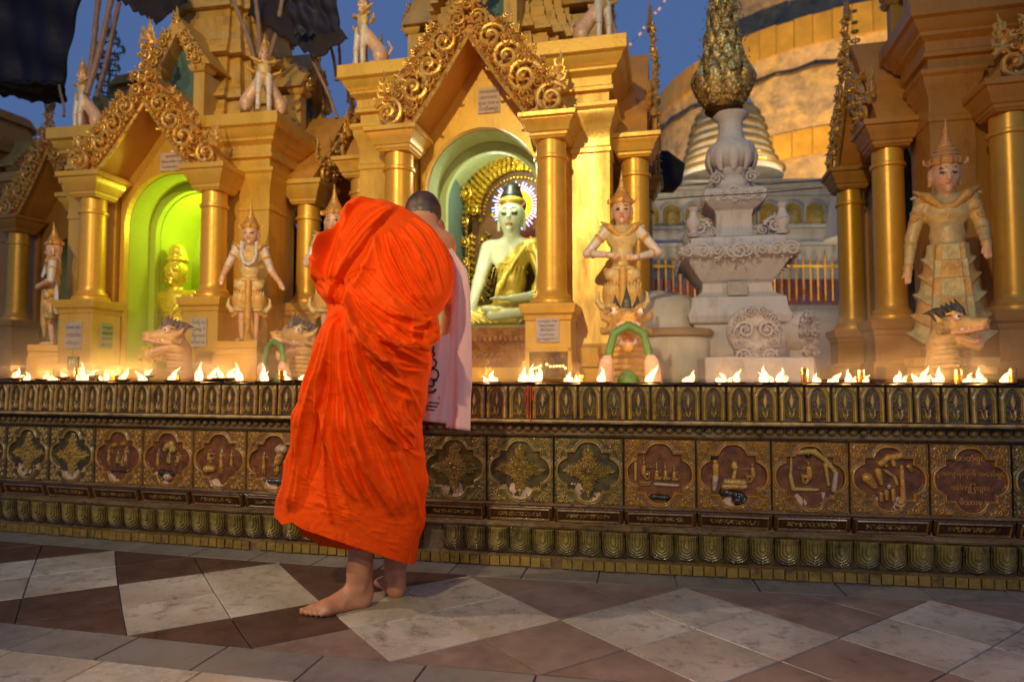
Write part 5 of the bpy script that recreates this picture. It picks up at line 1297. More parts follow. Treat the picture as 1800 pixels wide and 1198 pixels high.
    if dress == 'armour':
        K += [cap((0,0,.62), (0,0,.50), .075, .09, 5, .02)]
        tiers = [(.515,.125,.10),(.435,.145,.10),(.345,.165,.105),(.250,.185,.115),(.150,.205,.10)]
        for i, (z, w, hh_) in enumerate(tiers):
            T_ = MB().lathe(0, 0, [(w*.78,hh_*.4),(w*.80,0),(w*.85,-hh_*.55),(w*.98,-hh_*.80),(w*1.0,-hh_*.86),(w*.96,-hh_*.92),(w*.60,-hh_*.86)], 28)
            T_.V = [(x*(1+.10*max(0, abs(x)/w-.55)), y*.66, zz_ + (.16*max(0, abs(x)/w-.62) if zz_ < -hh_*.5 else 0)) for x, y, zz_ in T_.V]
            T_.build('skirt_tier', M_tier[i % 2] , o, (0,0,z*1.105*S_), sc=(S_,S_,S_*1.1))
            w2 = .066+.008*i
            fp_ = MB().prism([(-w2,hh_*.35),(w2,hh_*.35),(w2*1.12,-hh_*.75),(0,-hh_*1.25),(-w2*1.12,-hh_*.75)], -w*.70-.020, -w*.40); fp_.build('front_flap', M_tier[(i+1) % 2], o, (0,0,z*1.105*S_), sc=(S_,S_,S_*1.1), bevel=.006)
            fp_ = MB().prism([(-w2*.6,hh_*.3),(w2*.6,hh_*.3),(w2*.7,-hh_*.60),(0,-hh_*.95),(-w2*.7,-hh_*.60)], -w*.70-.028, -w*.6); fp_.build('front_flap', M_tier[i % 2], o, (0,0,z*1.105*S_), sc=(S_,S_,S_*1.1), bevel=.004)
        for s in (-1, 1):
            for k in range(3): K += [ell((s*(.118+.016*k),0,.775-.045*k), (.046-.004*k,.046,.020), 1 if k % 2 == 0 else 5, (0,s*.5,0), .004)]
    else:
        for s in (-1, 1):   # puffed trousers, layered hip flaps and curled wings at the knee
            K += [ell((s*.072,-.008,.345), (.078,.070,.105), 1, None, .02), ell((s*.078,-.010,.262), (.062,.060,.022), 5, None, .006)]
            for k in range(6): a = -.9+k*.36; K += [cap((s*.072+math.sin(a)*.073,-.008-math.cos(a)*.066,.42), (s*.072+math.sin(a)*.064,-.008-math.cos(a)*.060,.28), .006, .006, 5, .006)]
            K += [ell((s*.070,-.040,.475), (.062,.038,.050), 5, (0,s*.3,0), .006), ell((s*.105,-.005,.485), (.030,.045,.050), 1, (0,s*.5,0), .006), ell((s*.050,-.055,.435), (.036,.020,.030), 1, None, .005)]
            K += chain([(s*.105,-.01,.255),(s*.150,0,.262),(s*.182,.0,.30),(s*.178,0,.352),(s*.160,0,.372)], [.026,.026,.020,.010,.003], 5, .008)
            K += chain([(s*.10,-.02,.235),(s*.135,0,.215),(s*.165,0,.225)], [.016,.014,.004], 1, .006)
        K += chain([(0,-.070,.50),(0,-.078,.38),(0,-.066,.20),(0,-.062,.075)], [.030,.026,.034,.006], 1, .008)
        K += chain([(-.022,-.080,.30),(-.034,-.070,.19),(0,-.070,.09),(.034,-.070,.19),(.022,-.080,.30)], [.006]*5, 5, .003)
        K += [ell((0,-.068,.515), (.085,.020,.018), 5, None, .004), ell((0,-.085,.515), (.018,.010,.018), 1, None, .002)]
    K = zstretch(K, 1.105)
    link('costume', sdf_mesh('costume', K, pal, M_fig, .0072, .008, 1), o, sc=(S_,)*3)
    if dress == 'sash':
        sm = MB().tube([(-.060,-.060,.83),(-.062,-.072,.72),(-.040,-.085,.655),(0,-.088,.635),(.040,-.085,.655),(.062,-.072,.72),(.060,-.060,.83)], [.020,.019,.018,.018,.018,.019,.020], 8, .7)
        sm.build('sash', M_sash, o, sc=(S_,S_,S_*1.105))
    if dress == 'scarf':
        sm = MB().tube([(-.055,-.055,.83),(-.06,-.078,.74),(-.03,-.092,.67),(.01,-.095,.645)], [.018,.019,.018,.012], 8, .7)
        sm.tube([(.10,.03,.60),(.15,.04,.48),(.165,.045,.36),(.14,.04,.31),(.10,.02,.33)], [.016,.024,.030,.034,.018], 8, .6)
        sm.build('sash', M_sash, o, sc=(S_,S_,S_*1.105))
    return o
M_crown = mat('gilded_crown', srgb(222,166,84), .36, metal=.35, var=.2, scale=40, bump=.3, bscale=120)
M_crown2 = mat('dusty_crown', srgb(206,150,88), .5, metal=.2, var=.2, scale=40, bump=.3, bscale=120)
M_tier = [mat('pale_green_gold_cloth', srgb(196,180,122), .42, metal=.1, var=.25, scale=20, bump=.4, bscale=60, dirt=srgb(110,96,60), dirt_amt=.4, dirt_scale=18), mat('peach_gold_cloth', srgb(206,158,84), .42, metal=.15, var=.2, scale=20, bump=.4, bscale=60, dirt=srgb(110,80,44), dirt_amt=.4, dirt_scale=18)]
M_sash = mat('white_painted_sash', srgb(214,206,212), .5, var=.08, scale=30, bump=.15)
def base_block(px, py_top, Y, face, wpx, label):
    z = zat(px, py_top, Y); p = on_y(px, py_top, Y); w = wpx/FPX*Y/2
    o = MB().square_lathe(0, 0, [(w*1.06,.77-z-.0),(w*1.06,-.10),(w,-.095),(w,-.055),(w*1.05,-.05),(w*1.05,-.001)]).build('statue_plinth', M_gold, None, (p.x, p.y, z), (0,0,face), bevel=.002)
    tag(o, label, 'plinth', 'plinths of the guardian statues'); return Vector((p.x, p.y, z))
p = base_block(437, 601, 4.98, -.18, 78, 'yellow painted plinth under the figure with the white necklace sash')
guardian('guardian_statue', 'apart', 'sash', 'guardian figure with spread arms and a white sash, left of the monk', p, .22, (601-352)/FPX*4.98, yaw=-.1)
p = base_block(90, 607, 5.45, -1.0, 62, 'yellow plinth under the figure in profile at the far left')
guardian('guardian_statue', 'clasp', 'scarf', 'guardian figure in profile at the far left with a white scarf and folded hands', p, -1.05, (607-388)/FPX*5.45, yaw=-.2)
p = base_block(585, 612, 4.86, -.3, 70, 'yellow plinth half hidden by the robe under the praying figure')
guardian('guardian_statue', 'prayer', 'puff', "praying guardian figure half hidden behind the monk's left elbow", p, .15, (612-320)/FPX*4.86, yaw=-.15)
p = base_block(1095, 609, 4.22, -.05, 78, 'yellow plinth under the guardian right of the large column')
guardian('guardian_statue', 'hips', 'puff', 'guardian figure with both hands at its waist, right of the seated Buddha', p, -.12, (609-296)/FPX*4.22, yaw=-.05)
p = base_block(1672, 628, 3.82, .35, 96, 'plinth under the armoured guardian at the right')
guardian('guardian_statue', 'down', 'armour', 'tall guardian in layered armour with hanging arms, at the right edge', p, -.45, (628-205)/FPX*3.82, tint=(.86,.86,.80), yaw=.12, tilt=.2)

# ---------------------------------------------------------------- seated man-lions on the cornice corners
def manlion_mesh():
    B, hm = head_p(z=.79, tilt=.05)
    B += [ell((0,0,.60), (.085,.060,.10), 5, None, .03), cap((-.08,0,.68), (.08,0,.68), .034, .034, 5, .02), cap((0,0,.70), (0,0,.74), .03, .028, 0, .02), ell((0,.0,.48), (.080,.065,.07), 1, None, .02)]
    for s in (-1, 1):
        B += [cap((s*.045,-.02,.50), (s*.050,-.045,.25), .045, .036, 2, .015), cap((s*.050,-.045,.25), (s*.052,-.04,.04), .034, .032, 2, .01), ell((s*.052,-.07,.022), (.036,.055,.022), 2, None, .01), ell((s*.050,-.045,.24), (.040,.040,.013), 1, None, .003), ell((s*.052,-.042,.075), (.038,.038,.012), 1, None, .003)]
        B += chain([(s*.03,-.05,.66),(s*.10,-.035,.70),(s*.16,0,.75)], [.02,.026,.006], 1, .01) + chain([(s*.10,.02,.55),(s*.15,.01,.58),(s*.17,0,.64)], [.024,.020,.005], 1, .01)
        B += [cap((s*.05,.03,.42), (s*.14,.10,.22), .07, .085, 0, .03), ell((s*.165,.10,.15), (.085,.095,.12), 0, None, .02), cap((s*.17,.06,.05), (s*.17,-.03,.022), .036, .028, 0, .01), ell((s*.165,.04,.17), (.050,.030,.030), 1, (0,s*.5,0), .005)]
        B += chain([(s*.16,.19,.14),(s*.21,.22,.26),(s*.17,.20,.36)], [.02,.016,.012], 0, .01)
    hd_ = B[:len(head_p()[0])]; B = pscale(hd_, (0,0,.79), 1.15) + zstretch(B[len(hd_):], 1.0, 1.3)
    me = sdf_mesh('body', B, PAL, M_fig, .0085, .012, 1)
    cp = [(.058,.0),(.066,.006),(.064,.03),(.056,.05),(.060,.056),(.048,.08),(.042,.09),(.046,.096),(.032,.125),(.034,.130),(.02,.165),(.010,.20),(.001,.25)]
    return me, MB().lathe(0, 0, cp, 16).mesh('crown', M_crown, True, 50), hm
ml_body, ml_crown, ml_hm = manlion_mesh()
def manlion(px, py, Y, face, h, label):
    p = on_y(px, py, Y); S_ = h/1.05; o = empty('manlion_statue', p, face, label, 'statue', 'man-lion statues on the cornices')
    link('body', ml_body, o, sc=(S_,)*3); c = link('crown', ml_crown, o); c.matrix_local = Matrix.Diagonal((S_, S_, S_, 1)) @ ml_hm @ Matrix.Translation((0,.006,.036))
manlion(463, 200, 5.42, .35, .66, 'man-lion with folded wings seated on the right cornice corner of the left shrine')
manlion(142, 232, 5.60, -.55, .64, 'man-lion seated in profile on the left cornice corner of the left shrine')
manlion(637, 126, 4.98, -.75, .68, 'man-lion seated on the left cornice corner of the central shrine')
manlion(1058, 84, 4.78, .45, .68, 'man-lion on the right cornice corner of the central shrine, cut by the picture edge')
manlion(1668, 8, 4.44, -.1, .55, 'man-lion at the top right of which only the paws show')

# ---------------------------------------------------------------- dragon heads guarding the porches
def dragon(label, px, py, Y, face, h, body_c, jaw_c, mane_c, green=False, name='dragon_head', tilt=0):
    """head on a stout neck; px, py: foot of the neck"""
    p = on_y(px, py, Y); p.z = max(p.z, .775); o = empty(name, p, face, label, 'statue', 'dragon heads behind the lamps'); s = h/.46
    pal = [body_c, jaw_c, mane_c, (.85,.82,.78), (.03,.02,.02), tuple(c*.7 for c in body_c), srgb(84,132,60), srgb(226,180,160), srgb(190,70,50)]
    B = [cap((0,.06,-.02), (0,.05,.20), .105, .092, 0, .02), cap((0,.05,.20), (0,.0,.31), .092, .085, 0, .03)]
    for k in range(7): B += [ell((0,.045-.004*k,.02+.034*k), (.112-.003*k,.098-.002*k,.011), 5 if k % 2 else 0, (-.12,0,0), .010)]
    B += [ell((0,-.01,.33), (.085,.095,.075), 0, None, .02), cap((0,-.06,.335), (0,-.185,.315), .062, .045, 0, .03), ell((0,-.205,.335), (.046,.030,.030), 0, None, .02)]
    B += [ell((z*.028,-.228,.348), (.015,.012,.012), 5, None, .004) for z in (-1,1)]
    B += chain([(-.052,-.205,.290),(-.058,-.12,.272),(-.066,-.02,.262)], [.014,.014,.012], 1, .006) + chain([(.052,-.205,.290),(.058,-.12,.272),(.066,-.02,.262)], [.014,.014,.012], 1, .006)
    B += chain([(-.050,-.205,.291),(0,-.222,.293),(.050,-.205,.291)], [.013,.014,.013], 1, .006)
    B += [cap((0,-.02,.24), (0,-.165,.175), .055, .034, 0, .02)] + chain([(-.040,-.05,.232),(-.042,-.16,.195),(0,-.192,.190),(.042,-.16,.195),(.040,-.05,.232)], [.012,.012,.012,.012,.012], 1, .006)
    B += [cap((0,-.03,.243), (0,-.15,.205), .022, .018, 8, .006), cap((0,-.15,.205), (0,-.185,.23), .017, .006, 8, .006)]
    for z in (-1, 1):
        B += [cap((z*.048,-.19+.033*k,.284), (z*.048,-.19+.033*k,.262), .0085, .003, 3, .002) for k in range(4)] + [cap((z*.036,-.17+.034*k,.202), (z*.038,-.17+.034*k,.224), .008, .003, 3, .002) for k in range(3)]
        B += [ell((z*.066,-.055,.370), (.026,.028,.026), 1, None, .004), ell((z*.074,-.066,.374), (.019,.020,.020), 3, None, .001), ell((z*.084,-.076,.376), (.009,.010,.010), 4, None, .001)]
        B += chain([(z*.05,-.09,.39),(z*.075,-.05,.405),(z*.085,.0,.395)], [.010,.014,.008], 0, .006)
        B += chain([(z*.08,.0,.33),(z*.12,.03,.35),(z*.145,.06,.40)], [.026,.020,.004], 0, .01) + chain([(z*.085,.0,.28),(z*.125,.03,.27),(z*.14,.06,.30)], [.024,.018,.004], 5, .01)
    for k in range(7): t = k/6; B += chain([(0,-.08+.14*t,.375),(0,-.07+.16*t,.43),(0,-.03+.17*t,.515-.09*t)], [.026,.022,.004], 2, .004)
    for z in (-1, 1):
        for k in range(4): t = k/3; B += chain([(z*.04,-.05+.12*t,.37),(z*.058,-.03+.13*t,.42),(z*.062,.01+.15*t,.475-.07*t)], [.020,.016,.003], 2, .004)
    if green:
        B += chain([(-.115,-.22,.02),(-.10,-.225,.15),(-.075,-.22,.245),(0,-.225,.285),(.075,-.22,.245),(.10,-.225,.15),(.115,-.22,.02)], [.021]*7, 6, .006)
        for z in (-1, 1):
            B += [cap((z*.13,-.20,-.06), (z*.115,-.235,.09), .050, .038, 7, .01)] + [cap((z*.115+k*.016,-.250,.09), (z*.112+k*.014,-.252,.125), .010, .007, 7, .004) for k in (-1,0,1)]
        B += [ell((0,-.16,-.02), (.06,.045,.075), 6, None, .01)]
    link('head', sdf_mesh('head', B, pal, M_fig, .0065, .012, 1), o, rot=(tilt,0,0), sc=(s,)*3)
    return o
dragon('brown dragon head with a grey mane and open jaws under the glowing left niche', 303, 658, 4.62, -.95, .37, srgb(206,164,110), srgb(220,176,146), srgb(104,84,92))
dragon('dragon head biting a green garland, beside the left edge of the robe', 524, 668, 4.42, -.55, .40, srgb(216,172,104), srgb(226,184,160), srgb(108,94,96), True)
dragon('dragon head facing front with a green garland hanging from its jaws', 1102, 668, 3.78, -.12, .47, srgb(216,166,84), srgb(226,180,150), srgb(84,78,66), True)
dragon('yellow dragon head with a dark crest turned right, below the armoured guardian', 1672, 652, 3.50, .75, .34, srgb(206,170,100), srgb(214,158,120), srgb(58,56,48))

# ================================================================ Buddhas
M_bud = mat('painted_buddha', (1,1,1), .34, var=.06, scale=10, bump=.05, attr=True)
def metal_by_colour(m, hi=.75, rough=.28):
    N = m.node_tree.nodes; L = m.node_tree.links; B = N['Principled BSDF']; a = [n for n in N if n.type == 'ATTRIBUTE'][0]
    sp = N.new('ShaderNodeSeparateColor'); L.new(a.outputs['Color'], sp.inputs[0])
    lt = N.new('ShaderNodeMath'); lt.operation = 'LESS_THAN'; lt.inputs[1].default_value = .24; L.new(sp.outputs['Blue'], lt.inputs[0])
    gt = N.new('ShaderNodeMath'); gt.operation = 'GREATER_THAN'; gt.inputs[1].default_value = .35; L.new(sp.outputs['Red'], gt.inputs[0])
    mu = N.new('ShaderNodeMath'); mu.operation = 'MULTIPLY'; L.new(lt.outputs[0], mu.inputs[0]); L.new(gt.outputs[0], mu.inputs[1])
    m2 = N.new('ShaderNodeMath'); m2.operation = 'MULTIPLY'; m2.inputs[1].default_value = hi; L.new(mu.outputs[0], m2.inputs[0]); L.new(m2.outputs[0], B.inputs['Metallic'])
metal_by_colour(M_bud, .35)
M_foil = mat('gold_leaf', srgb(236,196,84), .22, metal=.92, var=.12, scale=30, bump=.35, bscale=60)
M_leafgold = mat('gilded_buddha', srgb(236,206,70), .30, metal=.55, var=.08, scale=20, bump=.2, bscale=70)
def buddha_prims():
    B = [ell((0,0,.81), (.080,.085,.085), 0, None, .02), ell((0,-.018,.755), (.062,.066,.065), 0, None, .04), cap((0,.0,.70), (0,.005,.62), .048, .056, 0, .03)]
    B += [cap((0,-.083,.815), (0,-.099,.775), .007, .012, 0, .01), ell((0,-.082,.735), (.020,.012,.008), 3, None, .003), ell((0,-.078,.706), (.022,.018,.016), 0, None, .02)]
    for s in (-1, 1):
        B += [ell((s*.033,-.081,.803), (.020,.009,.0085), 2, None, .001), ell((s*.033,-.080,.816), (.024,.011,.008), 0, None, .002), cap((s*.010,-.088,.832), (s*.052,-.074,.838), .003, .0022, 2, .001)]
        B += [cap((s*.078,.0,.82), (s*.082,.0,.715), .012, .010, 0, .006)]
    B = pscale(B, (0,0,.785), 1.14)
    B += [ell((0,.010,.905), (.092,.098,.040), 4, None, .004), cap((0,.010,.945), (0,.010,.985), .082, .066, 2, .002)]
    B += [ell((0,0,.50), (.135,.085,.11), 1, None, .05), ell((0,0,.34), (.105,.080,.13), 1, None, .05), cap((-.13,0,.585), (.13,0,.585), .055, .055, 0, .05), ell((0,0,.17), (.14,.11,.09), 1, None, .04)]
    # viewer's left arm bare, touching the earth; the other under the robe, hand in the lap
    B += chain([(-.165,0,.575),(-.235,-.02,.33),(-.262,-.165,.10)], [.060,.045,.030], 0, .02)
    B += [ell((-.266,-.185,.065), (.032,.018,.042), 0, None, .015)] + [cap((-.285+.0125*k,-.192,.045), (-.290+.015*k,-.200,-.035+.006*abs(k-1)), .0095, .007, 0, .004) for k in range(4)] + [cap((-.238,-.19,.07), (-.222,-.205,.02), .011, .008, 0, .006)]
    B += chain([(.165,0,.575),(.235,-.02,.36),(.19,-.13,.22)], [.066,.056,.04], 1, .02) + chain([(.19,-.13,.22),(.03,-.19,.195)], [.032,.024], 0, .01)
    B += [ell((-.01,-.195,.195), (.05,.034,.016), 0, None, .01)] + [cap((-.04,-.185-.011*k,.20), (-.115+.008*k,-.180-.013*k,.196), .009,.007, 0, .004) for k in range(4)]
    for s in (-1, 1):
        B += [cap((s*.10,-.02,.10), (s*.34,-.12,.072), .082, .066, 1, .02)]
    B += [cap((.34,-.13,.085), (-.06,-.215,.10), .055, .036, 1, .02), cap((-.34,-.13,.06), (.06,-.20,.055), .055, .036, 1, .02)]
    B += [cap((-.04,-.21,.115), (-.15,-.205,.125), .030, .022, 0, .01), cap((-.10,-.225,.075), (.20,-.245,.105), .030, .034, 0, .01)]
    # robe folds
    for k in range(9): B += chain([(.13-.022*k+.05,-.05,.60-.01*k),(.10-.026*k,-.098,.42),(.06-.026*k,-.096,.26)], [.003,.004,.003], 1, .012)
    for k in range(7): B += chain([(.13-.012*k,-.05,.60-.01*k),(.04-.02*k,-.092,.47-.03*k),(-.05-.010*k,-.090,.30-.02*k)], [.007,.008,.006], 5, .010)
    for k in range(5): B += chain([(-.32+.02*k,-.18+.0*k,.11),(-.27+.03*k,-.20,.075),(-.22+.04*k,-.215,.03)], [.006]*3, 5, .008)
    for k in range(5): B += chain([(.34-.03*k,-.17,.12),(.30-.04*k,-.205,.07),(.28-.05*k,-.20,.02)], [.006]*3, 5, .008)
    return B
def post_b(V, C, ci):
    x, y, z = V.T; line = (z > .66-.0) & (z < .80)
    bare = ((z > .43 + .95*(x+.10)) & (z < .70) & (x < .09)) & ((ci == 1) | (ci == 5))
    C = np.where(bare[:, None], np.array(BP[0]), C)
    robe = ((z <= .43+.95*(x+.10)) | (x > .10)) & (ci == 0) & (z < .66) & (z > .5) & (x > -.08)
    return V, np.where(robe[:, None], np.array(BP[1]), C)
BP = [srgb(204,210,188), srgb(204,180,74), srgb(26,20,22), srgb(186,120,104), srgb(224,190,76), srgb(238,214,110)]
BB = buddha_prims()
def rel(fr, th, u, v): return Vector((fr[0]+u*math.cos(th)+v*math.sin(th), fr[1]-u*math.sin(th)+v*math.cos(th), 0))
bp = rel(Cc, thc, .045, .98); bz = zat(905, 577, bp.y-.1); bp.z = bz
bud = empty('seated_buddha', bp, -.20, 'white-faced seated Buddha in a gold robe touching the earth, in the central niche', 'statue')
bs = (zat(900, 322, bp.y)-bz)/1.04
link('body', sdf_mesh('body', BB, BP, M_bud, .006, .015, 1, post_b), bud, sc=(bs,)*3)
b2 = rel(Cl, thl, -.245, .62); b2.z = zat(290, 640, b2.y)
bud2 = empty('seated_buddha', b2, -.1, 'small all-gold seated Buddha glowing in the lime green niche', 'statue')
bs2 = (zat(290, 448, b2.y)-b2.z)/.99
link('body', sdf_mesh('body', BB, [(1,1,1)]*6, M_leafgold, .010, .015, 1), bud2, sc=(bs2*1.08, bs2*1.0, bs2*1.04))
# shallow inner recess behind the small Buddha
rc = MB(); rcp = rel(Cl, thl, -.25, 1.0)
V = [(.20*math.cos(PI*i/16), .62+.22*math.sin(PI*i/16)) for i in range(17)] + [(-.20, -.25), (.20, -.25)]
rc.prism(V, 0, .03); o = rc.build('halo_board', mat('lime_board', srgb(170,180,50), .7, bump=0), None, (rcp.x, rcp.y, b2.z+.20), (0,0,-thl)); tag(o, 'round-topped lime green board behind the small gold Buddha', 'backboard')
# throne
tp = rel(Cc, thc, -.02, .70)
thr_ = empty('buddha_throne', (tp.x, tp.y, .80), -thc, 'carved reddish brown throne base under the central Buddha', 'throne')
M_thr = mat('carved_lacquer', srgb(150,88,34), .45, metal=.25, var=.3, scale=30, bump=.6, bscale=70, hue2=srgb(186,130,50), hue_amt=.6)
hh = bz-.80
MB().square_lathe(0, .32, [(.56,0),(.56,hh*.12),(.545,hh*.14),(.53,hh*.2),(.515,hh*.26),(.505,hh*.5),(.515,hh*.56),(.535,hh*.66),(.55,hh*.72),(.56,hh*.8),(.565,hh*.93)], .0).build('throne_body', M_thr, thr_)
pt_ = MB().box(-.012,.012,-.010,.01,-.018,.018).mesh('petal', M_thr)
for r_, z_, y_ in ((0,.16,.56),(1,.74,.55),(2,.42,.51)):
    for k in range(26): link('petal', pt_, thr_, (-.50+.04*k, .32-y_-.003, hh*z_), (0,.78 if r_ == 2 else 0,0))
MB().box(-.57,.57,-.25,.89, hh*.935, hh-.002).build('throne_cloth', mat('green_gold_cloth', srgb(160,150,60), .6, var=.4, scale=18, hue2=srgb(96,104,90), hue_amt=.8), thr_, smooth=False)
# gilt backboard with flames and volutes
mp_ = rel(Cc, thc, .03, 1.32); mand = empty('gilt_backboard', (mp_.x, mp_.y, bz), -thc, 'gilt carved backboard arching behind the white-faced Buddha', 'backboard')
mw = .50; mh = zat(905, 276, mp_.y)-bz-mw*.96
pb = [(mw*.86*math.cos(PI*i/20), mh+mw*.9*math.sin(PI*i/20)) for i in range(21)] + [(-mw*.86, -.1), (mw*.86, -.1)]
MB().prism(pb, .0, .03).build('board', mat('dark_red_lacquer', srgb(96,62,30), .4, var=.3, metal=.3), mand)
R2 = random.Random(4); fb = MB(); gb = MB(); lf_ = MB()
for row, rr, nn_ in ((0,.97,34),(1,.86,30),(2,.74,26)):
    for k in range(nn_+1):
        a = PI*k/nn_; c = Vector((mw*rr*math.cos(a), -.02-.01*row, mh+mw*rr*1.02*math.sin(a))); d = Vector((math.cos(a), 0, math.sin(a))); t_ = Vector((-d.z, 0, d.x))*(1 if a < PI/2 else -1)
        lf_.tube([c-d*.03, c+d*.015+t_*.010, c+d*.05+t_*.022, c+d*.065+t_*.006], [.017,.021,.013,.003], 6, .7, up=(0,1,0)); lf_.ball(c+Vector((0,-.018,0))-d*.02, .0115, 6, 5)
for s in (-1, 1):
    for k in range(30):
        z = -.02+k*.030; gb.ball((s*mw*.90, -.03, z), .014, 7, 5); gb.ball((s*mw*.70, -.03, z), .010, 6, 4)
        if k % 2: lf_.tube([(s*mw*.80,-.02,z),(s*mw*(.80+.07),-.04,z+.02),(s*mw*(.80+.02),-.04,z+.045)], [.016,.018,.004], 6, .7, up=(0,1,0)); lf_.tube([(s*mw*.62,-.01,z),(s*mw*.52,-.03,z+.02),(s*mw*.60,-.03,z+.05)], [.018,.016,.004], 6, .7, up=(0,1,0))
    gb.box(min(s*mw*.93,s*mw*.97), max(s*mw*.93,s*mw*.97), -.03, .02, -.05, mh)
for k in range(150):
    x = R2.uniform(-.60,.60)*mw*1.2; z = R2.uniform(.0, mh+.12); lf_.ball((x, -.008, z), (.02, .018, .02), 6, 5)
for k in range(31):
    a = PI*k/30; gb.ball((mw*.62*math.cos(a), -.03, mh-.02+mw*.62*math.sin(a)), .011, 6, 5)
tag(lf_.build('leafwork', M_foil, mand), kind='stuff'); tag(gb.build('beading', M_foil, mand), kind='stuff')
VF = [v.copy() for v in VOL[:2]]
for v in VF: v.materials.clear(); v.materials.append(M_foil)
for s in (-1, 1):
    for (x, z, R_, yy) in ((.96,mh+.16,.085,-.05),(.98,mh-.10,.06,-.04),(.97,mh-.28,.06,-.04),(.80,mh+.0,.06,-.05),(.97,mh-.46,.055,-.04)):
        link('volute', VF[0 if s > 0 else 1], mand, (s*mw*x, yy, z), (0, s*.4, 0), (R_/.1, 1.2, R_/.1))
    MB().tube([(s*mw*.95,-.05,mh+.16),(s*mw*1.14,-.06,mh+.12),(s*mw*1.16,-.06,mh+.24),(s*mw*1.08,-.06,mh+.34),(s*mw*1.16,-.06,mh+.40)], [.03,.036,.034,.02,.004], 8, .7, up=(0,1,0)).build('flame_horn', M_foil, mand)
# light halo of coloured diodes
hc = on_y(907, 362, mp_.y-.12); halo = empty('light_halo', hc, -thc, "round halo of yellow, pink and blue light rays behind the Buddha's head", 'halo light')
E_y = emit('amber_diodes', (1,.48,.02), 3.2); E_p = emit('pink_diodes', (1,.35,.75), 3.4); E_b = emit('blue_diodes', (.25,.35,1), 4.5); E_w = emit('white_diodes', (.9,.85,1), 4.0)
k_ = FPX/hc.y
ring = MB()
for k in range(64):
    a = 2*PI*k/64
    for r_ in (21, 25, 29): ring.ball((r_/k_*math.cos(a), 0, r_/k_*math.sin(a)), 1.9/k_, 6, 4)
ring.build('amber_ring', E_y, halo)
for nm, E, r0, r1 in (('pink_ray', E_p, 30, 34), ('white_ray', E_w, 35, 38.5), ('blue_ray', E_b, 40, 44.5)):
    rm = MB().tube([(0,0,r0/k_),(0,0,r1/k_)], [.9/k_]*2, 6).mesh(nm, E, False)
    for k in range(44):
        if nm == 'blue_ray' and k % 3 == 1: continue
        link(nm, rm, halo, rot=(0, 2*PI*k/44 + .03*math.sin(k*7), 0))
MB().lathe(0, 0, [(20/k_, 0),(20/k_,.01)], 32).build('halo_plate', mat('dark_plate', srgb(40,24,30), .5), halo, (0,.02,0), (PI/2,0,0))
# lamps inside the niches, the last one an added fill
pc = rel(Cc, thc, 0, .72); point('niche_light', (pc.x, pc.y, PC['az']+.36), 13, (.92,1.0,.80), .08)
pl_ = rel(Cl, thl, .12, .70); point('niche_light', (pl_.x, pl_.y, PL['az']+.12), 10, (.86,1.0,.16), .06)
pl_ = rel(Cl, thl, .0, .45); point('niche_light', (pl_.x, pl_.y-.0, 1.0), 5, (.86,1.0,.2), .06)

pc = rel(Cc, thc, -.22, .66); point('niche_light', (pc.x, pc.y, 1.75), 3.5, (1.0,.95,.55), .05)  # added fill light, brightens the gilt backboard; no fixture here
# ================================================================ white altar between the shrines
M_white = mat('whitewashed_stone', srgb(184,180,188), .75, var=.10, scale=9, bump=.35, bscale=50, dirt=srgb(120,112,108), dirt_amt=.55, dirt_scale=9, streak=True)
M_whiteD = mat('weathered_white_plaster', srgb(196,188,178), .8, var=.12, scale=4, bump=.25, bscale=20, dirt=srgb(130,118,96), dirt_amt=.5, dirt_scale=3, streak=True)
YA = 4.62; ac = on_y(1290, 600, YA)
alt = empty('stone_altar', (ac.x, ac.y, .77), -.20, 'ornate white stone altar carrying the tall gilt lotus bud', 'altar')
def az_(py): return zat(1290, py, YA)-.77
kA = FPX/YA*1.04
MB().square_lathe(0, 0, [(75/kA,-.0),(75/kA,az_(575)),(82/kA,az_(572)),(86/kA,az_(560)),(80/kA,az_(548)),(78/kA,az_(530)),(70/kA,az_(526)),(60/kA,az_(520)),(58/kA,az_(505)),(62/kA,az_(502))]).build('altar_base', M_white, alt, bevel=.004)
MB().square_lathe(0, 0, [(60/kA,az_(502)+.001),(66/kA,az_(495)),(82/kA,az_(472)),(84/kA,az_(468)),(96/kA,az_(462)),(98/kA,az_(448)),(84/kA,az_(445)),(80/kA,az_(440)),(78/kA,az_(430)),(70/kA,az_(427)),(36/kA,az_(424))]).build('altar_slab', M_white, alt, bevel=.006)
MB().square_lathe(0, 0, [(34/kA,az_(424)+.001),(32/kA,az_(414)),(31/kA,az_(385)),(34/kA,az_(376)),(44/kA,az_(370)),(52/kA,az_(362)),(54/kA,az_(348)),(50/kA,az_(342)),(38/kA,az_(340))]).build('altar_block', M_white, alt, bevel=.006)
MB().lathe(0, 0, [(36/kA,az_(340)+.001),(40/kA,az_(330)),(34/kA,az_(318)),(24/kA,az_(312)),(30/kA,az_(308)),(31/kA,az_(302)),(26/kA,az_(299)),(40/kA,az_(290)),(46/kA,az_(276)),(42/kA,az_(262)),(30/kA,az_(252)),(24/kA,az_(244)),(21/kA,az_(226)),(23/kA,az_(214)),(32/kA,az_(206)),(33/kA,az_(203)),(20/kA,az_(202))], 28).build('altar_vase', M_white, alt, auto=50)
pet = MB().tube([(0,0,-.12),(0,-.028,-.06),(0,-.034,0),(0,-.018,.055),(0,-.022,.075)], [.012,.030,.034,.016,.004], 8, .35, up=(0,1,0)).mesh('petal', M_white)
for k in range(10):
    a = 2*PI*k/10; link('petal', pet, alt, (36/kA*math.sin(a), -36/kA*math.cos(a), az_(278)), (0,0,a), (1,1,.95))
VW = [v.copy() for v in VOL]
for v in VW: v.materials.clear(); v.materials.append(M_white)
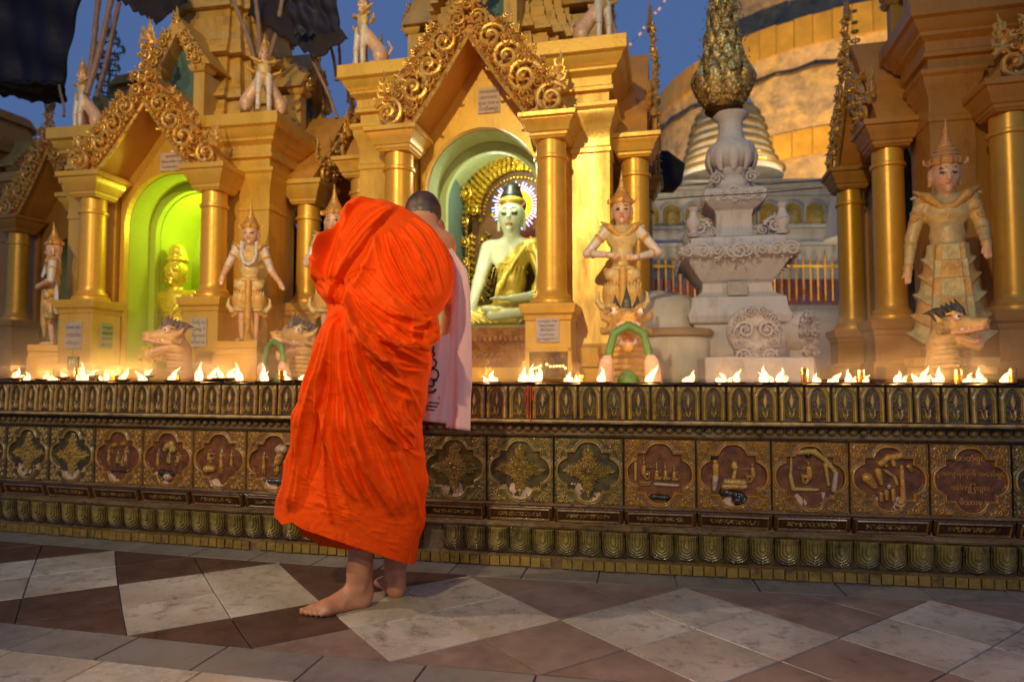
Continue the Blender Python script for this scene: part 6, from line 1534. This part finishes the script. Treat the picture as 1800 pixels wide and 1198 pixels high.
for side in range(4):
    q = Matrix.Rotation(side*PI/2, 4, 'Z')
    def sc_(x, y, z, R_, k, rot=0):
        o = link('scroll', VW[k], alt); o.matrix_local = q @ Matrix.Translation((x, y, z)) @ Matrix.Rotation(rot, 4, 'Y') @ Matrix.Diagonal((R_/.1, .6, R_/.1, 1))
    for i in range(8): sc_((-84+24*i)/kA, -95/kA, az_(456), 13/kA, i % 8, i)
    for i in range(5): sc_((-40+20*i)/kA, -50/kA, az_(355), 11/kA, i % 8, i)
    for i in (-1, 1): sc_(i*62/kA, -70/kA, az_(412), 16/kA, 1 if i > 0 else 0); sc_(i*44/kA, -60/kA, az_(418), 11/kA, 2 if i > 0 else 3); sc_(i*30/kA, -34/kA, az_(322), 12/kA, 4)
    sc_(0, -50/kA, az_(352), 14/kA, 5); sc_(0, -97/kA, az_(458), 16/kA, 6)
    # urns standing on the corners
    o = link('urn', MB().lathe(0, 0, [(10/kA,0),(12/kA,4/kA),(6/kA,8/kA),(13/kA,20/kA),(14/kA,26/kA),(8/kA,36/kA),(6/kA,44/kA),(10/kA,50/kA),(9/kA,52/kA)], 14).mesh('urn', M_white), alt); o.matrix_local = q @ Matrix.Translation((74/kA, -74/kA, az_(428)))
MB().box(-18/kA, 14/kA, -79/kA, -70/kA, az_(527), az_(505)).build('lettered_block', mat('grey_block', srgb(150,146,150), .7, var=.3, scale=40), alt, smooth=False)
# gilt lotus bud made of mirror-studded leaves
M_bleaf = mat('mirror_mosaic_leaf', srgb(196,156,78), .24, metal=.7, var=.4, scale=60, bump=.8, bscale=110, hue2=srgb(206,200,150), hue_amt=.9, dirt=srgb(60,38,12), dirt_amt=.85, dirt_scale=18, dirt_lo=.47)
bb_ = empty('gilt_lotus_bud', (ac.x-.045, ac.y, .77+az_(207)), 0, 'tall gilt lotus bud of jagged mirror-mosaic leaves on the white altar', 'finial')
def leaf_mesh(w, h, bend):
    V = []; F = []; n = 18
    for i in range(n+1):
        t = i/n; ww = w*math.sin(PI*min(1, t*.86+.14))**.8*(1 + (.34 if i % 2 else -.12)) if i < n else .001
        y = -bend*math.sin(t*PI*.62) + bend*1.1*max(0, t-.7); z = h*t
        V += [(-ww, y+.010, z - (.012 if i % 2 else 0)), (-ww*.45, y-.002, z), (0, y-.012, z+.006), (ww*.45, y-.002, z), (ww, y+.010, z - (.012 if i % 2 else 0))]
    for i in range(n):
        for k in range(4): a = i*5+k; F.append((a, a+1, a+6, a+5))
    return MB().add(V, F).mesh('leaf', M_bleaf, True, 50)
kb = FPX/YA
def bz_(py): return zat(1277, py, YA)-zat(1277, 207, YA)
for (py, r, n_, w, h, bend, off, spread) in [(200,26,10,.062,.34,.13,0,.0),(178,30,10,.055,.30,.085,.3,-.04),(150,34,9,.05,.30,.05,.0,-.10),(108,30,9,.042,.22,.04,.3,-.08),(72,24,8,.036,.18,.04,0,-.08),(44,20,8,.032,.15,.04,.4,-.08),(20,17,7,.028,.13,.03,0,-.06),(0,14,7,.026,.12,.03,.4,-.06),(-24,11,6,.022,.11,.02,0,-.05),(-50,8,6,.018,.10,.02,0,-.05)]:
    lm = leaf_mesh(w, h, bend); lm.materials[0] = M_bleaf
    for k in range(n_):
        r_ = r*.84; a = 2*PI*k/n_+off; o = link('leaf', lm, bb_, (r_/kb*math.sin(a), -r_/kb*math.cos(a), bz_(py)), (spread, 0, a)); so = o.modifiers.new('t', 'SOLIDIFY'); so.thickness = .004
MB().lathe(0, 0, [(18/kb,bz_(207)),(33/kb,bz_(196)),(34/kb,bz_(175)),(30/kb,bz_(140)),(25/kb,bz_(100)),(20/kb,bz_(60)),(16/kb,bz_(20)),(12/kb,bz_(-20)),(7/kb,bz_(-70)),(1/kb,bz_(-120))], 20).build('bud_core', mat('dark_gilt_core', srgb(90,62,22), .4, metal=.7, var=.4, scale=40, bump=.6), bb_)
R3 = random.Random(9); gl = MB().ball((0,0,0), .006, 6, 4).mesh('glass_bead', mat('glass_bead', srgb(240,200,120), .08, metal=.9, bump=0))
for k in range(90):
    a = R3.uniform(-1.7, 1.7); py = R3.uniform(0, 195); r = (18+22*math.sin(min(1, (py+30)/190)*PI*.62))*1.12/kb
    link('glass_bead', gl, bb_, (r*math.sin(a), -r*math.cos(a)-.012, bz_(py)))
# low parapet with two rosette medallions before the altar
Yp = 4.05
def rosette(px, py, rpx, Y, rot, label):
    c = on_y(px, py, Y); kk = FPX/Y; r = rpx/kk; o = empty('rosette_medallion', (c.x, c.y, .77), rot, label, 'ornament', 'white medallions before the altar'); z0 = c.z-.77
    d = MB().lathe(0, 0, [(r*.2,-.05),(r*.98,-.045),(r,-.03),(r,.03),(r*.94,.045),(r*.8,.035),(r*.3,.03)], 28); m = d.mesh('disc', M_white); link('disc', m, o, (0,0,z0), (PI/2,0,0))
    MB().frust(0, 0, r*.75, .05, -.0, r*.5, .04, z0-r*.6).build('stem', M_white, o)
    for k in range(10): a = 2*PI*k/10; link('scroll', VW[k % 8], o, (r*.80*math.cos(a), -.040, z0+r*.80*math.sin(a)), (0,a,0), (r*.0026*1000/1000/.1*1.0*100*.01*10*.1*10 if False else r*2.1, .8, r*2.1))
    for s in (-1, 1): link('scroll', VW[0 if s > 0 else 1], o, (s*r*.40, -.040, z0+r*.05), (0,0,0), (r*3.6, .9, r*3.6)); link('scroll', VW[2 if s > 0 else 3], o, (s*r*.45, -.045, z0-r*.95), (0,0,0), (r*3.0, .9, r*3.0))
    return o
rosette(1325, 583, 46, Yp, -.1, 'white carved round medallion on its stem, nearer of the two before the altar')
rosette(1409, 584, 38, Yp+.28, .7, 'white carved medallion turned aside, nearer the right shrine')
pc_ = on_y(1327, 628, 3.92); pw = 92/FPX*3.92
tag(MB().box(-pw, pw, -.10, .16, .77-pc_.z, 0).build('stone_block', M_white, None, (pc_.x, pc_.y, pc_.z), (0,0,-.08), bevel=.012), 'plain whitewashed block under the two medallions', 'block')
# rounded white bell forms at the left of the altar
wb = on_y(1150, 600, 4.9); k5 = FPX/4.9
ws = empty('white_bell_stupa', (wb.x, wb.y, .77), 0, 'rounded white bell-shaped dome behind the front-facing dragon head', 'stupa')
zz = lambda py: zat(1150, py, 4.9)-.77
MB().lathe(0, 0, [(112/k5,0),(112/k5,zz(600)),(106/k5,zz(572)),(90/k5,zz(545)),(66/k5,zz(526)),(36/k5,zz(515)),(10/k5,zz(511)),(.001,zz(510))], 36).build('dome', M_whiteD, ws, auto=60)
wb2 = on_y(1185, 620, 4.55); k6 = FPX/4.55; z6 = lambda py: zat(1185, py, 4.55)-.77
ws2 = empty('white_drum', (wb2.x, wb2.y, .77), 0, 'low round white drum with a brown ring below the bell dome', 'drum')
MB().lathe(0, 0, [(66/k6,0),(68/k6,z6(612)),(66/k6,z6(596)),(64/k6,z6(592)),(10/k6,z6(589)),(.001,z6(588))], 32).build('drum', M_whiteD, ws2, auto=60)
MB().lathe(0, 0, [(65/k6,z6(594)),(73/k6,z6(592)),(74/k6,z6(586)),(68/k6,z6(580)),(60/k6,z6(579))], 32).build('ring', mat('brown_ring', srgb(140,112,76), .6, var=.2), ws2, auto=60)

# ================================================================ white terrace, small stupas and the great stupa far behind
YT = 12.0; kt = FPX/YT; tz = lambda py: zat(1300, py, YT)
ter = empty('white_terrace', (5.2, YT, 0), -.06, 'white terrace wall with gilded arched niches below the great stupa', 'terrace')
def tbar(name, py0, py1, dy, m, x0=-4.5, x1=4.5, bev=.01): return MB().box(x0, x1, dy, 3.0+dy*0, tz(py1), tz(py0)).build(name, m, ter, smooth=False)
tbar('terrace_wall', 342, 396, .10, M_whiteD); tbar('cornice', 318, 322, -.16, M_whiteD); tbar('cornice', 322.2, 331, -.06, M_whiteD); tbar('cornice', 331.2, 341.8, .02, M_whiteD)
tbar('terrace_step', 396.2, 402, -.12, M_whiteD); tbar('terrace_step', 402.2, 428, -.02, M_whiteD); tbar('terrace_step', 428.2, 434, -.20, M_whiteD); tbar('terrace_step', 434.2, 470, -.10, M_whiteD); tbar('terrace_step', 470.2, 700, .0, M_whiteD)
M_gilt = mat('gilt_niche', srgb(210,160,56), .34, metal=.6, var=.25, scale=5, bump=.3, bscale=12)
def arch_mesh(w, h, d0, d1, name, m):
    p = [(w*math.cos(PI*i/14), h-w+w*math.sin(PI*i/14)) for i in range(15)] + [(-w, 0), (w, 0)]
    return MB().prism(p, d0, d1).mesh(name, m, False)
a1 = arch_mesh(19/kt, 44/kt, 0, .08, 'arch_frame', M_whiteD); a2 = arch_mesh(16/kt, 40/kt, -.02, .05, 'niche', M_gilt); a3 = arch_mesh(8/kt, 26/kt, -.05, .0, 'niche_figure', mat('gilt_figure', srgb(230,184,90), .3, metal=.6, var=.3, scale=8))
for px in (1065, 1106, 1146, 1184, 1224, 1264, 1312, 1353, 1394, 1433, 1474, 1515):
    c = on_y(px, 396, YT); x = c.x-5.2
    f = link('arch_frame', a1, ter, (x, .02, tz(395.5))); link('niche', a2, f, (0,0,.005)); link('niche_figure', a3, f, (0,0,.01))
# gilded railing and red hanging below it
rail = empty('gilded_railing', (5.0, 10.6, 0), 0, 'gilded spiked railing in front of the white terrace', 'railing'); rz_ = lambda py: zat(1300, py, 10.6); kr = FPX/10.6
bar = MB().lathe(0, 0, [(.014,0),(.014,.58),(.03,.60),(.02,.64),(.001,.72)], 8).mesh('rail_bar', M_gilt)
for k in range(46): link('rail_bar', bar, rail, (-2.9+.115*k, 0, rz_(528)), sc=(1,1,(528-436)/kr/.72 if k % 5 == 0 else (528-446)/kr/.72))
MB().box(-3, 2.6, -.02, .02, rz_(470), rz_(466)).build('top_rail', M_gilt, rail, smooth=False)
bn = MB().box(-3.2, 2.6, 0, .05, 0, .42).build('red_hanging', mat('patterned_red_cloth', srgb(110,36,34), .8, var=.6, scale=14, hue2=srgb(60,60,100), hue_amt=.8), None, (5.0, 10.9, rz_(532)), smooth=False); tag(bn, 'dark red patterned cloth hanging behind the gilded railing', 'cloth')
# small white stupa ringed with gold
sx = on_y(1280, 300, 13.2); ks = FPX/13.2; szf = lambda py: zat(1280, py, 13.2)
sst = empty('ringed_stupa', (sx.x, 13.2, 0), 0, 'white and gold ringed stupa rising just behind the altar vase', 'stupa')
MB().lathe(0, 0, [(92/ks,szf(318)),(88/ks,szf(306)),(78/ks,szf(290)),(68/ks,szf(262)),(62/ks,szf(236)),(56/ks,szf(215)),(48/ks,szf(196)),(34/ks,szf(170)),(24/ks,szf(130)),(10/ks,szf(60)),(.001,szf(40))], 40).build('cone', M_whiteD, sst, auto=60)
M_ring = mat('bright_gold_ring', srgb(240,190,80), .18, metal=.85, var=.1, bump=.1)
for py, r in ((306,93),(290,82),(276,76),(262,71),(248,68),(234,65),(220,61),(206,54)):
    n = 40; tor = MB(); pts = [(r*1.0/ks*math.cos(2*PI*i/n), r*1.0/ks*math.sin(2*PI*i/n), 0) for i in range(n+1)]; tor.tube(pts, [.036 if py % 4 else .028]*(n+1), 8, cap=False); tor.build('gold_ring', M_ring, sst, (0,0,szf(py)))
sx2 = on_y(1506, 175, 9.6); k9 = FPX/9.6; s9 = lambda py: zat(1506, py, 9.6)
st2 = empty('small_white_stupa', (sx2.x, 9.6, 0), 0, 'slim white stupa with a gilt umbrella spire beside the right shrine', 'stupa')
MB().lathe(0, 0, [(60/k9,s9(420)),(40/k9,s9(300)),(24/k9,s9(200)),(15/k9,s9(174)),(16/k9,s9(166)),(10/k9,s9(150)),(8/k9,s9(130)),(3/k9,s9(100)),(.001,s9(60))], 24).build('body', M_whiteD, st2, auto=60)
for py, r in ((160,15),(140,12),(122,11),(104,9),(88,7),(72,7),(56,5),(40,4),(20,3)):
    for k in range(10):
        a = 2*PI*k/10; MB().ball((0,0,0), .018, 6, 4).build('gilt_bell', M_ring, st2, (r/k9*math.cos(a), r/k9*math.sin(a), s9(py)))
tag(MB().prism([(-.22,-.25),(.25,-.25),(.30,.02),(.06,.20),(-.02,.20)], 0, .5).build('dark_roof', mat('dark_roofing', srgb(34,28,26), .8, var=.3), None, tuple(on_y(1166, 290, 9.0)), smooth=False), 'small dark sloping roof beside the central shrine', 'roof')
# great stupa
gc = Vector((26.4, 51.6)); G_ = empty('great_stupa', (gc.x, gc.y, 0), 0, 'huge golden stupa rising behind everything, wrapped in matting and bands of gold sheet', 'stupa')
M_mat = mat('woven_matting', srgb(182,146,106), .85, metal=.0, var=.35, scale=1.4, bump=1.0, bscale=2.6, dirt=srgb(104,88,82), dirt_amt=.8, dirt_scale=.9, hue2=srgb(206,160,80), hue_amt=.5)
M_sheet = mat('gold_sheet', srgb(226,164,58), .42, metal=.4, var=.22, scale=.6, bump=.3, bscale=2.0)
prof = [(20,.8),(19,6),(17.6,9),(16.6,11.5),(16.2,13.2),(15.9,13.6),(15.75,15.2),(15.5,18),(15.35,19.0),(15.0,19.1),(14.9,20.1),(15.0,20.3),(14.9,22.2),(14.4,22.35),(11.4,22.5),(11.2,26),(10.2,30),(8,36),(5,44),(1,60)]
MB().lathe(0, 0, prof, 120).build('matting', M_mat, G_, auto=50)
def bands(z0, z1, r0, r1, n=150, seed=0):
    rr = random.Random(seed); a = 2*PI/n
    for k in range(n):
        th = 2*PI*k/n
        d = (math.degrees(th)+360) % 360
        if not 165 < d < 300: continue
        b = MB(); j0, j1 = z0+rr.uniform(-.06,.06), z1+rr.uniform(-.05,.05); V = []
        for tt in (th+.0012, th+a-.0012):
            for (r, z) in ((r0, j0), (r1, j1)):
                for e in (.10, .20+rr.uniform(0, .03)): V.append(((r+e)*math.cos(tt), (r+e)*math.sin(tt), z))
        b.add(V, [(1,3,7,5),(0,4,6,2),(0,1,5,4),(2,6,7,3),(0,2,3,1),(4,5,7,6)]); b.build('gold_panel', M_sheet, G_, smooth=False)
bands(20.45, 22.3, 15.0, 14.9, 90, 1); bands(13.6, 15.1, 15.95, 15.8, 90, 2)
tor = MB()
pts = [((15.55)*math.cos(2*PI*i/90), (15.55)*math.sin(2*PI*i/90), 18.9+.08*math.sin(i*3)) for i in range(91)]; tor.tube(pts, [.06+.03*(i % 3) for i in range(91)], 6, cap=False); tor.build('timber_ring', mat('dark_timber', srgb(80,56,34), .8, var=.4, scale=2), G_)
rp = MB(); 
a_ = math.radians(247); rp.tube([Vector(((r+.15)*math.cos(a_+t), (r+.15)*math.sin(a_+t), z)) for r, z, t in ((15.4,18.8,0),(15.6,16.5,-.02),(15.8,14.8,-.035))], [.05,.05,.05], 6); rp.build('rope', M_whiteD, G_)

# ================================================================ tarpaulins, canopies and bamboo props
M_tarp = mat('navy_tarpaulin', srgb(22,22,48), .7, var=.35, scale=5, bump=.5, bscale=14, dirt=srgb(20,18,26), dirt_amt=.5, dirt_scale=4)
M_tarpb = mat('blackened_underside', srgb(40,26,24), .8, var=.3, scale=5, bump=.4)
M_bam = mat('bamboo', srgb(150,118,104), .6, var=.2, scale=20, bump=.2, dirt=srgb(70,48,40), dirt_amt=.5, dirt_scale=12)
def sheet(name, pts, m, label, nx=26, ny=20, wav=.03, thick=.012, seed=0):
    """pts: four world corners, bilinear, rumpled"""
    a, b, c, d = [Vector(p) for p in pts]; V = []; nrm = (b-a).cross(d-a).normalized()
    for j in range(ny+1):
        for i in range(nx+1):
            u, v = i/nx, j/ny; p = a*(1-u)*(1-v)+b*u*(1-v)+c*u*v+d*(1-u)*v
            w = math.sin(u*9+seed+2*v)*.5+math.sin(u*23+v*7+seed)*.3+math.sin(v*13+seed*2+u*4)*.4
            edge = .02*math.sin(u*37+seed)+.012*math.sin(v*51); V.append(p+nrm*wav*w+Vector((0,0,edge if j in (0,ny) else 0)))
    F = [(j*(nx+1)+i, j*(nx+1)+i+1, (j+1)*(nx+1)+i+1, (j+1)*(nx+1)+i) for j in range(ny) for i in range(nx)]
    o = MB().add(V, F).build(name, m, None, auto=80); s = o.modifiers.new('t', 'SOLIDIFY'); s.thickness = thick
    if label: tag(o, label, 'tarpaulin')
    return o
sheet('tarpaulin', [on_y(-30,145,6.6), on_y(112,150,6.6), on_y(143,-20,6.3), on_y(-30,-40,6.3)], M_tarp, 'large dark navy tarpaulin hanging at the top left corner', wav=.05)
sheet('canopy_eave', [on_y(-30,168,6.7), on_y(118,182,6.9), on_y(112,150,6.55), on_y(-30,140,6.5)], M_tarpb, 'ragged blackened canopy edge below the navy tarpaulin', wav=.03, seed=2)
sheet('tarpaulin', [on_y(516,60,5.3), on_y(600,72,5.3), on_y(592,-20,5.2), on_y(500,-25,5.2)], M_tarp, 'navy tarpaulin between the left and central shrine roofs', wav=.04, seed=4)
sheet('canopy_eave', [on_y(430,20,5.9), on_y(556,104,5.2), on_y(612,66,5.2), on_y(470,-40,5.9)], M_tarpb, 'dark canopy underside sloping down above the right of the left shrine', wav=.03, seed=5)
sheet('canopy_eave', [on_y(196,-6,5.6), on_y(276,40,5.6), on_y(330,0,5.8), on_y(300,-50,5.8)], M_tarpb, 'dark canopy corner above the small niche of the left shrine', wav=.02, seed=6)
def pole(x0, y0, x1, y1, Y0, Y1, r=.022, label=''):
    a = on_y(x0, y0, Y0); b = on_y(x1, y1, Y1); m = MB(); n = 15; pts = []; rs = []
    for i in range(n):
        t = i/(n-1); pts.append(a.lerp(b, t)+Vector((.01*math.sin(t*5), 0, 0))); rs.append(r*(1.16 if i % 3 == 0 else 1)*(1-.12*t))
    m.tube(pts, rs, 8); o = m.build('bamboo_pole', M_bam); tag(o, label, 'pole', 'bamboo props of the canopies')
pole(149,175,178,-20,5.6,5.7,.024,'leftmost of the three leaning bamboo poles beside the navy tarpaulin'); pole(152,166,203,-20,5.5,5.6,.024,'middle bamboo pole of the crossing three at the top left'); pole(170,172,212,4,5.7,5.8,.020,'right bamboo pole of the crossing three at the top left')
pole(446,100,404,-20,5.75,5.6,.020,'bamboo pole leaning left above the crowned man-lion'); pole(455,96,451,-20,5.75,5.6,.020,'upright bamboo pole directly above the crowned man-lion'); pole(474,98,503,-20,5.75,5.6,.020,'bamboo pole leaning right above the crowned man-lion')
pole(592,208,548,96,5.4,5.4,.013,'thin dark bamboo pole slanting down between the two shrines'); pole(591,142,574,40,5.5,5.5,.013,'first thin bamboo pole left of the central shrine'); pole(594,142,598,60,5.5,5.5,.013,'second thin bamboo pole left of the central shrine'); pole(112,205,106,150,6.2,6.3,.012,'short thin pole under the ragged canopy edge')
# distant metal umbrella spire seen between the poles
hx = on_y(190, 200, 9.0); h9 = FPX/9.0; ht = empty('umbrella_spire', (hx.x, 9.0, 0), 0, 'openwork metal umbrella spire far behind the bamboo poles', 'spire'); hz9 = lambda py: zat(190, py, 9.0)
M_hti = mat('tarnished_silver', srgb(130,120,96), .3, metal=.8, var=.4, scale=20, bump=.3)
MB().tube([(0,0,hz9(215)),(0,0,hz9(25))], [.02,.006], 6).build('shaft', M_hti, ht)
for py, r in ((200,24),(178,22),(158,18),(138,19),(118,15),(100,13),(84,22),(70,14),(56,8)):
    n = 20; t_ = MB(); t_.tube([(r/h9*math.cos(2*PI*i/n), r/h9*math.sin(2*PI*i/n), 0) for i in range(n+1)], [.012]*(n+1), 5, cap=False); tier = t_.build('tier', M_hti, ht, (0,0,hz9(py)))
    for k in range(14):
        a = 2*PI*k/14; link('leaf_pendant', LP_ if 'LP_' in globals() else globals().setdefault('LP_', MB().tube([(0,0,.05),(.01,0,.0),(0,0,-.06)], [.006,.018,.002], 5, .3).mesh('leaf_pendant', M_hti)), tier, (r/h9*math.cos(a), r/h9*math.sin(a), 0), (0,0,a))
# string of little lights rising into the sky, and two sagging wires
bl = MB().ball((0,0,0), (.018,.010,.028), 7, 5).mesh('bulb', emit('pink_bulb', srgb(214,160,140), .8)); strg = empty('light_string', tuple(on_y(1108, 85, 8)), 0, 'string of small pinkish bulbs climbing into the sky right of the central shrine', 'lights'); so_ = on_y(1108, 85, 8)
pts_ = [(1108,78),(1125,60),(1132,49),(1142,37),(1152,23),(1159,16),(1168,2),(1178,-12)]
for i, (x, y) in enumerate(pts_): link('bulb', bl, strg, on_y(x, y, 8)-so_, (0,.6,0), (1,1,1.0 if i % 2 else .7))
MB().tube([on_y(x, y, 8)-so_ for x, y in pts_], [.002]*len(pts_), 4).build('wire', M_soot, strg)
for i, (l, lb) in enumerate([([(1150,352),(1230,345),(1330,340),(1445,330)], 'lower dark wire sagging across the altar'), ([(1150,330),(1260,322),(1350,324),(1450,316)], 'upper dark wire along the terrace cornice')]):
    tag(MB().tube([on_y(x, y, 4.0 if i == 0 else 9) for x, y in l], [.003 if i == 0 else .008]*4, 5).build('wire', M_soot), lb, 'wire')
# green sign and the lit pedestal hollow
gs = on_y(129, 638, 4.5); o = MB().box(-.033, .033, -.012, .012, -.045, .045).build('small_sign', mat('dark_green_board', srgb(34,74,52), .5), None, gs, smooth=False); tag(o, 'small dark green sign with the letters J.C behind the flames', 'sign')
link('lettering', text_mesh('J.C', .036, mat('white_letters', srgb(200,210,190), .6, bump=0)), o, (0,-.014,.012), (PI/2,0,0))
hc_ = rel(Cc, thc, .56, -.175); hol = empty('lit_glass_box', (hc_.x, hc_.y, .80), -thc, 'small glazed box with a string of tiny lights at the foot of the large column', 'display box')
MB().box(-.125, .125, -.004, .004, .0, .165).build('dark_glass', mat('dark_glass', srgb(70,44,16), .15, var=.8, scale=14, hue2=srgb(150,110,30), hue_amt=.6), hol, smooth=False)
for k, (x, z) in enumerate([(-.10,.055),(-.082,.062),(-.066,.066),(-.05,.076),(-.01,.085),(.012,.072),(.035,.072),(.055,.074),(.075,.074),(.095,.074),(.11,.06)]): link('fairy_light', FL_ if 'FL_' in globals() else globals().setdefault('FL_', MB().ball((0,0,0), .0075, 6, 4).mesh('fairy_light', emit('fairy_light', (1,.66,.2), 4))), hol, (x, -.012, z))
for x0, x1, z0, z1 in ((-.15,-.126,0,.19),(.126,.15,0,.19),(-.15,.15,.166,.19)): MB().box(x0, x1, -.02, .004, z0, z1).build('box_frame', M_gold, hol, smooth=False)

# ================================================================ drifting lamp smoke over the ledge
sm = MB(); n = 24; V = []
for i in range(n+1):
    s_ = -3.6+6.0*i/n
    for t, z in ((.02,.80),(-.62,.80),(-.62,1.22),(.02,1.22)):
        x, y, _ = curve(s_, t); V.append((x, y, z))
F = [(i*4+k, i*4+(k+1)%4, (i+1)*4+(k+1)%4, (i+1)*4+k) for i in range(n) for k in range(4)] + [(0,1,2,3), (n*4+3,n*4+2,n*4+1,n*4)]
smk = sm.add(V, F).build('smoke', bpy.data.materials.new('smoke'), None, smooth=False); tag(smk, kind='stuff')
m = smk.data.materials[0]; m.use_nodes = True; N = m.node_tree.nodes; L = m.node_tree.links; N.clear(); out = N.new('ShaderNodeOutputMaterial'); pv = N.new('ShaderNodeVolumePrincipled')
pv.inputs['Color'].default_value = (.95,.92,.88,1); pv.inputs['Anisotropy'].default_value = .35
tc = N.new('ShaderNodeTexCoord'); mp = N.new('ShaderNodeMapping'); mp.inputs['Scale'].default_value = (1,1,1.6); nz = N.new('ShaderNodeTexNoise'); nz.inputs['Scale'].default_value = 3.2; nz.inputs['Detail'].default_value = 3; nz.inputs['Distortion'].default_value = 1.2
sep = N.new('ShaderNodeSeparateXYZ'); mr = N.new('ShaderNodeMapRange'); mr.inputs[1].default_value = 1.22; mr.inputs[2].default_value = .86; mr.inputs[3].default_value = 0; mr.inputs[4].default_value = 1
m1 = N.new('ShaderNodeMapRange'); m1.inputs[1].default_value = .4; m1.inputs[2].default_value = .75; m1.inputs[3].default_value = .05; m1.inputs[4].default_value = .75
mu = N.new('ShaderNodeMath'); mu.operation = 'MULTIPLY'
L.new(tc.outputs['Object'], mp.inputs[0]); L.new(mp.outputs[0], nz.inputs['Vector']); L.new(nz.outputs[0], m1.inputs[0]); L.new(tc.outputs['Object'], sep.inputs[0]); L.new(sep.outputs['Z'], mr.inputs[0])
L.new(m1.outputs[0], mu.inputs[0]); L.new(mr.outputs[0], mu.inputs[1]); L.new(mu.outputs[0], pv.inputs['Density']); L.new(pv.outputs[0], out.inputs['Volume'])
